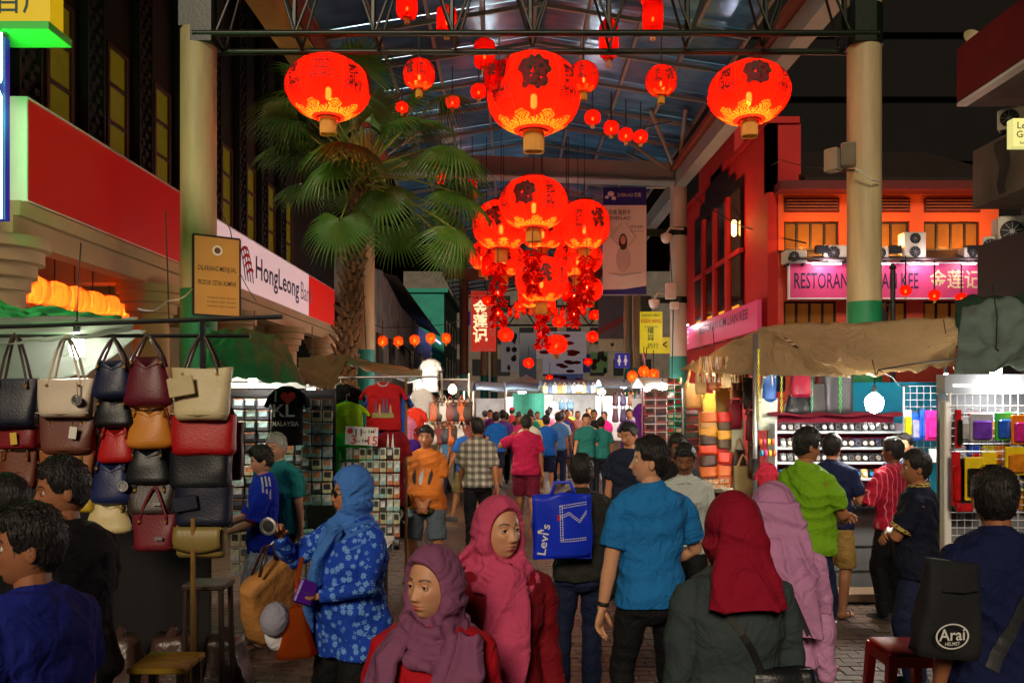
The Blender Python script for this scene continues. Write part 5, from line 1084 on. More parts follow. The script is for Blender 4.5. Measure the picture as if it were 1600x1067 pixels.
def floral(name, base, flow, sc):
    m = cloth(name, base, wr=.35); nt, b = nodes_of(m); tc = nt.nodes.new('ShaderNodeTexCoord')
    vo = nt.nodes.new('ShaderNodeTexVoronoi'); vo.inputs['Scale'].default_value = sc; nt.links.new(tc.outputs['Object'], vo.inputs['Vector'])
    sub = nt.nodes.new('ShaderNodeVectorMath'); sub.operation = 'SUBTRACT'; ml = nt.nodes.new('ShaderNodeVectorMath'); ml.operation = 'SCALE'; ml.inputs['Scale'].default_value = 1
    nt.links.new(tc.outputs['Object'], sub.inputs[0]); nt.links.new(vo.outputs['Position'], sub.inputs[1]); sp = nt.nodes.new('ShaderNodeSeparateXYZ'); nt.links.new(sub.outputs[0], sp.inputs[0])
    at = nt.nodes.new('ShaderNodeMath'); at.operation = 'ARCTAN2'; nt.links.new(sp.outputs['Z'], at.inputs[0]); nt.links.new(sp.outputs['X'], at.inputs[1])
    mu = nt.nodes.new('ShaderNodeMath'); mu.operation = 'MULTIPLY'; mu.inputs[1].default_value = 8; nt.links.new(at.outputs[0], mu.inputs[0]); co = nt.nodes.new('ShaderNodeMath'); co.operation = 'COSINE'; nt.links.new(mu.outputs[0], co.inputs[0])
    ma = nt.nodes.new('ShaderNodeMath'); ma.operation = 'MULTIPLY_ADD'; ma.inputs[1].default_value = .09; nt.links.new(co.outputs[0], ma.inputs[0]); nt.links.new(vo.outputs['Distance'], ma.inputs[2])
    rp_ = nt.nodes.new('ShaderNodeValToRGB'); cr = rp_.color_ramp; cr.interpolation = 'CONSTANT'
    for pos, v in ((0, .15), (.10, 1), (.20, .35), (.26, .95), (.36, 0)):
        e = cr.elements[0] if pos == 0 else cr.elements.new(pos); e.position = pos; e.color = (v, v, v, 1)
    cr.elements[len(cr.elements) - 1].color = (0, 0, 0, 1); nt.links.new(ma.outputs[0], rp_.inputs[0])
    mx = nt.nodes.new('ShaderNodeMix'); mx.data_type = 'RGBA'; src = b.inputs['Base Color'].links[0].from_socket; nt.links.new(rp_.outputs[0], mx.inputs[0]); nt.links.new(src, mx.inputs[6]); mx.inputs[7].default_value = (*flow, 1); nt.links.new(mx.outputs[2], b.inputs['Base Color'])
    return m
def striped(name, base, line, scale, axis='X', duty=.12, axis2=None, line2=None):
    m = cloth(name, base, wr=.35); nt, b = nodes_of(m); tc = nt.nodes.new('ShaderNodeTexCoord'); sp = nt.nodes.new('ShaderNodeSeparateXYZ'); nt.links.new(tc.outputs['Object'], sp.inputs[0]); src = b.inputs['Base Color'].links[0].from_socket
    for ax, ln in ((axis, line), (axis2, line2 or line)):
        if not ax: continue
        mu = nt.nodes.new('ShaderNodeMath'); mu.operation = 'MULTIPLY'; mu.inputs[1].default_value = scale; nt.links.new(sp.outputs[ax], mu.inputs[0]); fr = nt.nodes.new('ShaderNodeMath'); fr.operation = 'FRACT'; nt.links.new(mu.outputs[0], fr.inputs[0])
        lt = nt.nodes.new('ShaderNodeMath'); lt.operation = 'LESS_THAN'; lt.inputs[1].default_value = duty; nt.links.new(fr.outputs[0], lt.inputs[0])
        ms = nt.nodes.new('ShaderNodeMath'); ms.operation = 'MULTIPLY'; ms.inputs[1].default_value = .85 if not axis2 else .55; nt.links.new(lt.outputs[0], ms.inputs[0])
        mx = nt.nodes.new('ShaderNodeMix'); mx.data_type = 'RGBA'; nt.links.new(ms.outputs[0], mx.inputs[0]); nt.links.new(src, mx.inputs[6]); mx.inputs[7].default_value = (*ln, 1); src = mx.outputs[2]
    nt.links.new(src, b.inputs['Base Color']); return m
def back_strap(root, target, pts, w, m, name='bag_strap'):
    pts = [Vector(p) for p in pts]
    def fn(a, b):
        i = min(int(a * (len(pts) - 1)), len(pts) - 2); p = pts[i].lerp(pts[i + 1], a * (len(pts) - 1) - i); dr = (pts[i + 1] - pts[i]).normalized(); sd_ = dr.cross(Vector((0, 1, 0))); return tuple(p + sd_ * w * (b - .5))
    return decal(name, grid_poly(fn, 24, 3), target, root, m, .006, (0, 1, 0))
def kid(root, nm): return [c for c in root.children if c.name.startswith(nm)][0]
JEAN = cloth('denim_navy', C(26, 34, 62), .8); BLKT = cloth('black_trouser', C(20, 20, 24), .8); JEAN2 = cloth('denim_blue', C(64, 92, 140), .8); KHAK = cloth('khaki', C(160, 128, 70), .8)
NVT = cloth('navy_tee', C(24, 32, 66)); BLK = cloth('black_tee', C(20, 20, 22))
# 1 woman in the blue hijab
person('woman in blue hijab and flowered blue blouse holding a purple wallet', -.86, 4.45, 1.60, 140, (floral('blue_floral', C(26, 66, 176), C(120, 175, 235), 25), 'long', .70), (BLKT, 'long'), fem=True, g=1.24, belly=.03, lod=0, sk='tan', hy=-26, hp=2,
       hijab=dict(m=cloth('blue_hijab', C(66, 118, 196), var=.2), drape=1.16, amp=.008, kk=34, rise=.03, open_=.92, tail=[([(-.06, .12, 1.42), (.02, .19, 1.25), (.08, .20, 1.05), (.12, .19, .92), (.14, .18, .84)], .10)]), arms=(((.20, .33, 1.36), (.8, -.3, -1)), ((.10, .30, 1.07), (1, -.3, -.8))), curl=(1.0, .8),
       hd=(((-.3, .5, .8), (-.6, .5, -.6), (-.5, -.2, .6)), ((.75, .55, -.1), (0, .3, 1), (0, 1, 0))))
root, shirt, J, S, HT = person.last
def world(root, v): return root.matrix_world @ (S @ Vector(v))
bpy.context.view_layer.update()
def at_hand(side, d=(0, 0, 0)): return person.last[0].matrix_world @ (person.last[3] @ (person.last[2][side][2] + Vector(d)))
gl = MB()
for s in (1, -1): gl.lathe([(.021, 0), (.021, .003), (.018, .003), (.018, 0)], 16, T=Tr(s * .032, .094, .004) @ Rx(90))
gl.tube([(-.012, .098, .006), (0, .102, .009), (.012, .098, .006)], .0018, 5).tube([(.052, .092, .006), (.078, .04, .01), (.085, -.02, .005)], .0018, 5).tube([(-.052, .092, .006), (-.078, .04, .01), (-.085, -.02, .005)], .0018, 5)
gl.build('glasses', BLACK, root, T=HT)
q = at_hand(-1, (.02, .07, .03)); t = thing('wallet', 'purple wallet in the hand of the woman in blue', 'wallet', q, 40); MB().cbox((0, 0, 0), (.10, .028, .12), .01, T=Ry(25)).build('wallet_body', leather('purple', C(84, 30, 150)), t, auto=40); MB().box((0, -.0155, 0), (.08, .002, .003), T=Ry(25)).build('clasp', GOLDM if 'GOLDM' in globals() else STEEL, t)
q = at_hand(1, (-.02, .09, .07)); t = thing('trinket', 'round dark trinket with a pale ring held up by the woman in blue', 'trinket', q, -10); MB().lathe([(.045, 0), (.045, .012), (.036, .014), (.034, .008), (.001, .008)], 24, T=Rx(90)).build('disc', STEEL, t, auto=40); MB().lathe([(.030, 0), (.001, .003)], 20, T=Tr(0, -.009, 0) @ Rx(90)).build('face', BLACK, t)
# her bags
q = at_hand(1, (0, -.06, -.05)); t = thing('paper_bag', 'crumpled brown paper shopping bag on the forearm of the woman in blue', 'shopping bag', (q.x - .12, q.y, q.z - .14), 60)
PB = mat('kraft_paper', C(176, 122, 62), .7, var=.25, vs=5, bump=.7, bs=14)
def bagrings(w, d, h, n=9, sag=.15, tw=1.0, seed=0):
    rs = []
    for i in range(n + 1):
        u = i / n; ww = w * (1 + (tw - 1) * u) * (1 + sag * math.sin(math.pi * min(1, u * 1.2)) * .5); dd = d * (1 - .55 * u); ring = ellring(-h + h * u, ww / 2, dd / 2, 0, 28, 4.5)
        rs.append([Vector(p) + Vector((noise.noise(Vector((p[0] * 9 + seed, p[1] * 9, p[2] * 9))) * .02, noise.noise(Vector((p[0] * 9, p[1] * 9 + seed, p[2] * 9 + 5))) * .025, noise.noise(Vector((p[0] * 7, p[1] * 7 + 3, seed))) * .012)) for p in ring])
    return rs
MB().loft(bagrings(.34, .20, .36, seed=3)).build('bag_body', PB, t, smooth=True, T=Ry(-24) @ Rx(12)); strap(t, [(-.1, -.05, -.01), (-.03, -.03, .13), (.06, 0, .15), (.10, .03, -.02)], .010, leather('darkbrown', C(50, 30, 22)), 'handle'); strap(t, [(-.06, .05, -.02), (-.0, .03, .12), (.06, .02, .14), (.12, .05, -.03)], .010, leather('darkbrown', (0, 0, 0)), 'handle')
q = P(462, 985, 4.3); t = thing('plastic_bag', 'thin orange plastic bag hanging beside the woman in blue', 'plastic bag', (q.x, q.y, q.z + .12)); 
OP = lantern_cloth('orange_plastic', (.85, .20, .03), .25); MB().loft(bagrings(.19, .12, .25, 8, .3, .35, 9)).build('bag_body', OP, t, smooth=True); strap(t, [(0, 0, -.01), (.0, .02, .14), (.02, .05, .25)], .012, OP, 'handle')
q = P(432, 968, 4.3); t = thing('cap', 'pale grey and white caps hooked beside the orange plastic bag', 'cap', q); MB().ell((0, 0, .03), (.075, .09, .07), 16, 10, T=Rx(70)).build('crown', cloth('cap_grey', C(150, 150, 165)), t, smooth=True); MB().ell((-.0, -.01, -.08), (.06, .02, .075), 14, 8).build('peak', cloth('cap_white', C(215, 215, 220)), t, smooth=True)
# 2 woman in purple hijab, 3 woman in pink hijab
person('woman in mauve hijab and red top looking aside', -.25, 2.62, 1.52, 178, (cloth('red_top', C(176, 18, 34)), 'long', .7), (BLKT, 'long'), fem=True, lod=0, sk='light', hy=-34, hp=0,
       hijab=dict(m=cloth('mauve_hijab', C(132, 78, 112), var=.12), width=.70, drape=1.40, rolls=3, open_=1.12, amp=.006, kk=30, tail=[([(.10, .08, 1.44), (.15, .13, 1.36), (.17, .15, 1.22), (.17, .15, 1.0)], .07), ([(-.12, .09, 1.43), (-.10, .15, 1.32), (-.09, .17, 1.15), (-.08, .16, .95)], .10)], side=-1))
person('woman in pink hijab and dark red top looking over the crowd', -.05, 3.2, 1.605, 192, (cloth('wine_top', C(120, 14, 26)), 'long', .7), (BLKT, 'long'), fem=True, lod=0, sk='light', hy=26, hp=2,
       hijab=dict(m=cloth('pink_hijab', C(198, 74, 112), var=.12), width=.70, drape=1.40, rolls=3, open_=1.12, amp=.0065, kk=28, tail=[([(-.02, .10, 1.44), (0, .17, 1.33), (.01, .18, 1.18), (.02, .17, 1.02), (.03, .16, .92)], .095), ([(.10, -.02, 1.52), (.16, -.05, 1.44), (.17, -.08, 1.32)], .07)]))
# 4 man in the blue tee
person('tall man in bright blue tee with black trousers and a wrist watch', .76, 4.55, 1.77, 14, (cloth('bright_blue_tee', C(30, 112, 178)), 'short', .84), (BLKT, 'slim'), hair={'t': .016, 'front': .058, 'side': .012, 'topk': .006}, lod=0, sk='light', hy=66, hp=3, arms=(((.14, .24, 1.0), (.8, -.6, 0)), ((.27, .02, .80), (.4, -1, 0))), legs='wide', g=.97)
root, shirt, J, S, HT = person.last; a, e, w = J[-1]; d = (w - e).normalized()
wt = thing('wrist_watch', 'dark wrist watch worn by the man in the bright blue tee', 'watch', root.matrix_world @ (S @ w)); wt.location = (0, 0, 0); bpy.context.view_layer.update()
wp = root.matrix_world @ (S @ (w - d * .03)); wt.location = wp; rot = (root.matrix_world.to_3x3() @ d).to_track_quat('Z', 'Y').to_matrix().to_4x4(); wt.rotation_euler = rot.to_euler()
MB().lathe([(.030, -.012), (.033, -.01), (.033, .01), (.030, .012)], 20, cap=False).build('band', BLACK, wt, smooth=True); MB().lathe([(.02, 0), (.02, .008), (.016, .01)], 16, T=Tr(-.03, -.01, 0) @ Ry(-90)).build('dial', STEEL, wt)
# 5 man with the shopping bag
person('man in dark tee seen from behind carrying a blue shopping bag', .47, 5.6, 1.61, 4, (cloth('charcoal_tee', C(40, 40, 38)), 'short', .84), (JEAN, 'long'), hair={'t': .012, 'front': .07}, lod=0, sk='mid', arms=('down', ((.20, .20, 1.30), (.8, -.2, -1))), g=1.08, hy=-8, legs='shift')
root, shirt, J, S, HT = person.last; back_strap(root, shirt, [S @ Vector(p) for p in ((-.10, -.10, 1.40), (.0, -.14, 1.22), (.10, -.14, 1.02), (.15, -.06, .90))], .035, BLACK); MB().cbox((.2, -.02, .84), (.1, .2, .24), .02).build('hip_bag', BLACK, root, T=S)
q = P(880, 820, 5.32); t = thing('shopping_bag', 'bright blue shopping bag with white stitched pocket print and lettering', 'shopping bag', q, 4)
SB = mat('blue_bag', C(18, 48, 200), .45, var=.12, vs=4, bump=.3, bs=8); o = MB().sheet(lambda a, b: (-.19 + .37 * a + .012 * math.sin(5 * b), -.02 * math.sin(math.pi * a) - .03 * math.sin(2 * b) + .012 * math.sin(7 * a + 2 * b), -.21 + .41 * b + .02 * (a - .5) - .015 * math.sin(9 * a) * b), 16, 16, .004).build('front_panel', SB, t, smooth=True)
MB().sheet(lambda a, b: (-.19 + .37 * a, .05 + .03 * math.sin(math.pi * a), -.21 + .40 * b), 10, 10, .004).build('back_panel', SB, t, smooth=True); MB().sheet(lambda a, b: (-.19 + .37 * a, -.01 + .07 * b, -.21), 6, 3, .004).build('bottom', SB, t); MB().sheet(lambda a, b: (-.19 + .006 * math.sin(9 * b), -.01 + .07 * a, -.21 + .40 * b), 3, 6, .004).sheet(lambda a, b: (.18, -.01 + .07 * a, -.21 + .40 * b), 3, 6, .004).build('gusset', SB, t)
strap(t, [(-.08, .0, .18), (-.05, .03, .27), (.05, .03, .27), (.08, 0, .18)], .012, SB, 'handle')
dm = MB()
def dash(p0, p1, n=14):
    for i in range(n):
        u0, u1 = i / n, (i + .62) / n; A, B = Vector(p0).lerp(Vector(p1), u0), Vector(p0).lerp(Vector(p1), u1); pr = (B - A).normalized(); nn = Vector((-pr.z, 0, pr.x)) * .0028; dm.add([A - nn, B - nn, B + nn, A + nn], [(0, 1, 2, 3)])
for o_ in (0, .014):
    dash((-.03 + o_, 0, .13 - o_), (.15, 0, .15 - o_)); dash((-.03 + o_, 0, .13), (-.02 + o_, 0, -.10)); dash((-.02, 0, -.10 + o_), (.15, 0, -.09 + o_)); dash((-.025, 0, .05 + o_), (.03, 0, .075 + o_), 5); dash((.03, 0, .075 + o_), (.10, 0, .02 + o_), 6); dash((.10, 0, .02 + o_), (.15, 0, .085 + o_), 6)
decal('pocket_stitching', dm, o, t, WHITE, .003, (0, 1, 0)); tm_ = MB().text("Levi's", .075, Tr(-.125, 0, -.09) @ Ry(-90 + 8), off=.012, w=.20); decal('lettering', tm_, o, t, WHITE, .003, (0, 1, 0)); decal('red_tab', grid_poly(lambda a, b: (-.045 + .014 * a, 0, .035 + .04 * b), 2, 2), o, t, mat('tab_red', C(190, 20, 30), .5), .004, (0, 1, 0)); decal('mark', MB().lathe([(.012, 0), (.012, .001), (.009, .001), (.009, 0)], 12, T=Tr(-.155, 0, -.04) @ Rx(90)), o, t, WHITE, .003, (0, 1, 0))
# 6 woman in maroon hijab, 7 woman in lilac hijab
person('woman in maroon hijab and dark grey coat seen from behind', .80, 3.0, 1.63, 4, (cloth('slate_coat', C(56, 66, 68)), 'long', .45), (BLKT, 'long'), fem=True, lod=0, g=1.06, hijab=dict(m=cloth('maroon_hijab', C(140, 14, 40), var=.12), drape=1.42, width=.66, back=1.33, wb=.78, amp=.006, kk=24, rise=.02))
root, shirt, J, S, HT = person.last; back_strap(root, shirt, [S @ Vector(p) for p in ((-.10, -.165, 1.36), (.02, -.165, 1.18), (.10, -.165, 1.02), (.16, -.14, .88), (.18, -.08, .76))], .024, BLACK)
q = P(1222, 1045, 2.9); t = thing('shoulder_bag', 'black leather shoulder bag of the woman in the dark grey coat', 'bag', q); MB().loft(bagrings(.24, .12, .22, 8, .2, .9, 4)).build('bag_body', leather('black', C(22, 24, 28)), t, smooth=True); MB().lathe([(.012, 0), (.012, .01)], 12, T=Tr(-.06, -.07, -.06) @ Rx(90)).build('clasp', STEEL, t)
person('woman in lilac hijab and patterned skirt seen from behind', 1.14, 3.62, 1.615, -12, (cloth('lilac_top', C(196, 140, 180)), 'long', .90), (floral('batik_skirt', C(40, 62, 100), C(190, 205, 220), 26), 'skirt'), fem=True, lod=0, hijab=dict(m=cloth('lilac_hijab', C(182, 126, 168), var=.12), drape=1.14, width=1.0, back=1.06, amp=.008, kk=34), hy=-20)
root, shirt, J, S, HT = person.last; back_strap(root, kid(root, 'hijab'), [S @ Vector(p) for p in ((-.06, -.20, 1.40), (.06, -.20, 1.24), (.14, -.17, 1.05))], .02, BLACK)
# 8.. shoppers at the watch stall
person('man in lime green tee looking at his phone by the watch stall', 2.17, 6.15, 1.76, -62, (cloth('lime_tee', C(112, 160, 26)), 'short', .84), (JEAN, 'long'), hair={'t': .014, 'front': .06, 'side': .0, 'topk': .012}, lod=0, sk='mid', arms=(((.05, .33, 1.06), (.9, -.3, -.8)), ((.05, .36, 1.08), (.9, -.3, -.8))), g=1.12, belly=.03, hy=-18, hp=-8, feet='sandal', beard=.4)
root, shirt, J, S, HT = person.last; strap(root, [S @ Vector(p) for p in ((-.13, -.12, 1.30), (-.11, -.06, 1.435), (-.08, .04, 1.43), (-.02, .14, 1.3))], .016, BLACK, 'bag_strap')
q = at_hand(-1, (-.0, .09, .03)); t = thing('phone', 'black phone in the hands of the man in lime green', 'phone', q, -60); MB().cbox((0, 0, 0), (.075, .15, .01), .004, T=Rx(25)).build('case', BLACK, t); MB().box((0, 0, .0062), (.066, .135, .001), T=Rx(25)).build('screen', mat('phone_screen', (.05, .06, .08), .1, emit=(.4, .5, .7), es=.15), t)
person('man in navy tee and khaki shorts behind the man in lime green', 2.92, 7.6, 1.66, -40, (NVT, 'short', .84), (KHAK, 'shorts'), hair={}, lod=1, sk='tan', feet='sandal', arms=('hold', 'hold'))
person('man in red striped shirt leaning at the watch counter', 3.44, 7.5, 1.63, 22, (striped('red_stripe', C(176, 26, 54), C(220, 130, 140), 26, 'X', .14), 'half', .86), (BLKT, 'long'), hair={}, lod=1, sk='dark', arms=('hold', 'hold'), hy=20)
person('man in navy polo with patterned collar standing arms folded', 2.78, 5.7, 1.63, 62, (cloth('navy_polo', C(18, 22, 40)), 'short', .82), (JEAN, 'long'), hair={}, lod=0, sk='mid', arms=('cross', 'cross'), hy=12, g=1.05, belly=.02)
root, shirt, J, S, HT = person.last
YC = striped('yellow_trim', C(30, 28, 34), C(210, 180, 90), 60, 'X', .5, 'Z', C(210, 180, 90)); MB().lathe([(.074, 0), (.080, .022), (.070, .044)], 18, T=S @ Tr(0, -.008, 1.437) @ Rx(-14), cap=False).build('collar', YC, root, smooth=True)
for s in (1, -1): a, e, w = J[s]; dq = (e - a).normalized(); c = a.lerp(e, .70); MB().tube([c - dq * .012, c + dq * .016], [.076, .077], 16, T=S, cap=False).build('sleeve_trim', YC, root, smooth=True)
person('man in navy tee with a black messenger bag on his back', 1.98, 3.4, 1.70, 6, (cloth('navy_tee_near', C(18, 26, 64)), 'short', .80), (JEAN, 'long'), hair={'t': .015}, lod=0, sk='mid', g=1.1, arms=('down', ((.25, .0, .84), (.5, -1, 0))), hy=-22)
root, shirt, J, S, HT = person.last; back_strap(root, shirt, [S @ Vector(p) for p in ((.13, -.06, 1.41), (.06, -.15, 1.28), (-.02, -.175, 1.12), (-.12, -.18, .94))], .05, mat('strap_black', (.02, .02, .024), .6))
q = P(1508, 965, 3.14); t = thing('messenger_bag', 'black messenger bag with a white oval helmet logo', 'bag', q, 8); NYL = mat('nylon_black', (.010, .010, .012), .85, var=.2, bump=.2, bs=50); o = MB().loft(bagrings(.25, .13, .36, 10, .1, .85, 2)).build('bag_body', NYL, t, smooth=True, T=Tr(0, .07, .2) @ Ry(7))
MB().tube([(-.08, .012, .10), (0, .006, .095), (.07, .012, .10)], .004, 5).build('zip', BLACK, t); lg_ = MB()
N = 40
for i in range(N):
    a0, a1 = 2 * math.pi * i / N, 2 * math.pi * (i + 1) / N; lg_.add([(-.07 + .068 * r * math.cos(a), -.013, -.0 + .048 * r * math.sin(a)) for a in (a0, a1) for r in (1, .90)], [(0, 1, 3, 2)])
lg_.v = [(x_, y_ - .012, z_ - .06) for x_, y_, z_ in lg_.v]; lg_.text('Arai', .062, Tr(-.07, -.025, -.056), off=.012, w=.105).text('HELMET', .018, Tr(-.07, -.025, -.088), off=.006, w=.06); lg_.build('logo', WHITE, t)
# 9 the two men at the left edge
person('man in royal blue tee with his back turned close by the handbag stall', -1.44, 2.5, 1.665, 80, (cloth('royal_tee', C(24, 34, 120)), 'short', .82), (BLKT, 'long'), hair={'t': .016}, lod=0, sk='mid', hy=36, g=1.12)
person('man in black polo turned sideways before the hanging handbags', -1.80, 3.35, 1.745, 72, (cloth('black_polo', C(16, 16, 20)), 'short', .84), (BLKT, 'long'), hair={'t': .015}, lod=0, sk='mid', hy=52, hp=-6, g=1.14, beard=.3, arms=('hold', 'down'))
person('dark haired man half hidden behind the man in black polo', -2.12, 3.5, 1.66, 70, (BLK, 'short', .84), (BLKT, 'long'), hair={}, lod=1, sk='dark')
# 10 around the tee shirt stall
person('man in football jersey with white shoulder stripes looking down', -2.02, 6.75, 1.60, 112, (cloth('jersey_blue', C(24, 50, 190)), 'half', .80), (cloth('white_short', C(190, 190, 200)), 'shorts'), hair={'t': .02, 'side': .0, 'topk': .01}, lod=0, sk='light', arms=(((.08, .30, 1.05), (.8, -.4, -.8)), ((.1, .30, 1.0), (.8, -.4, -.8))), hp=-16, feet='sandal')
root, shirt, J, S, HT = person.last
for i in range(3): decal('shoulder_stripe', grid_poly(lambda a, b: tuple(S @ Vector((-.10 - .14 * a, -.045 + .03 * i + .014 * b, 1.3 - .02 * a))), 10, 2), shirt, root, WHITE, .003, (0, 0, -1))
for s in (1, -1): a, e, w = J[s]; dq = (e - a).normalized(); c = a.lerp(e, .97); MB().tube([c - dq * .008, c + dq * .012], [.074, .075], 16, T=S, cap=False).build('sleeve_trim', mat('trim_red', C(190, 20, 30), .7), root, smooth=True)
decal('crest', grid_poly(lambda a, b: tuple(S @ Vector((-.09 + .06 * a, .3, 1.20 + .09 * b))), 4, 4), shirt, root, mat('crest_grey', C(150, 150, 160), .6, var=.5, vs=60), .003, (0, -1, 0)); decal('crest_flag', grid_poly(lambda a, b: tuple(S @ Vector((-.08 + .03 * a, .3, 1.30 + .022 * b))), 3, 3), shirt, root, WHITE, .003, (0, -1, 0))
person('grey haired man in teal shirt behind the football jersey man', -2.06, 7.3, 1.68, 168, (cloth('teal_shirt', C(34, 126, 128)), 'short', .84), (BLKT, 'long'), hair={'mat': HAIRG, 't': .014}, lod=0, sk='light', hy=-14, hp=-10)
person('stout man in orange tee with penguin print standing with clasped hands', -.94, 9.1, 1.68, 176, (cloth('orange_tee', C(214, 120, 48)), 'short', .80), (cloth('grey_denim', C(84, 96, 108)), 'shorts'), hair={'t': .018}, lod=0, sk='tan', arms=('clasp', 'clasp'), g=1.12, belly=.05, feet='shoe', shoe=(.03, .03, .03), legs='wide')
root, shirt, J, S, HT = person.last
for i, (x, c) in enumerate(((.09, (.02, .02, .022)), (.015, (.42, .42, .42)), (-.075, (.02, .02, .022)))):
    decal('penguin_print', grid_poly(lambda a, b: tuple(S @ Vector((x + (.021 * math.sin(math.pi * min(1, .10 + b * .9)) ** .5 * (1 - .45 * (b > .72))) * (2 * a - 1) + .012 * math.sin(3 * b + i), .5, 1.09 + .17 * b))), 4, 10), shirt, root, mat('penguin%d' % i, c, .7), .004, (0, -1, 0))
MB().ell((0, .13, .80), (.12, .05, .06), 14, 8).build('waist_pouch', cloth('camo', C(60, 58, 34), var=.6), root, T=S, smooth=True)
person('man with moustache in pale grey shirt looking down', 1.36, 6.55, 1.62, 172, (cloth('pale_shirt', C(176, 182, 178)), 'half', .84), (BLKT, 'long'), hair={'t': .018, 'topk': .012}, lod=0, sk='dark', beard=1.3, hp=-14, hy=-6, shoe=(.35, .22, .05), arms=(((.18, .14, .92), (.8, -.8, 0)), 'down'))
root, shirt, J, S, HT = person.last; decal('pocket', grid_poly(lambda a, b: tuple(S @ Vector((-.13 + .09 * a, .4, 1.16 + .10 * b))), 5, 5), shirt, root, cloth('pale_pocket', C(160, 166, 162)), .004, (0, -1, 0)); decal('pen', grid_poly(lambda a, b: tuple(S @ Vector((-.085 + .008 * a, .4, 1.19 + .09 * b))), 1, 4), shirt, root, STEEL, .008, (0, -1, 0))
MB().sheet(lambda a, b: ((.012 + .06 * a) * (1 if b < .5 else 1), .075 + .02 * (1 - a) + .02 * b, 1.46 - .05 * b - .015 * a), 5, 4, .004).sheet(lambda a, b: (-(.012 + .06 * a), .075 + .02 * (1 - a) + .02 * b, 1.46 - .05 * b - .015 * a), 5, 4, .004).build('collar', cloth('pale_shirt', (0, 0, 0)), root, T=S)
person('man in dark printed tee walking and looking down', 1.20, 8.5, 1.74, 158, (cloth('dark_print_tee', C(26, 32, 52)), 'short', .84), (JEAN2, 'long'), hair={'t': .018}, lod=1, sk='tan', hy=-24, hp=-16, legs='walkR')
person('man whose dark hair shows behind the bright blue tee', 1.50, 7.6, 1.66, 190, (BLK, 'short', .84), (BLKT, 'long'), hair={}, lod=1, sk='dark', hp=-14)
# 11 the street crowd
PLAID = striped('plaid_shirt', C(186, 178, 166), C(30, 24, 26), 11, 'X', .5, 'Z', C(36, 28, 30))
person('man in checked black and white shirt walking away', -.45, 11.0, 1.72, 4, (PLAID, 'half', .82), (BLKT, 'long'), hair={}, lod=1, sk='mid', legs='walkR', arms=('back', 'fwd'), g=1.04)
person('man in crimson polo and maroon shorts walking away with a phone', .22, 13.0, 1.72, 2, (cloth('crimson_polo', C(168, 26, 70)), 'short', .80), (cloth('maroon_shorts', C(100, 20, 44)), 'shorts'), hair={}, lod=1, sk='mid', legs='walkL', arms=('down', ((.26, .16, 1.36), (1, .2, -.5))), g=1.14, belly=.03, feet='sandal', hy=10)
crowd = [(.72, 17.5, 1.63, 6, (28, 92, 190), 'shorts', (30, 34, 70), 'man in royal blue tee and navy shorts with white sneakers'), (1.06, 19, 1.66, 0, (70, 116, 180), 'long', (36, 44, 80), 'man in faded blue shirt walking away'), (1.28, 21, 1.68, 176, (40, 52, 130), 'shorts', (60, 70, 120), 'man in navy vest facing the crowd'), (2.02, 20.5, 1.70, 172, (22, 22, 26), 'long', (70, 100, 150), 'man in black tee and jeans striding forward'),
         (-.75, 13.5, 1.66, 60, (40, 90, 170), 'shorts', (120, 110, 70), 'man in blue tee turning aside beside the checked shirt'), (-.35, 18.5, 1.68, 6, (24, 96, 190), 'shorts', (36, 40, 60), 'man in blue tee with a white back print'), (.15, 19.5, 1.60, 170, (200, 60, 110), 'long', (40, 40, 60), 'woman in pink top in the middle of the crowd'), (-1.35, 17, 1.58, 150, (70, 120, 170), 'long', (40, 40, 60), 'woman in checked blue top near the shirt stall'), (-1.7, 18.5, 1.60, 165, (90, 80, 60), 'long', (40, 40, 50), 'woman in brown top by the stall lamp'),
         (-1.0, 21, 1.7, 10, (190, 160, 40), 'long', (50, 50, 60), 'man in mustard shirt far in the crowd'), (-.6, 23, 1.66, 170, (90, 40, 120), 'long', (40, 40, 50), 'person in violet top far in the crowd'), (.5, 22.5, 1.68, 0, (30, 140, 110), 'long', (50, 50, 60), 'man in green tee in the crowd centre'), (1.55, 23.5, 1.66, 180, (120, 40, 40), 'long', (40, 40, 50), 'person in dark red top behind the navy vest'), (1.9, 24, 1.62, 175, (170, 120, 110), 'skirt', (60, 50, 50), 'woman in striped pale top beside the black tee'),
         (2.5, 22.5, 1.63, 165, (214, 40, 130), 'long', (40, 40, 60), 'woman in hot pink top by the white stall'), (2.35, 25.5, 1.7, 180, (60, 70, 50), 'long', (50, 50, 50), 'man in olive jacket far down the street'), (-1.5, 24.5, 1.68, 30, (60, 60, 70), 'long', (40, 40, 40), 'person in grey top beside the orange bulb'), (0.0, 26, 1.7, 0, (170, 50, 50), 'long', (40, 40, 50), 'person in red cap far in the crowd'), (.9, 27, 1.72, 180, (40, 60, 110), 'long', (40, 40, 50), 'person in dark blue top at the back of the crowd'), (1.3, 28.5, 1.7, 0, (200, 196, 190), 'long', (50, 50, 60), 'person in white top at the back of the crowd'), (-.3, 29, 1.7, 180, (90, 110, 60), 'long', (40, 40, 50), 'person in moss green top at the back of the crowd'),
         (-1.55, 12.2, 1.62, 40, (196, 168, 150), 'long', (40, 40, 46), 'person in pale pink top beside the shirt rack'), (-1.75, 14.2, 1.64, 100, (30, 34, 50), 'long', (30, 30, 36), 'person in dark top seated by the shirt rack'), (-2.0, 15.6, 1.66, 140, (210, 200, 180), 'long', (60, 50, 50), 'person in cream shirt beside the leaning rack')]
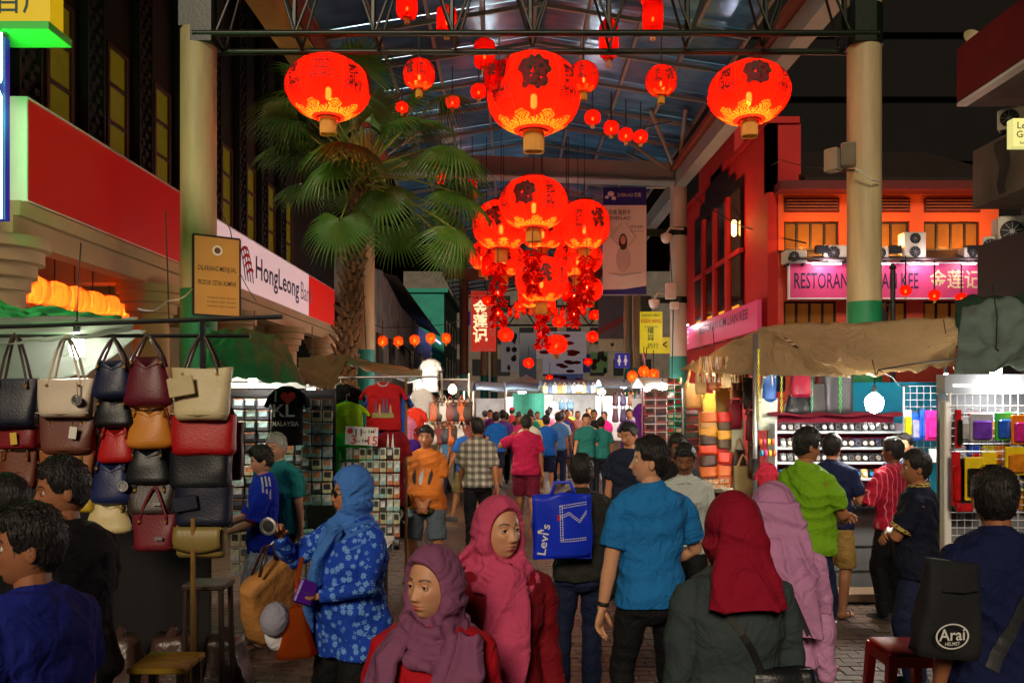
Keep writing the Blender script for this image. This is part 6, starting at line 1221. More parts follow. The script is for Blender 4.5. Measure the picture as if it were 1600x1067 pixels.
extra = [(-.9, 15.5, 20, 'grey'), (.35, 16.2, 190, 'white'), (1.5, 16.8, 175, 'teal'), (-.15, 21.5, 5, 'brown'), (.75, 24.5, 185, 'yellow'), (1.75, 19.2, 170, 'cream'), (-1.25, 22.5, 15, 'blue'), (.2, 24, 0, 'black'), (2.75, 19.5, 160, 'violet'), (1.1, 25.5, 10, 'pink'), (-.75, 26.5, 175, 'orange'), (1.95, 27.5, 185, 'lime'), (.55, 30, 0, 'maroon'), (-1.1, 28, 8, 'sand')]
extra += [(random.uniform(-1.4, 2.4), random.uniform(16, 29), random.choice([0, 5, 175, 185, 20]), c) for c in ('grey', 'white', 'teal', 'brown', 'violet', 'maroon')]
cn = {'grey': (110, 110, 114), 'white': (200, 200, 196), 'teal': (40, 120, 120), 'brown': (96, 66, 50), 'yellow': (206, 180, 60), 'cream': (206, 190, 160), 'blue': (40, 84, 170), 'black': (24, 24, 26), 'violet': (100, 60, 140), 'pink': (214, 120, 150), 'orange': (206, 110, 50), 'lime': (140, 180, 60), 'maroon': (110, 30, 44), 'sand': (180, 150, 110)}
crowd += [(x, y, random.uniform(1.58, 1.74), f, cn[c], 'long', (40, 42, 56), 'shopper in plain %s %s among the %s in mid street' % (c, 'tee' if n_ < 14 else 'top', 'backs' if f < 90 else 'faces')) for n_, (x, y, f, c) in enumerate(extra)]
for i, (x, y, h, f, c, kd, c2, lab) in enumerate(crowd):
    wom = 'woman' in lab
    person(lab, x, y, h, f + random.uniform(-8, 8), (cloth('crowd_top%d' % i, C(*c)), 'short', .82), (cloth('crowd_bot%d' % i, C(*c2)), kd), hair={'long': 1.7} if wom else {}, lod=2 if y < 19 else 3, sk=random.choice(['tan', 'mid', 'light']), legs=random.choice(['walkR', 'walkL', 'stand', 'shift']), arms=random.choice([('down', 'fwd'), ('fwd', 'back'), ('hold', 'down'), ('down', 'down')]), fem=wom, g=random.uniform(.95, 1.12), shoe=(.55, .55, .55) if i == 0 else (.04, .04, .04), hy=random.uniform(-20, 20))
    if 'red cap' in lab: MB().ell((0, 0, .06), (.09, .11, .085), 12, 8, T=person.last[4]).build('cap', mat('cap_red', C(180, 24, 30), .7), person.last[0], smooth=True)
person('shopkeeper in glasses behind the wire rack', 4.05, 8.6, 1.62, 158, (floral('shop_top', C(40, 44, 70), C(180, 180, 190), 30), 'short', .8), (BLKT, 'long'), hair={'long': 1.5}, lod=1, fem=True, sk='light', hy=-30)
# ================================================================ stalls and goods
GOLDM = mat('gold_metal', C(200, 160, 80), .3, 1, var=.1)
# ---- handbags
_bagc = {}
def bagmesh(style, w, h, d, seed):
    key = (style, round(w, 2), round(h, 2), seed % 3)
    if key in _bagc: return _bagc[key]
    n = 14; rs = []; sd = (seed % 3) * 7.3
    for i in range(n + 1):
        u = i / n; c = math.sin(min(1, u / .16) * math.pi / 2) ** .6 if u < .16 else 1       # round bottom
        if style == 'tote': ww = w * (.84 + .16 * u) * (.93 + .07 * c); dd = d * (1 - .62 * u) * (.6 + .4 * c)
        elif style == 'hobo': ww = w * (1.0 - .46 * u ** 1.4) * (.62 + .38 * c); dd = d * (1 - .55 * u ** 1.2) * (.4 + .6 * c)
        else: ww = w * (.97 + .03 * u) * (.88 + .12 * c); dd = d * (1 - .25 * u) * (.5 + .5 * c)
        ring = ellring(-h / 2 + h * u, ww / 2, max(dd, .012) / 2, 0, 32, 3.6 if style != 'hobo' else 2.4); out = []
        for p in ring:
            x, y, z = p; fx = x / (ww / 2)
            if style == 'hobo': z -= h * .22 * max(0, u - .55) / .45 * (1 - abs(fx)) ** 1.0
            if style == 'tote': z -= h * .03 * u * (1 - fx * fx)
            q = Vector((x * 8 + sd, y * 8, z * 8)); out.append((x + .006 * noise.noise(q), y + .010 * noise.noise(q * .9 + Vector((4, 1, 2))) * min(1, u * 4), z + .006 * noise.noise(q + Vector((9, 9, 9)))))
        rs.append(out)
    me = MB().loft(rs).mesh('bag'); me.polygons.foreach_set('use_smooth', [True] * len(me.polygons)); me.set_sharp_from_angle(angle=R(55)); _bagc[key] = me; return me
_bi = [0]
def handbag(label, x0, y0, x1, y1, Y, style, col, name, hook=None, grp=None, extra=None, rough=.33, yaw=0, hcol=None, hm=None):
    a, b2 = P(x0, y0, Y), P(x1, y1, Y); w, h = b2.x - a.x, a.z - b2.z; c = ((a.x + b2.x) / 2, Y, (a.z + b2.z) / 2); _bi[0] += 1
    t = thing('handbag', label, 'handbag', c, yaw + random.uniform(-4, 4), grp); d = min(.16, w * .45); lm = leather(name, col, .42); bod = bagmesh(style, w, h, d, _bi[0]).copy(); bod.materials.append(lm); link('bag_body', bod, t)
    hm = hm or (leather(name + '_handle', hcol, .4) if hcol else lm); hh = (hook - c[2]) if hook else h / 2 + .55 * w; wx = w * .24
    for yy in (-.026, .03):
        k = random.uniform(.0, .02); zt = h / 2 - (.03 if style != 'hobo' else .035)
        MB().tube([(-wx - .02, yy * 1.2, zt - .03), (-wx - .012, yy, zt + .02), (-wx * .75, yy * .9, zt + (hh - zt) * .55), (-wx * .3, yy * .5, zt + (hh - zt) * .92), (0, yy * .4, hh + k), (wx * .3, yy * .5, zt + (hh - zt) * .92), (wx * .75, yy * .9, zt + (hh - zt) * .55), (wx + .012, yy, zt + .02), (wx + .02, yy * 1.2, zt - .03)], .009, 6, flat=.55).build('handle', hm, t, smooth=True)
    for s in (-1, 1): MB().lathe([(.009, 0), (.009, .004), (.005, .004), (.005, 0)], 10, T=Tr(s * (wx + .014), -.036, h / 2 - .04) @ Rx(90)).build('ring', GOLDM, t)
    if style != 'hobo': MB().tube([(-w * .46, -d * .30, -h * .38), (0, -d * .52, -h * .40), (w * .46, -d * .30, -h * .38)], .003, 5).build('seam', lm, t)
    else: MB().tube([(-w * .26, -d * .22, h * .36), (0, -d * .24, h * .24), (w * .26, -d * .22, h * .36)], .003, 5).build('zip', lm, t)
    if extra == 'tag': MB().box((w * .22, -d / 2 - .014, h * .12), (.045, .003, .07), T=Ry(8)).build('price_tag', mat('tag_white', (.75, .73, .68), .6, var=.05), t); MB().tube([(w * .22, -d / 2 - .01, h * .2), (w * .2, -d / 2, h * .42)], .002, 4).build('tag_string', GOLDM, t)
    if extra == 'ytag': MB().box((w * .1, -d / 2 - .014, -h * .05), (.04, .003, .07), T=Ry(-6)).build('price_tag', mat('tag_yellow', C(214, 180, 70), .6, var=.05), t)
    if extra == 'charm':
        MB().lathe([(.032, 0), (.032, .005), (.025, .005), (.025, 0)], 18, T=Tr(w * .33, -d / 2 - .01, -h * .05) @ Rx(90)).build('charm', STEEL, t); MB().tube([(w * .33, -d / 2 - .01, h * .02), (w * .3, -d / 2, h * .42)], .006, 5).build('charm_strap', lm, t)
    if extra == 'pouch': MB().cbox((-w * .22, -d / 2 - .012, h * .18), (w * .42, .014, h * .36), .005, T=Ry(-10)).build('pouch', lm, t)
    if extra == 'badge': MB().lathe([(.03, 0), (.03, .004), (.024, .006)], 20, T=Tr(0, -d / 2 - .004, h * .12) @ Rx(90)).build('badge', mat('badge_lime', C(170, 160, 50), .5), t); MB().sheet(lambda a_, b_: (-w * .47 + w * .94 * a_, -d / 2 - .006 - .02 * math.sin(math.pi * b_), h * .42 - h * .62 * b_ - .03 * math.sin(math.pi * a_) * b_), 10, 6, .004).build('flap', lm, t, smooth=True)
    if extra == 'plate': MB().box((w * .2, -d / 2 - .008, -h * .12), (.045, .006, .018)).build('name_plate', STEEL, t)
    return t
LY = 4.9
rail = thing('display_rail', 'black pipe frame carrying the hanging handbags', 'rack', (-1.7, LY, 0)); zr_ = P(0, 500, LY).z
MB().tube([(-1.6, 0, zr_ - .05), (.35, 0, zr_ + .02)], .014, 8).build('pipe', DARKM, rail); MB().tube([(-.12, 0, zr_), (-.12, 0, zr_ - .45)], .02, 8).build('upright', DARKM, rail); MB().tube([(-.17, -.03, 0), (-.165, -.03, 1.3)], .016, 8).build('bamboo_leg', BAMB, rail); MB().tube([(-1.5, 0, zr_ - .05), (-1.5, .3, 0)], .02, 8).build('upright', DARKM, rail)
MB().tube([(-1.6, .18, zr_ - .08), (.1, .18, zr_ - .08)], .012, 8).build('pipe', DARKM, rail)
BAGS = [(-12, 592, 60, 668, 'tote', C(22, 26, 44), 'ink', 525, None, 'black and ink blue tote beside the cream tote'), (-8, 664, 62, 702, 'satchel', C(120, 18, 26), 'red_dark', None, 'ytag', 'dark red satchel with a yellow tag'), (0, 704, 60, 764, 'tote', C(110, 56, 34), 'chestnut', None, None, 'chestnut tote below the dark red satchel'),
 (58, 592, 150, 652, 'tote', C(206, 190, 168), 'cream', 527, 'charm', 'cream tote with a round metal charm'), (62, 650, 152, 708, 'tote', C(108, 62, 50), 'cocoa', None, 'tag', 'cocoa brown tote with a white price tag'), (62, 704, 150, 768, 'tote', C(156, 96, 50), 'tan', None, 'tag', 'tan leather tote with a long white tag'), (92, 764, 150, 800, 'satchel', C(190, 160, 30), 'yellow', None, None, 'yellow satchel at the foot of the tan tote'),
 (142, 562, 212, 624, 'hobo', C(24, 32, 62), 'navy', 532, None, 'navy hobo bag with a long brown handle'), (144, 620, 212, 668, 'hobo', C(20, 22, 26), 'jet', None, None, 'black hobo below the navy hobo'), (152, 668, 212, 724, 'hobo', C(176, 22, 28), 'scarlet', None, None, 'scarlet folded hobo in the middle column'), (140, 720, 212, 788, 'hobo', C(26, 36, 84), 'royal', None, 'charm', 'royal blue hobo with a hanging clasp'), (134, 782, 206, 834, 'hobo', C(200, 182, 130), 'butter', None, None, 'butter coloured hobo in plastic wrap'),
 (192, 556, 272, 637, 'hobo', C(96, 22, 40), 'burgundy', 526, None, 'plum burgundy hobo with white piped handles'), (197, 634, 274, 702, 'hobo', C(196, 124, 40), 'amber', None, None, 'amber yellow hobo under the plum one'), (195, 700, 270, 757, 'hobo', C(24, 27, 32), 'coal', None, None, 'coal black slouchy bag under the amber hobo'), (199, 754, 274, 804, 'tote', C(52, 38, 36), 'croc', None, 'plate', 'dark brown crocodile print tote'), (207, 802, 278, 860, 'tote', C(108, 24, 36), 'croc_red', None, 'plate', 'burgundy crocodile print tote at the bottom'),
 (268, 574, 364, 656, 'tote', C(200, 184, 142), 'sand', 526, 'pouch', 'sand coloured tote with a matching pouch'), (270, 648, 368, 712, 'satchel', C(170, 22, 28), 'cherry', None, None, 'cherry red satchel under the sand tote'), (267, 706, 362, 764, 'satchel', C(22, 26, 32), 'onyx', None, None, 'onyx black satchel in the end column'), (275, 760, 364, 822, 'satchel', C(26, 30, 50), 'midnight', None, 'pouch', 'midnight blue satchel in the end column'), (277, 816, 354, 870, 'satchel', C(132, 114, 62), 'olive', None, 'badge', 'olive canvas satchel with a lime round badge')]
for i, (x0, y0, x1, y1, st, c, nm, hk, ex, lab) in enumerate(BAGS):
    top_ = hk is not None; handbag(lab, x0, y0, x1, y1, LY + (.0 if top_ else .035 + .012 * (i % 4)), st, c, nm, P(0, hk, LY).z if top_ else None, 'handbags on the pipe frame', ex, hcol=C(70, 50, 44) if top_ and nm not in ('cream',) else None)
# bundle of extra handles and dark bags behind the front row
for i in range(8): handbag('dark bag hanging behind the front row of handbags', 20 + 44 * i, 640 + 20 * (i % 3), 72 + 44 * i, 720 + 30 * (i % 3), LY + .32, 'satchel', C(30 + 6 * i, 22, 26), 'back%d' % i, None, 'bags behind the front row')
# tarps
def tarp(label, corners, m, nu=22, nv=14, sag=.12, wr=.03, seed=0, name='tarpaulin', edge=0, cat='tarp'):
    A, B, C_, D = [P(*c) for c in corners]; o0 = (A + B + C_ + D) / 4; t = thing(name, label, cat, o0)
    def fn(a, b2):
        p = A.lerp(B, a).lerp(D.lerp(C_, a), b2) - o0; w = noise.noise(Vector((a * 4 + seed, b2 * 4, 0))) + .6 * noise.noise(Vector((a * 11 + seed, b2 * 7, 3)))
        r = abs(math.sin(7 * a + 5 * b2 + 2.5 * noise.noise(Vector((a * 3, b2 * 3 + seed, 1)))))
        return (p.x + wr * .4 * w, p.y + wr * w * .4, p.z - sag * math.sin(math.pi * a) * math.sin(math.pi * b2) + wr * w + wr * .7 * r - edge * (b2 > .93) * (1 + .3 * math.sin(30 * a)))
    MB().sheet(fn, nu * 2, nv * 2, .004).build('cloth', m, t, smooth=True); return t
TWH = lantern_cloth('tarp_white', (.62, .70, .60), .02); TGR = mat('tarp_green', C(22, 84, 46), .5, var=.3, vs=3, bump=.4, bs=12); TBE = lantern_cloth('tarp_beige', (.78, .62, .40), .0, True); TGY = mat('tarp_grey', C(96, 112, 106), .7, var=.3, vs=4, bump=.4, bs=14); TDG = mat('tarp_darkgreen', C(26, 52, 40), .7, var=.3); TOL = mat('tarp_olive', C(96, 82, 46), .7, var=.3, bump=.3, bs=14)
tarp('pale translucent awning over the handbag stall lit from beneath', ((-120, 496, 5.3), (215, 500, 5.6), (205, 520, 4.85), (-120, 556, 4.75)), TWH, sag=.05, wr=.02, seed=1, cat='awning', name='awning')
tarp('pale awning flap hanging at the back of the handbag stall', ((-80, 505, 5.3), (230, 520, 5.5), (130, 590, 5.4), (-80, 650, 5.3)), TWH, sag=.04, wr=.03, seed=2, cat='awning', name='awning')
tarp('dark green rippled awning edge under the arcade lanterns', ((-60, 470, 7.6), (190, 506, 7.6), (180, 520, 7.2), (-60, 505, 7.0)), TGR, sag=.0, wr=.06, seed=3)
tarp('dark green tarpaulin draped over the shirt stall', ((325, 520, 7.0), (440, 528, 8.0), (478, 606, 6.6), (318, 588, 6.2)), TGR, sag=-.16, wr=.035, seed=5)
tarp('olive tarpaulin flap beside the dark green tarpaulin', ((465, 560, 7.6), (545, 555, 8.6), (520, 612, 7.4), (470, 600, 7.0)), TOL, sag=.05, wr=.018, seed=6)
tarp('dark green awning sloping over the shirt rack', ((540, 560, 10), (690, 585, 15), (640, 600, 12), (545, 572, 9)), TGR, sag=.02, wr=.03, seed=7)
tarp('beige tarpaulin sagging over the watch stall', ((1190, 512, 9.6), (1500, 500, 9.0), (1490, 574, 7.7), (1325, 594, 7.9)), TBE, sag=.18, wr=.05, seed=8)
tarp('beige tarpaulin peak lifted by the chrome pole', ((1062, 578, 11.5), (1192, 512, 9.5), (1330, 592, 8.2), (1105, 584, 10.2)), TBE, sag=-.08, wr=.03, seed=9)
tarp('grey mesh tarpaulin gathered over the phone accessory rack', ((1505, 478, 7.4), (1700, 470, 6.6), (1700, 575, 5.9), (1490, 596, 6.2)), TGY, sag=.12, wr=.07, seed=10)
tarp('dark green tarpaulin behind the grey mesh', ((1490, 470, 9.5), (1720, 455, 9.0), (1720, 540, 7.6), (1500, 560, 8.0)), TDG, sag=.1, wr=.06, seed=11)
# ---- lamps that hang in the stalls
BUL = glow('bulb_white', (1, .95, .88), 38); BUW = glow('bulb_warm', (1, .62, .22), 16)
def bulb(label, px, py, Y, power, warm=False, r=.045, cord=.5, big=1.0):
    q = P(px, py, Y); t = thing('hanging_bulb', label, 'bulb', q); m = BUW if warm else BUL
    MB().lathe([(.004, -.085 * big), (r * .8, -.06 * big), (r, -.01), (r * .9, .03), (r * .5, .065), (.016, .085)], 18).build('bulb', m, t, smooth=True)
    MB().lathe([(.017, .08), (.021, .09), (.021, .14), (.010, .155)], 12).build('socket', BLACK, t); MB().tube([(0, 0, .15), (.01, 0, .15 + cord * .5), (0, .05, .15 + cord)], .005, 5).build('cord', BLACK, t)
    lamp(t, (0, 0, -.01), power, (1, .62, .28) if warm else (1, .93, .82), r * 1.1, 'bulb_light'); return t
SP = 8.0
bulb('bright white bulb hanging under the beige tarpaulin at the watch stall', 1366, 627, 7.9, 60 * SP, r=.085, cord=.25, big=1.35)
bulb('white bulb above the red bag in the watch stall', 1245, 607, 9.6, 55 * SP); bulb('white bulb over the phone accessory rack', 1556, 575, 6.5, 8 * SP); bulb('white bulb under the tarpaulin by the blue sheet', 1478, 596, 8.6, 26 * SP)
bulb('white bulb lighting the pale handbag awning', 120, 540, 5.2, 8 * SP); bulb('white bulb behind the hanging bags of the shirt stall', 486, 604, 8.9, 55 * SP); bulb('white bulb at the shirt stall back wall', 395, 590, 8.0, 12 * SP); bulb('white bulb over the white garments', 655, 602, 12.5, 22 * SP, cord=.3)
bulb('warm bulb glowing beside the leaning bag rack', 707, 608, 14, 75 * SP, True, r=.07); bulb('warm bulb inside the bag stall by the chrome pole', 1115, 590, 10.6, 50 * SP, True)
for i, (px, py, Y, w) in enumerate(((735, 606, 24, 0), (775, 606, 27, 0), (815, 612, 29, 0), (865, 632, 27, 0), (905, 606, 26, 0), (940, 612, 25, 0), (975, 602, 24, 0), (1010, 606, 21, 0), (1035, 604, 19, 0), (850, 600, 36, 0))): bulb('white bulb in the row of far stalls', px, py, Y, 14 * SP, r=.12, cord=.3).__setitem__('group', 'bulbs of the far stalls')
# ---- shirt stall: panel of packets, shirts, rack
def tshirt(label, x0, y0, x1, y1, Y, m, grp=None, yaw=0, trim=None, hanger=True):
    a, b2 = P(x0, y0, Y), P(x1, y1, Y); w, h = b2.x - a.x, a.z - b2.z; t = thing('hanging_shirt', label, 'shirt', ((a.x + b2.x) / 2, Y, a.z), yaw, grp); mb = MB(); bw = w * .36
    mb.loft([ellring(z, hx, hy_, 0, 24, 2.6) for z, hx, hy_ in ((-h, bw * 1.04, .05), (-h * .6, bw, .06), (-h * .25, bw * .98, .06), (-h * .08, bw * .92, .045), (-.02, bw * .55, .03), (-.005, bw * .34, .025))])
    for s in (1, -1): mb.tube([(s * bw * .7, 0, -h * .08), (s * bw * 1.05, 0, -h * .16), (s * w * .5, 0, -h * .36)], [h * .075, h * .085, h * .085], 12, flat=.45)
    me = remesh(mb, .014, 2); folds(me, .012, 20, random.random() * 30, (1, 0, .15)); me.materials.append(m); o = link('fabric', me, t)
    MB().tube([(-bw * .7, 0, -.07), (0, 0, .02), (bw * .7, 0, -.07)], .006, 6).tube([(0, 0, .02), (0, 0, .07), (.025, 0, .09), (.03, 0, .06)], .004, 5).build('hanger', STEEL, t)
    if trim: MB().tube([(-bw * .34, -.035, -.0), (-bw * .2, -.05, -h * .07), (0, -.055, -h * .09), (bw * .2, -.05, -h * .07), (bw * .34, -.035, 0)], .008, 6).build('neck_trim', trim, t)
    return t, o, w, h
def tcol(n, *c): return cloth('shirt_' + n, C(*c))
SY = 8.6
t, o, w, h = tshirt('black souvenir shirt with a red heart and white letters', 415, 603, 482, 695, 7.6, tcol('black', 18, 18, 20))
decal('lettering', MB().text('I', .14, Tr(-.09, 0, -.10), off=.016).text('KL', .16, Tr(-.02, 0, -.23), off=.012, w=.20).text('MALAYSIA', .06, Tr(-.0, 0, -.345), off=.008, w=.24), o, t, WHITE, .005, (0, 1, 0))
decal('heart', MB().add([(.025 + .0042 * 16 * math.sin(a) ** 3, 0, -.105 + .0042 * (13 * math.cos(a) - 5 * math.cos(2 * a) - 2 * math.cos(3 * a) - math.cos(4 * a))) for a in [2 * math.pi * k / 28 for k in range(28)]], [tuple(range(28))]), o, t, mat('heart_red', C(220, 60, 50), .6), .006, (0, 1, 0))
tshirt('royal blue shirt between the lime and green shirts', 512, 655, 575, 730, SY + .05, tcol('royal', 24, 40, 130)); tshirt('lime yellow shirt on the front hanger', 506, 628, 577, 690, SY - .05, tcol('lime', 160, 200, 30)); t, o, w, h = tshirt('bright green shirt with pale tower print', 506, 676, 580, 762, SY - .1, tcol('green', 40, 180, 60))
decal('tower_print', grid_poly(lambda a, b: (-.06 + (.022 * (1 - b) + .004) * (2 * a - 1), 0, -h * .85 + .28 * b), 2, 8), o, t, WHITE, .005, (0, 1, 0))
tshirt('black shirt hanging behind the lime shirt', 492, 600, 572, 680, SY + .2, tcol('black2', 20, 20, 22))
tshirt('blue shirt showing behind the red skyline shirt', 570, 604, 645, 690, SY + .08, tcol('blue', 40, 90, 190)); t, o, w, h = tshirt('red souvenir shirt with a skyline print', 563, 597, 636, 672, SY, tcol('red', 176, 24, 30), trim=mat('trim_grey', C(170, 170, 170), .7))
for k, (x, hh, c) in enumerate(((-.07, .16, C(90, 80, 110)), (-.03, .13, C(180, 160, 120)), (.01, .19, C(80, 90, 130)), (.045, .19, C(80, 90, 130)), (.08, .12, C(170, 150, 110)))): decal('skyline_print', grid_poly(lambda a, b: (x + .016 * (1 - b * .7) * (2 * a - 1), 0, -h * .72 + hh * b), 2, 6), o, t, mat('skyline%d' % (k % 3), c, .7), .005, (0, 1, 0))
decal('skyline_base', grid_poly(lambda a, b: (-.11 + .22 * a, 0, -h * .74 + .05 * b), 6, 2), o, t, mat('skyline_base', C(150, 140, 80), .7, var=.4, vs=30), .006, (0, 1, 0))
t, o, w, h = tshirt('dark red shirt with a white twin tower print', 584, 668, 640, 790, SY + .03, tcol('darkred', 120, 16, 26))
for x in (-.03, .02): decal('tower_print', grid_poly(lambda a, b: (x + (.018 * (1 - b) + .002) * (2 * a - 1), 0, -.26 + .20 * b), 2, 8), o, t, WHITE, .005, (0, 1, 0))
for i, (x0, y0, x1, y1, Y, c, lab) in enumerate(((626, 636, 668, 700, 10.2, (214, 50, 30), 'orange red shirt behind the skyline shirt'), (640, 606, 676, 668, 11, (220, 210, 205), 'white shirt at the end of the shirt rack'), (628, 686, 662, 738, 9.6, (84, 40, 150), 'purple football shirt with pale lettering'), (622, 650, 650, 700, 9.9, (214, 120, 150), 'pink shirt squeezed behind the orange red one'), (640, 720, 664, 770, 9.9, (30, 50, 50), 'dark green shirt low on the rack'), (655, 560, 690, 612, 13, (200, 190, 185), 'pale garment hanging by the far bulb'))): tshirt(lab, x0, y0, x1, y1, Y, tcol('x%d' % i, *c))
t, o, w, h = tshirt('black sports shirt with white team lettering hanging low', 612, 765, 640, 838, 8.9, tcol('usa', 20, 20, 24), hanger=False); decal('lettering', MB().text('USA', .075, Tr(0, 0, -.12), off=.012, w=.15).text('2', .22, Tr(0, 0, -.28), off=.016), o, t, WHITE, .006, (0, 1, 0))
rk = thing('garment_rack', 'steel rail holding the souvenir shirts', 'rack', P(570, 600, SY)); MB().tube([(-.7, 0, .06), (.75, .1, .08)], .012, 8).build('rail', STEEL, rk); MB().tube([(-.62, .05, .06), (-.62, .05, -2.1)], .015, 8).build('upright', STEEL, rk); MB().tube([(.42, .05, .06), (.42, .05, -2.1)], .015, 8).build('upright', WOOD, rk)
q = P(565, 681, 8.2); t = thing('price_card', 'white price card with red numbers clipped among the shirts', 'sign', q, 0); MB().box((0, .004, 0), (.32, .008, .18), T=Ry(3)).build('card', mat('card_white', C(205, 200, 195), .6, var=.05), t)
MB().text('3', .12, Tr(-.08, -.002, -.04) @ Ry(3), off=.012).text('15', .12, Tr(.10, -.002, -.05) @ Ry(3), off=.012).text('7', .06, Tr(.13, -.002, .045), off=.01).build('red_numbers', mat('num_red', C(190, 20, 30), .6, var=0), t); MB().text('11', .10, Tr(-.03, -.002, .03), off=.012).text('for RM', .045, Tr(.06, -.002, .04), off=.004).text('for RM', .045, Tr(0, -.002, -.05), off=.004).build('black_numbers', BLACK, t); MB().lathe([(.028, 0), (.028, .003)], 14, T=Tr(-.115, 0, .05) @ Rx(90)).build('red_dot', mat('num_red', (0, 0, 0)), t)
# wall of small packets
PKc = [mat('packet%d' % i, C(*c), .3, var=.6, vs=26, spec=.6) for i, c in enumerate(((225, 222, 214), (40, 40, 44), (206, 186, 150), (150, 190, 214), (206, 120, 80), (190, 190, 194), (220, 180, 150), (90, 90, 100)))]
def packet_mesh(w, h):
    m = MB().cbox((0, 0, 0), (w, .02, h), .004, 0); m.box((0, -.0115, h * .1), (w * .72, .004, h * .5), 1); m.box((0, -.0115, h * .42), (w * .9, .003, h * .1), 2); return m
rndp = random.Random(11); pmesh = {}
def packets(label, grp, x0, y0, x1, y1, Y, cols, rows, skip=0.0, yaw=0, name='packet', cat='packet', sets=None):
    for r in range(rows):
        for c in range(cols):
            if rndp.random() < skip: continue
            px = x0 + (x1 - x0) * (c + .5) / cols; py = y0 + (y1 - y0) * (r + .5) / rows; w = (x1 - x0) / cols * Y / F * .90; h = (y1 - y0) / rows * Y / F * .88; k = (round(w, 3), round(h, 3), rndp.randrange(7))
            if k not in pmesh:
                me = packet_mesh(w, h).mesh('packet'); ms = rndp.sample(sets or PKc, 3)
                mm = packet_mesh(w, h)
                for m in ms: me.materials.append(m)
                me.polygons.foreach_set('material_index', mm.m); pmesh[k] = me
            o = link(name, pmesh[k]); o.location = P(px, py, Y) + Vector((0, rndp.uniform(-.02, .02), 0)); o.rotation_euler = (rndp.uniform(-.12, .05), rndp.uniform(-.06, .06), rndp.uniform(-.15, .15) + R(yaw)); tag(o, label, cat, grp)
pn = thing('packet_display', 'dark wire display behind the small packets', 'display', P(441, 720, 8.25)); MB().box((0, .05, -.02), (1.04, .03, 1.45)).build('backing', mat('panel_dark', C(36, 34, 34), .6, var=.15, vs=3), pn); MB().box((0, .05, .82), (1.04, .03, .2)).build('header', mat('panel_white', C(190, 188, 176), .6, var=.15, vs=3), pn)
for i in range(12): MB().tube([(-.52, .0, -.7 + .135 * i), (.52, .0, -.7 + .135 * i)], .006, 5).build('hook_rail', DARKM, pn)
packets('glossy accessory packet on the dark wire display of the shirt stall', 'accessory packets on the wire display', 362, 622, 480, 830, 8.15, 6, 12); packets('small dark accessory packet beside the souvenir shirt', 'dark accessory packets', 470, 622, 520, 790, 8.0, 3, 9, sets=PKc[1:6])
packets('key chain packet on the rack below the price card', 'key chain packets', 530, 698, 625, 860, 8.3, 9, 8, .06, sets=PKc); packets('small patch packet by the steel upright', 'patch packets', 360, 830, 420, 900, 7.9, 4, 3)
bt = thing('stall_table', 'cluttered low table in front of the packet panel', 'table', P(500, 850, 7.8)); bz = bt.location.z; MB().cbox((0, .1, 0), (1.3, .5, .05), .01).build('table_top', WHITE, bt)
for x in (-.6, .6): MB().tube([(x, .1, -.02), (x, .1, -bz)], .02, 6).build('leg', DARKM, bt)
for i in range(6): q = P(440 + 20 * i, 838 - 3 * (i % 3), 7.6); tag(MB().cbox((0, 0, 0), (.15, .12, .05), .012).build('folded_shirt', PKc[(0, 5, 3, 0, 6, 0)[i]], T=Tr(q) @ Rz(15 * i)), 'folded pale shirt stacked on the cluttered low table', 'shirt', 'folded shirts on the table')
# leaning rack of bags beyond the shirts, left
for i in range(14):
    px, py = 668 + 9 * (i % 7), 628 + 36 * (i // 7); handbag('small bag on the leaning rack by the warm bulb', px, py, px + 17, py + 30, 13.4, 'tote', [C(200, 90, 30), C(60, 40, 30), C(200, 190, 180), C(120, 40, 30), C(40, 40, 50)][i % 5], 'lean%d' % (i % 5), None, 'bags on the leaning rack')
t = thing('leaning_rack', 'pale frame rack leaning under the small bags', 'rack', P(690, 650, 13.6))
for x in (-.45, 0, .45): MB().tube([(x, 0, .7), (x, -.1, -1.6)], .018, 6).build('upright', WHITE, t)
for z in (.6, .25, -.1): MB().tube([(-.45, 0, z), (.45, 0, z)], .014, 6).build('rail', WHITE, t)
# ---- right side bag stall
RBG = [(1068, 598, 1097, 638, 'tote', (130, 100, 60), 'plaid', 'checked beige tote by the glasses rack'), (1095, 614, 1121, 648, 'tote', (120, 110, 50), 'moss', 'moss green tote with a plum panel'), (1117, 604, 1143, 646, 'tote', (140, 124, 54), 'mossb', 'olive yellow tote beside the moss tote'), (1142, 584, 1166, 622, 'tote', (104, 62, 34), 'nut', 'nut brown tote under the tarpaulin peak'), (1137, 624, 1161, 670, 'tote', (126, 18, 44), 'berry', 'berry red tote beside the chrome pole'), (1135, 655, 1163, 706, 'tote', (190, 196, 176), 'mint', 'pale mint tote below the berry tote'), (1140, 702, 1170, 744, 'hobo', (60, 30, 34), 'wine', 'wine dark hobo low by the chrome pole'), (1146, 728, 1176, 790, 'satchel', (150, 132, 90), 'khakib', 'khaki bag hanging lowest by the chrome pole'),
 (1190, 584, 1214, 628, 'tote', (24, 90, 170), 'azure', 'azure blue tote beside the chrome pole'), (1180, 622, 1216, 672, 'tote', (196, 204, 190), 'mintb', 'pale green white tote below the azure one'), (1231, 574, 1273, 622, 'hobo', (170, 30, 60), 'rose', 'rose red hobo in the watch stall'), (1224, 612, 1270, 648, 'hobo', (34, 34, 38), 'slate', 'black hobo above the watch shelf'), (1284, 584, 1332, 648, 'satchel', (60, 58, 62), 'wrapgrey', 'charcoal bag in clear plastic by the blue sheet'), (1262, 600, 1296, 648, 'satchel', (50, 44, 44), 'wrapbrown', 'dark wrapped bag with purple strap')]
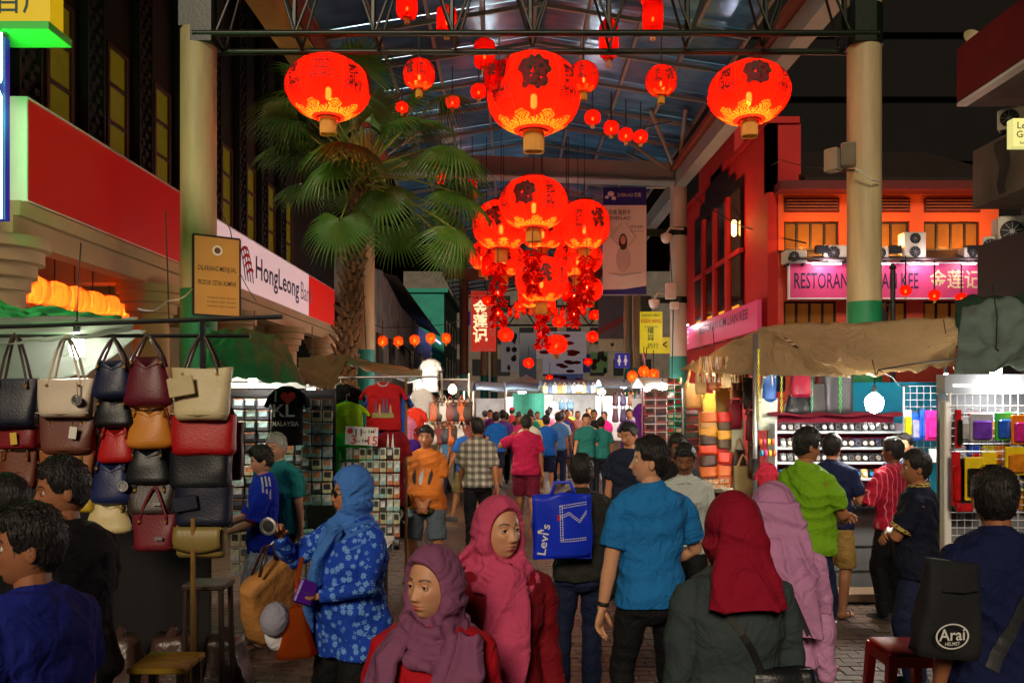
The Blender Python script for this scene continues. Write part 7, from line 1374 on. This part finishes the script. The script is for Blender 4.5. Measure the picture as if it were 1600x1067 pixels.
for x0, y0, x1, y1, st, c, nm, lab in RBG: handbag(lab, x0, y0, x1, y1, 9.6 if x0 > 1175 else 9.9 + (1170 - x0) * .012, st, C(*c), nm, P(0, 556, 9.8).z if y0 < 630 else None, 'bags of the stall by the chrome pole', hcol=C(190, 150, 110) if x0 < 1150 else None)
MORE = [(1150, 575, 1172, 610, 'hobo', (90, 40, 30), 'rust dark'), (1160, 590, 1182, 640, 'tote', (40, 34, 36), 'charcoal'), (1164, 640, 1184, 690, 'hobo', (100, 22, 40), 'garnet'), (1168, 690, 1188, 740, 'tote', (70, 46, 34), 'walnut'), (1198, 660, 1216, 690, 'satchel', (214, 120, 40), 'tangerine'), (1204, 575, 1228, 612, 'tote', (50, 110, 170), 'steel blue'), (1218, 640, 1238, 668, 'hobo', (130, 20, 44), 'raspberry'), (1246, 570, 1268, 606, 'tote', (60, 50, 90), 'indigo'), (1270, 574, 1292, 612, 'hobo', (150, 70, 60), 'brick'), (1300, 578, 1322, 614, 'tote', (44, 44, 48), 'graphite'), (1086, 588, 1104, 616, 'tote', (190, 150, 90), 'honey'), (1106, 586, 1124, 610, 'hobo', (160, 90, 50), 'caramel'), (1126, 582, 1144, 606, 'tote', (200, 170, 120), 'wheat')]
for x0, y0, x1, y1, st, c, nm in MORE: handbag('%s bag squeezed among the others in the bag stall by the chrome pole' % nm, x0, y0, x1, y1, 10.0 + random.uniform(0, .25), st, C(*c), 'more_' + nm.replace(' ', '_'), None, 'bags of the stall by the chrome pole')
for col_, (xa, xb, ys, cs) in enumerate((((1092, 1121, (646, 656, 668, 681, 695, 714, 731), ((214, 110, 40), (190, 140, 80), (214, 150, 40), (70, 50, 36), (214, 62, 24), (80, 50, 36), (200, 96, 30)))), (1119, 1143, (646, 658, 673, 687, 709, 730, 745), ((206, 40, 24), (90, 66, 40), (220, 160, 40), (84, 62, 40), (214, 54, 26), (206, 100, 36), (180, 80, 30))))):
    for i, (yy, c) in enumerate(zip(ys, cs)): q = P((xa + xb) / 2, yy + 6, 10.2); me_ = bagmesh('satchel', (xb - xa) * 10.2 / F * .97, .135, .14, i).copy(); me_.materials.append(leather('purse%d_%d' % (col_, i), C(*c), .45)); o = link('purse', me_, None, Tr(q) @ Rz(random.uniform(-9, 9)) @ Ry(random.uniform(-5, 5))); tag(o, ('%s rolled purse stacked in the %s pile of the bag stall' % (('orange', 'tan', 'mustard', 'dark brown', 'vermilion', 'cocoa', 'amber')[i] if col_ == 0 else ('red', 'umber', 'yellow', 'brown', 'scarlet', 'pumpkin', 'rust')[i], ('outer', 'inner')[col_])), 'purse', 'rolled purses in the bag stall')
for i in range(16): q = P(1094 + 5.2 * i, 572, 10.1); MBs = MB().tube([(0, 0, .12), (-.02, 0, -.05), (-.03, -.02, -.2)], .007, 5).tube([(0, 0, .12), (.02, 0, -.05), (.03, -.02, -.2)], .007, 5); o = MBs.build('bag_strap', leather('strap%d' % (i % 3), [C(214, 160, 110), C(120, 80, 50), C(200, 190, 180)][i % 3]), T=Tr(q)); tag(o, 'leather strap hanging in the row under the tarpaulin peak', 'strap', 'straps under the tarpaulin peak')
t = thing('chrome_pole', 'tall chrome pole holding up the beige tarpaulin', 'pole', (P(1180, 0, 9.3).x, 9.3, 0)); MB().tube([(0, 0, 0), (0, 0, P(0, 522, 9.3).z)], .028, 12).build('tube', STEEL, t, smooth=True); MB().cbox((0, 0, 1.25), (.07, .07, .16), .01).build('clamp', DARKM, t)
for (px, y0, y1, c, lab) in ((1185, 545, 660, C(200, 190, 40), 'yellow plastic chain on the chrome pole'), (1221, 556, 648, C(190, 190, 70), 'pale yellow plastic chain beside the azure tote'), (1268, 585, 648, C(60, 170, 120), 'mint green plastic chain above the watch shelf'), (1313, 585, 648, C(50, 190, 60), 'bright green plastic chain beside the wrapped bag')):
    a = P(px, y0, 9.25); t = thing('plastic_chain', lab, 'chain', a); L = (y1 - y0) * 9.25 / F; n = int(L / .035); cm = mat('chain%d' % px, c, .4, var=.1)
    for i in range(n):
        m = MB(); rr = .011; m.tube([(rr * math.cos(u), 0, -.035 * i - .018 + .021 * math.sin(u)) for u in [2 * math.pi * k / 8 for k in range(9)]], .0042, 5, T=Rz(90 * (i % 2))); m.build('link', cm, t)
packets('sunglasses pack on the green hung rack', 'sunglasses on the green rack', 1042, 590, 1066, 712, 11.4, 2, 11, sets=[mat('gl%d' % i, C(*c), .2, var=.6, vs=30) for i, c in enumerate(((30, 90, 50), (40, 40, 40), (170, 160, 140), (150, 40, 40), (90, 110, 90)))])
packets('dark green purse in the stack beside the glasses rack', 'green purses by the glasses rack', 1068, 640, 1093, 708, 10.6, 1, 6, sets=[mat('gp%d' % i, C(*c), .35, var=.3) for i, c in enumerate(((20, 60, 46), (24, 40, 36), (90, 24, 50)))], name='purse', cat='purse')
packets('sandal pair on the pink shoe rack', 'shoes on the pink rack', 1006, 612, 1042, 700, 14, 2, 7, sets=[mat('sd%d' % i, C(*c), .4, var=.6, vs=30) for i, c in enumerate(((40, 34, 34), (90, 60, 50), (150, 60, 60), (60, 40, 60)))], name='shoe', cat='shoe')
t = thing('shoe_rack', 'thin pink frame holding rows of sandals', 'rack', P(1024, 655, 14.1)); PKF = mat('pink_frame', C(170, 110, 120), .4)
for x in (-.22, .22): MB().tube([(x, 0, .55), (x, 0, -1.2)], .014, 6).build('upright', PKF, t)
for z in (.5, .36, .22, .08, -.06, -.2, -.34): MB().tube([(-.22, 0, z), (.22, 0, z)], .008, 6).build('rail', PKF, t)
tshirt('purple shirt with an orange shoulder beside the shoe rack', 990, 630, 1010, 690, 14.5, tcol('violet', 90, 30, 130))
t = thing('stall_shelf', 'low lit shelf of small goods under the rolled purses', 'shelf', P(1118, 765, 10.3)); MB().cbox((0, .1, 0), (.42, .4, .05), .01).build('board', WHITE, t); MB().cbox((0, .2, -.5), (.40, .3, .9), .01).build('cabinet', mat('red_cabinet', C(110, 30, 34), .5), t)
packets('small boxed trinket on the low lit shelf', 'trinkets on the low shelf', 1098, 748, 1140, 764, 10.1, 5, 2, sets=[mat('tk%d' % i, C(*c), .4, var=.4) for i, c in enumerate(((220, 200, 170), (214, 120, 40), (190, 170, 150)))])
# ---- watch stall
WY = 9.4
bs_ = thing('backdrop_sheet', 'bright blue sheet behind the watch stall', 'sheet', P(1410, 640, 10.6)); MB().sheet(lambda a, b: (-.95 + 2.6 * a, .03 * math.sin(9 * a), -1.4 + 1.75 * b), 20, 8, .006).build('fabric', mat('sky_sheet', C(20, 150, 190), .6, var=.12, vs=2), bs_, smooth=True)
sh_ = thing('watch_shelf', 'tiered white display shelf lined with red cloth', 'shelf', P(1310, 800, WY)); zb = sh_.location.z; RC = mat('red_lining', C(140, 20, 50), .8, var=.2)
MB().box((0, .2, .52), (1.42, .03, 1.15)).build('back_cloth', RC, sh_)
for i, py in enumerate((675, 700, 723, 748, 771, 790)): MB().cbox((0, .06, P(0, py, WY).z - zb), (1.42, .22, .03), .006).build('shelf_board', mat('shelf_white', C(196, 204, 214), .4, var=.05), sh_)
for x in (-.72, .72): MB().box((x, .08, .45), (.025, .26, 1.1)).build('side_panel', mat('shelf_white', (0, 0, 0)), sh_)
MB().sheet(lambda a, b: (-.76 + 1.52 * a, .2 - .3 * b, P(0, 648, WY).z - zb + .02 - .03 * b + .012 * math.sin(20 * a)), 24, 5, .004).build('top_cloth', RC, sh_)
Wm = [mat('w_black', (.015, .015, .02), .3, var=.1), mat('w_silver', (.6, .6, .62), .25, .7, var=.1), mat('w_white', (.7, .7, .68), .4, var=.05), mat('w_navy', C(24, 30, 80), .3), mat('w_cyan', C(30, 130, 190), .4), mat('w_yellow', C(214, 190, 120), .4), mat('w_red', C(206, 60, 30), .4), mat('w_gold', C(190, 150, 90), .3, .8)]
wpr = {}
def watch_mesh(boxm, casem, dialm):
    k = (boxm, casem, dialm)
    if k not in wpr:
        m = MB().cbox((0, .03, 0), (.072, .05, .115), .006, 0); m.lathe([(.030, 0), (.030, .012), (.025, .016)], 16, 1, Tr(0, .002, 0) @ Rx(90)); m.lathe([(.0235, 0), (.0235, .003)], 16, 2, Tr(0, -.0145, 0) @ Rx(90)); m.box((0, -.0185, .008), (.003, .002, .016), 0); m.box((.006, -.0185, 0), (.012, .002, .003), 0); m.box((0, .0, .043), (.022, .012, .03), 0); m.box((0, .0, -.043), (.022, .012, .03), 0)
        me = m.mesh('watch'); [me.materials.append(Wm[q]) for q in k]; me.polygons.foreach_set('material_index', m.m); wpr[k] = me
    return wpr[k]
rows_ = ((675, 'top', [(0, 1, 2), (0, 1, 1), (0, 1, 0), (0, 7, 2)]), (700, 'second', [(0, 1, 2), (0, 7, 2), (3, 1, 0), (0, 1, 3)]), (723, 'third', [(0, 1, 2), (0, 1, 0), (0, 7, 1), (0, 1, 2)]), (748, 'fourth', [(4, 4, 2), (5, 5, 2), (3, 3, 4), (0, 0, 1), (6, 6, 2), (0, 7, 0), (0, 3, 4)]))
for py, nm, sets in rows_:
    for i in range(17):
        q = P(1224 + 10.6 * i, py - 7.5, WY - .02); k = sets[(i * 5 + i // 3) % len(sets)]; o = link('watch', watch_mesh(*k)); o.location = (q.x, q.y, q.z); o.rotation_euler = (R(-14), 0, random.uniform(-.1, .1)); tag(o, ('%s watch standing on the %s tier of the display shelf' % (('black strap', 'silver', 'blue')[0 if k[0] == 0 else 2] if nm != 'fourth' else {4: 'cyan', 5: 'cream', 3: 'navy', 0: 'black', 6: 'orange red'}[k[0]], nm)), 'watch', 'watches on the display shelf')
for i in range(8): q = P(1245 + 22 * i, 783, WY - .04); tag(MB().cbox((0, 0, 0), (.15, .12, .07), .006).build('watch_box', mat('box_grey', C(170, 176, 184), .5, var=.1), T=Tr(q)), 'pale grey watch box on the bottom tier', 'box', 'watch boxes on the bottom tier')
ct = thing('sales_counter', 'grey metal counter in front of the watch shelf', 'counter', (P(1345, 0, 8.5).x, 8.5, 0)); MB().cbox((0, .2, .46), (1.0, .5, .88), .01).build('cabinet', mat('counter_grey', C(104, 104, 104), .5, .1, var=.25, vs=2), ct); MB().cbox((0, .18, .93), (1.06, .58, .05), .012).build('counter_top', mat('counter_top', C(150, 150, 146), .3, var=.15), ct)
MB().box((0, -.054, .5), (.98, .006, .008)).box((0, -.054, .25), (.98, .006, .008)).build('groove', BLACK, ct); MB().tube([(.2, -.06, .62), (.2, -.1, .62), (.42, -.1, .62), (.42, -.06, .62)], .01, 6).build('handle', STEEL, ct)
for i in range(12): q = P(1318 + 5.5 * i, 787 - 2 * (i % 2), 8.4); o = link('watch', watch_mesh(*[(0, 7, 0), (0, 1, 2), (0, 6, 0)][i % 3])); o.location = q; o.rotation_euler = (R(-70), 0, random.uniform(-1, 1)); tag(o, 'loose watch lying on the grey metal counter', 'watch', 'loose watches on the counter')
bx_ = thing('carton', 'flattened carton on the paving under the grey counter', 'carton', (P(1345, 0, 8.1).x, 8.15, .05)); MB().cbox((0, 0, .03), (.5, .3, .08), .006).build('box', mat('carton', C(100, 80, 60), .8), bx_)
for i, (px, py, c, lab) in enumerate(((1198, 690, C(214, 110, 40), 'orange and pink coiled belts beside the watch shelf'), (1200, 708, C(40, 140, 190), 'cyan and coral coiled belts beside the watch shelf'))):
    t = thing('belt_rolls', lab, 'belts', P(px, py, 9.0))
    for k in range(4): MB().lathe([(.035, -.012), (.035, .012), (.012, .014), (.012, -.014)], 14, T=Tr(-.07 + .045 * k, 0, 0) @ Ry(90)).build('belt', mat('belt%d%d' % (i, k), (c, C(200, 60, 110), C(220, 190, 50), C(214, 90, 60))[k], .5), t)
tshirt('crimson cloth hanging below the coiled belts', 1178, 722, 1216, 800, 9.3, tcol('crimsonc', 130, 16, 34))
# wire grid with packs
def grid(label, x0, y0, x1, y1, Y, step=.06, m=STEEL, yaw=0):
    a, b2 = P(x0, y0, Y), P(x1, y1, Y); w, h = b2.x - a.x, a.z - b2.z; t = thing('wire_rack', label, 'rack', ((a.x + b2.x) / 2, Y, b2.z), yaw)
    MB().tube([(-w / 2, 0, 0), (-w / 2, 0, h), (w / 2, 0, h), (w / 2, 0, 0), (-w / 2, 0, 0)], .012, 6).build('frame', WHITE, t)
    for i in range(1, int(w / step)): MB().tube([(-w / 2 + i * step, .005, 0), (-w / 2 + i * step, .005, h)], .003, 4).build('wire', m, t)
    for i in range(1, int(h / step)): MB().tube([(-w / 2, -.003, i * step), (w / 2, -.003, i * step)], .003, 4).build('wire', m, t)
    return t
WW = mat('wire_white', (.65, .66, .68), .4, .2, var=.05)
grid('white wire rack before the bright blue sheet', 1412, 603, 1480, 720, 9.2, .075, WW); g2 = grid('near wire rack full of phone accessories', 1484, 615, 1640, 860, 6.0, .055, WW); MB().box((.0, .16, .55), (.74, .02, 1.15)).build('backing', mat('rack_grey', C(120, 122, 128), .6, var=.3, vs=5), g2); MB().cbox((-.375, .03, .2), (.05, .08, 1.75), .008).build('post', WHITE, g2); MB().box((0, .05, 1.2), (.8, .12, .14)).build('lamp_cover', mat('lampcover', C(130, 134, 140), .4), g2)
PC = {'blue': (40, 90, 200), 'pink': (214, 40, 130), 'mix': (150, 150, 190), 'yellow': (220, 190, 30), 'orange': (230, 120, 30), 'purple': (110, 60, 180), 'green': (60, 170, 70), 'clear': (170, 170, 176), 'red': (180, 24, 30), 'black': (30, 28, 26)}
def blister(label, x0, y0, x1, y1, Y, c, c2=None, txt=None, tcol_=None):
    a, b2 = P(x0, y0, Y), P(x1, y1, Y); w, h = b2.x - a.x, a.z - b2.z; t = thing('blister_pack', label, 'pack', ((a.x + b2.x) / 2, Y, (a.z + b2.z) / 2), random.uniform(-8, 8)); pm_ = mat('pack_' + c, C(*PC[c]), .3, var=.25, vs=14)
    MB().cbox((0, 0, 0), (w, .02, h), .004).build('card', pm_, t); MB().cbox((0, -.022, -h * .08), (w * .8, .03, h * .66), .012).build('bubble', mat('bubble_' + (c2 or c), C(*PC[c2 or c]), .08, var=.5, vs=18, spec=.8), t); MB().tube([(0, .0, h / 2 - .01), (0, .03, h / 2 + .02), (0, .12, h / 2 + .02)], .003, 4).build('hook', STEEL, t)
    if txt: MB().text(txt, w * .3, Tr(0, -.039, -h * .05) @ Ry(90), off=.01, w=h * .5).build('lettering', tcol_ or BLACK, t)
    return t
for a in (('blue tube pack on the white wire rack', 1423, 645, 1440, 688, 9.1, 'blue', 'mix'), ('deep blue tube pack beside the pink packs', 1437, 640, 1452, 686, 9.05, 'blue'), ('hot pink tube pack on the white wire rack', 1446, 641, 1468, 688, 9.0, 'pink', 'pink'), ('silver mixed pack beside the pink pack', 1466, 632, 1482, 680, 9.1, 'mix', 'purple'), ('yellow cable pack at the edge of the white rack', 1411, 640, 1424, 684, 9.1, 'clear', 'yellow'),
          ('clear pack with a purple coiled cable', 1516, 646, 1550, 690, 5.9, 'clear', 'purple'), ('clear pack with green and blue plugs', 1554, 644, 1582, 688, 5.9, 'green', 'blue'), ('orange earphone box with a pink bubble', 1580, 648, 1606, 694, 5.85, 'orange', 'pink'), ('yellow and black charger pack', 1508, 714, 1534, 782, 5.8, 'yellow', 'black'), ('black and yellow charger pack behind', 1500, 716, 1514, 784, 5.9, 'black', 'black'), ('yellow pack with a second bubble near the head of the man with the bag', 1570, 698, 1602, 742, 5.85, 'yellow', 'orange'), ('tall red cable pack by the rack post', 1487, 706, 1500, 790, 5.9, 'red', 'red'), ('clear pack at the rack post', 1498, 650, 1516, 690, 5.95, 'clear', 'clear'), ('dark red pens hanging by the rack post', 1492, 640, 1502, 700, 5.9, 'red', 'black'), ('small red box under the yellow pack', 1494, 786, 1520, 800, 5.85, 'red', 'red'), ('small white box beside the red box', 1520, 784, 1548, 800, 5.85, 'clear', 'clear')): blister(*a)
blister('yellow pack with black vertical safe speed lettering', 1534, 706, 1556, 790, 5.85, 'yellow', 'yellow', 'SAFE SPEED', BLACK)
for x, y in ((1447, 718), (1460, 712), (1432, 722)): q = P(x, y, 8.8); tag(MB().cbox((0, 0, 0), (.10, .02, .15), .004, T=Rx(-20)).build('boxed_item', PKc[0], T=Tr(q)), 'white boxed item leaning on the ledge of the white rack', 'box', 'boxed items on the white rack ledge')
rk2 = random.Random(21); kinds = ['clear', 'yellow', 'black', 'orange', 'purple', 'blue', 'red', 'mix', 'green']; kn = {'clear': 'clear', 'yellow': 'yellow', 'black': 'black', 'orange': 'orange', 'purple': 'purple', 'blue': 'blue', 'red': 'red', 'mix': 'lavender', 'green': 'green'}
for r_, y0 in enumerate((690, 742, 796, 800)):
    for c_ in range(6):
        x0 = 1490 + 22 * c_; k1, k2 = rk2.choice(kinds), rk2.choice(kinds)
        blister('%s accessory pack with %s bubble hung behind the front packs' % (kn[k1], kn[k2]), x0, y0 - 46, x0 + 19, y0, 6.08, k1, k2)['group'] = 'packs behind the front packs'
sk_ = thing('dark_fill_sheet', 'added dark sheet standing in for the gloom under the handbags', 'cloth', (-2.7, 5.75, 0)); MB().sheet(lambda a, b: (-1.1 + 1.72 * a, .03 * math.sin(22 * a), .02 + 1.35 * b), 40, 8, .006).build('fabric', mat('fill_dark', C(16, 12, 11), .9, var=.3, vs=3), sk_, smooth=True)  # added near-black sheet, hides bright paving and stands in for the dark there
lc = thing('light_fixture', 'white batten lamp above the near wire rack', 'lamp', P(1560, 598, 6.0)); MB().box((0, .03, .02), (.7, .06, .05)).build('housing', WHITE, lc); MB().tube([(-.33, 0, -.02), (.33, 0, -.02)], .014, 8).build('tube_lamp', glow('batten', (1, .97, .92), 9), lc); lamp(lc, (0, -.08, -.05), 9, (1, .96, .9), .08, 'tube_light')
# ---- seats
rs_ = thing('plastic_stool', 'red plastic stool at the feet of the navy polo man', 'stool', P(1412, 1008, 4.75) * Vector((1, 1, 0)) if False else Vector((P(1412, 0, 4.72).x, 4.72, 0))); RP = mat('red_plastic', C(190, 24, 26), .35, var=.05); SH = 2 - (1005 - 622) * 4.72 / F
MB().cbox((0, 0, SH - .015), (.28, .28, .03), .012).build('seat', RP, rs_, auto=40)
for sx in (-1, 1):
    for sy in (-1, 1): MB().loft([[(sx * .125 + a, sy * .125 + b, SH - .02) for a, b in ((-.025, -.025), (.025, -.025), (.025, .025), (-.025, .025))], [(sx * .165 + a, sy * .165 + b, 0) for a, b in ((-.018, -.018), (.018, -.018), (.018, .018), (-.018, .018))]]).build('leg', RP, rs_)
for a, b in (((-1, -1), (1, -1)), ((-1, 1), (1, 1)), ((-1, -1), (-1, 1)), ((1, -1), (1, 1))): MB().span((a[0] * .14 - .01, a[1] * .14 - .01, SH - .09), (b[0] * .14 + .01, b[1] * .14 + .01, SH - .03)).build('apron', RP, rs_)
def stool(label, X, Y, h, w, m, name='wooden_stool'):
    t = thing(name, label, 'stool', (X, Y, 0)); MB().cbox((0, 0, h - .02), (w, w * .8, .035), .008).build('seat', m, t)
    for sx in (-1, 1):
        for sy in (-1, 1): MB().tube([(sx * w * .4, sy * w * .32, h - .03), (sx * w * .47, sy * w * .38, 0)], .018, 6).build('leg', m, t)
    for sy in (-1, 1): MB().tube([(-w * .45, sy * w * .36, h * .3), (w * .45, sy * w * .36, h * .3)], .012, 6).build('rung', m, t)
stool('tall dark wooden stool under the olive satchel', -1.86, 5.1, .88, .26, mat('dark_wood', C(58, 40, 28), .6, var=.3)); 
t = thing('low_bench', 'low yellow painted wooden bench beside the bamboo leg', 'bench', (P(255, 0, 4.35).x, 4.4, 0)); hz = 2 - (1040 - 622) * 4.3 / F; YW = mat('yellow_wood', C(200, 160, 50), .5, var=.2, vs=6)
for k in range(3): MB().cbox((0, -.1 + .1 * k, hz - .015), (.30, .095, .03), .006).build('plank', YW, t)
for sx in (-1, 1):
    for sy in (-1, 1): MB().box((sx * .12, sy * .11, hz / 2 - .02), (.04, .04, hz - .03)).build('leg', mat('dark_wood', (0, 0, 0)), t)
for i in range(3): t = thing('goods_sack', 'dark plastic sack of goods heaped under the handbags', 'sack', (-2.5 + .33 * i, 5.3, 0), 0, 'sacks under the handbags'); MB().loft(bagrings(.36, .34, .48, 9, .35, .6, i * 5)).build('sack_body', mat('sack_brown', C(60, 40, 34), .35, var=.4, bump=.8, bs=9), t, smooth=True, T=Tr(0, 0, .49)); MB().tube([(0, 0, .47), (.02, 0, .55)], [.05, .02], 8).build('knot', mat('sack_brown', (0, 0, 0)), t)
# ---- far stalls
def farstall(label, x0, x1, Y, ytop, m, items, side=0):
    a, b2 = P(x0, ytop, Y), P(x1, ytop, Y); w = b2.x - a.x; t = thing('market_stall', label, 'stall', ((a.x + b2.x) / 2, Y, 0)); z = a.z
    MB().sheet(lambda u, v: (-w / 2 + w * u, -.5 + 2.2 * v, z - .2 + .25 * math.sin(math.pi * v) + .02 * math.sin(5 * u)), 12, 8, .005).build('awning', m, t, smooth=True)
    for sx in (-1, 1): MB().tube([(sx * w / 2, -.4, 0), (sx * w / 2, -.4, z - .2)], .03, 6).build('post', STEEL, t)
    MB().box((0, 1.3, z / 2 - .2), (w, .05, z - .5)).build('back_sheet', mat('stall_back', C(190, 190, 190), .7, var=.3, vs=3), t); MB().cbox((0, .2, .4), (w * .95, .8, .8), .02).build('table', mat('stall_table', C(120, 110, 100), .7, var=.3), t)
    return t
FW = mat('far_white', (.5, .52, .5), .6, var=.1)
for x0, x1, Y, yt, lab in ((726, 790, 25, 600, 'brightly lit white stall under the vertical sign posts'), (790, 842, 28, 598, 'white umbrella stall in the middle distance'), (842, 940, 28, 588, 'lit stall with rows of pale bags in the middle distance'), (938, 1000, 24, 592, 'white sheeted stall before the toilet sign'), (1000, 1062, 19.5, 592, 'white sheeted stall beside the shoe rack'), (690, 740, 19, 598, 'lit stall beyond the leaning rack')): farstall(lab, x0, x1, Y, yt + random.uniform(-6, 8), [FW, mat('far_cream', (.5, .42, .3), .6), mat('far_blue', (.2, .3, .42), .6), mat('far_teal', (.15, .36, .34), .6)][int(x0) % 4], 0)
for i in range(12): px = 848 + 7.5 * i; handbag('pale bag hung in the middle distance stall', px, 602, px + 8, 614, 27.2, 'tote', [C(200, 180, 130), C(90, 110, 140), C(190, 190, 190), C(160, 120, 60)][i % 4], 'far%d' % (i % 4), None, 'bags of the middle distance stall')
for i, px in enumerate((872, 885)): handbag('blue grey tote hung low in the middle distance stall', px, 628, px + 12, 640, 26.6, 'tote', C(70, 110, 140), 'fartote', None, 'blue totes of the middle distance stall')
for i in range(8): px = 956 + 12 * (i % 4); handbag('plum bag in the white sheeted stall', px, 612 + 26 * (i // 4), px + 11, 634 + 26 * (i // 4), 22.5, 'hobo', [C(80, 40, 60), C(60, 40, 90), C(120, 70, 50), C(90, 80, 90)][i % 4], 'plum%d' % (i % 4), None, 'plum bags in the white stall')
tm2 = thing('parasol', 'white market parasol in the middle distance', 'parasol', P(822, 612, 30)); MB().lathe([(1.3, 0), (.9, .2), (.4, .42), (.02, .6)], 8, cap=False).build('canopy', FW, tm2); MB().tube([(0, 0, -2.1), (0, 0, .62)], .03, 6).build('pole', STEEL, tm2)
tg = thing('green_cloth_stall', 'sea green cloth hung at a far stall', 'cloth', P(826, 634, 26.5)); MB().sheet(lambda a, b: (-.5 + 1.0 * a, .04 * math.sin(8 * a), -.4 + .8 * b), 10, 6, .01).build('fabric', mat('sea_cloth', C(60, 160, 140), .7), tg)
t = thing('power_cable', 'black cable looping over the street between the tarpaulins', 'cable', P(1366, 590, 7.9)); o0 = P(1366, 590, 7.9); MB().tube([P(x, y, Y) - o0 for x, y, Y in ((1366, 600, 7.9), (1372, 578, 7.9), (1430, 568, 7.8), (1500, 560, 7.5))], .008, 5).tube([P(x, y, 7.9) - o0 for x, y in ((1372, 578), (1395, 590), (1405, 602), (1420, 604))], .006, 5).build('wire', BLACK, t)

# ---- overhead cables and tarpaulin ropes
CAB = [(((337, 300, 12.0), (360, 360, 13), (372, 420, 14.5), (400, 470, 16)), 'thin black cable drooping from the bank side pillar along the bank sign'), (((258, 330, 9.6), (262, 420, 9.4), (264, 500, 8.8)), 'thin black cable hanging in front of the red fascia'), (((1340, 268, 11.8), (1290, 262, 14), (1220, 250, 18), (1190, 262, 22)), 'thin cable strung from the loudspeakers to the red tower'), (((1075, 300, 26), (1150, 350, 22), (1260, 380, 19.2)), 'slack cable across the red side wall'), (((560, 300, 24.5), (566, 420, 24.6), (572, 545, 24.7)), 'cable running down the pillar behind the palm'), (((700, 330, 30), (760, 345, 30), (860, 338, 30), (1000, 330, 29)), 'cable strung across the street behind the lantern cluster'), (((1046, 380, 25.7), (1052, 470, 25.7), (1050, 590, 25.7)), 'cable running down the pale pillar'), (((1490, 574, 7.7), (1520, 610, 7.2), (1530, 640, 7.0)), 'rope hanging from the corner of the beige tarpaulin'), (((215, 482, 5.55), (262, 470, 6.5), (300, 452, 11.5)), 'rope from the pale awning to the bank side pillar')]
for pts, lab in CAB:
    o0 = P(*pts[0]); t = thing('cable' if 'cable' in lab else 'rope', lab, 'cable' if 'cable' in lab else 'rope', o0); pp = [P(*p) - o0 for p in pts]; fine = []
    for i in range(len(pp) - 1):
        for k in range(5): u = k / 5; fine.append(pp[i].lerp(pp[i + 1], u) + Vector((0, 0, -.04 * math.sin(math.pi * u))))
    MB().tube(fine + [pp[-1]], .008 * max(1, pts[0][2] / 12), 5).build('strand', BLACK if 'cable' in lab else CREAM, t)
bpy.context.view_layer.update()
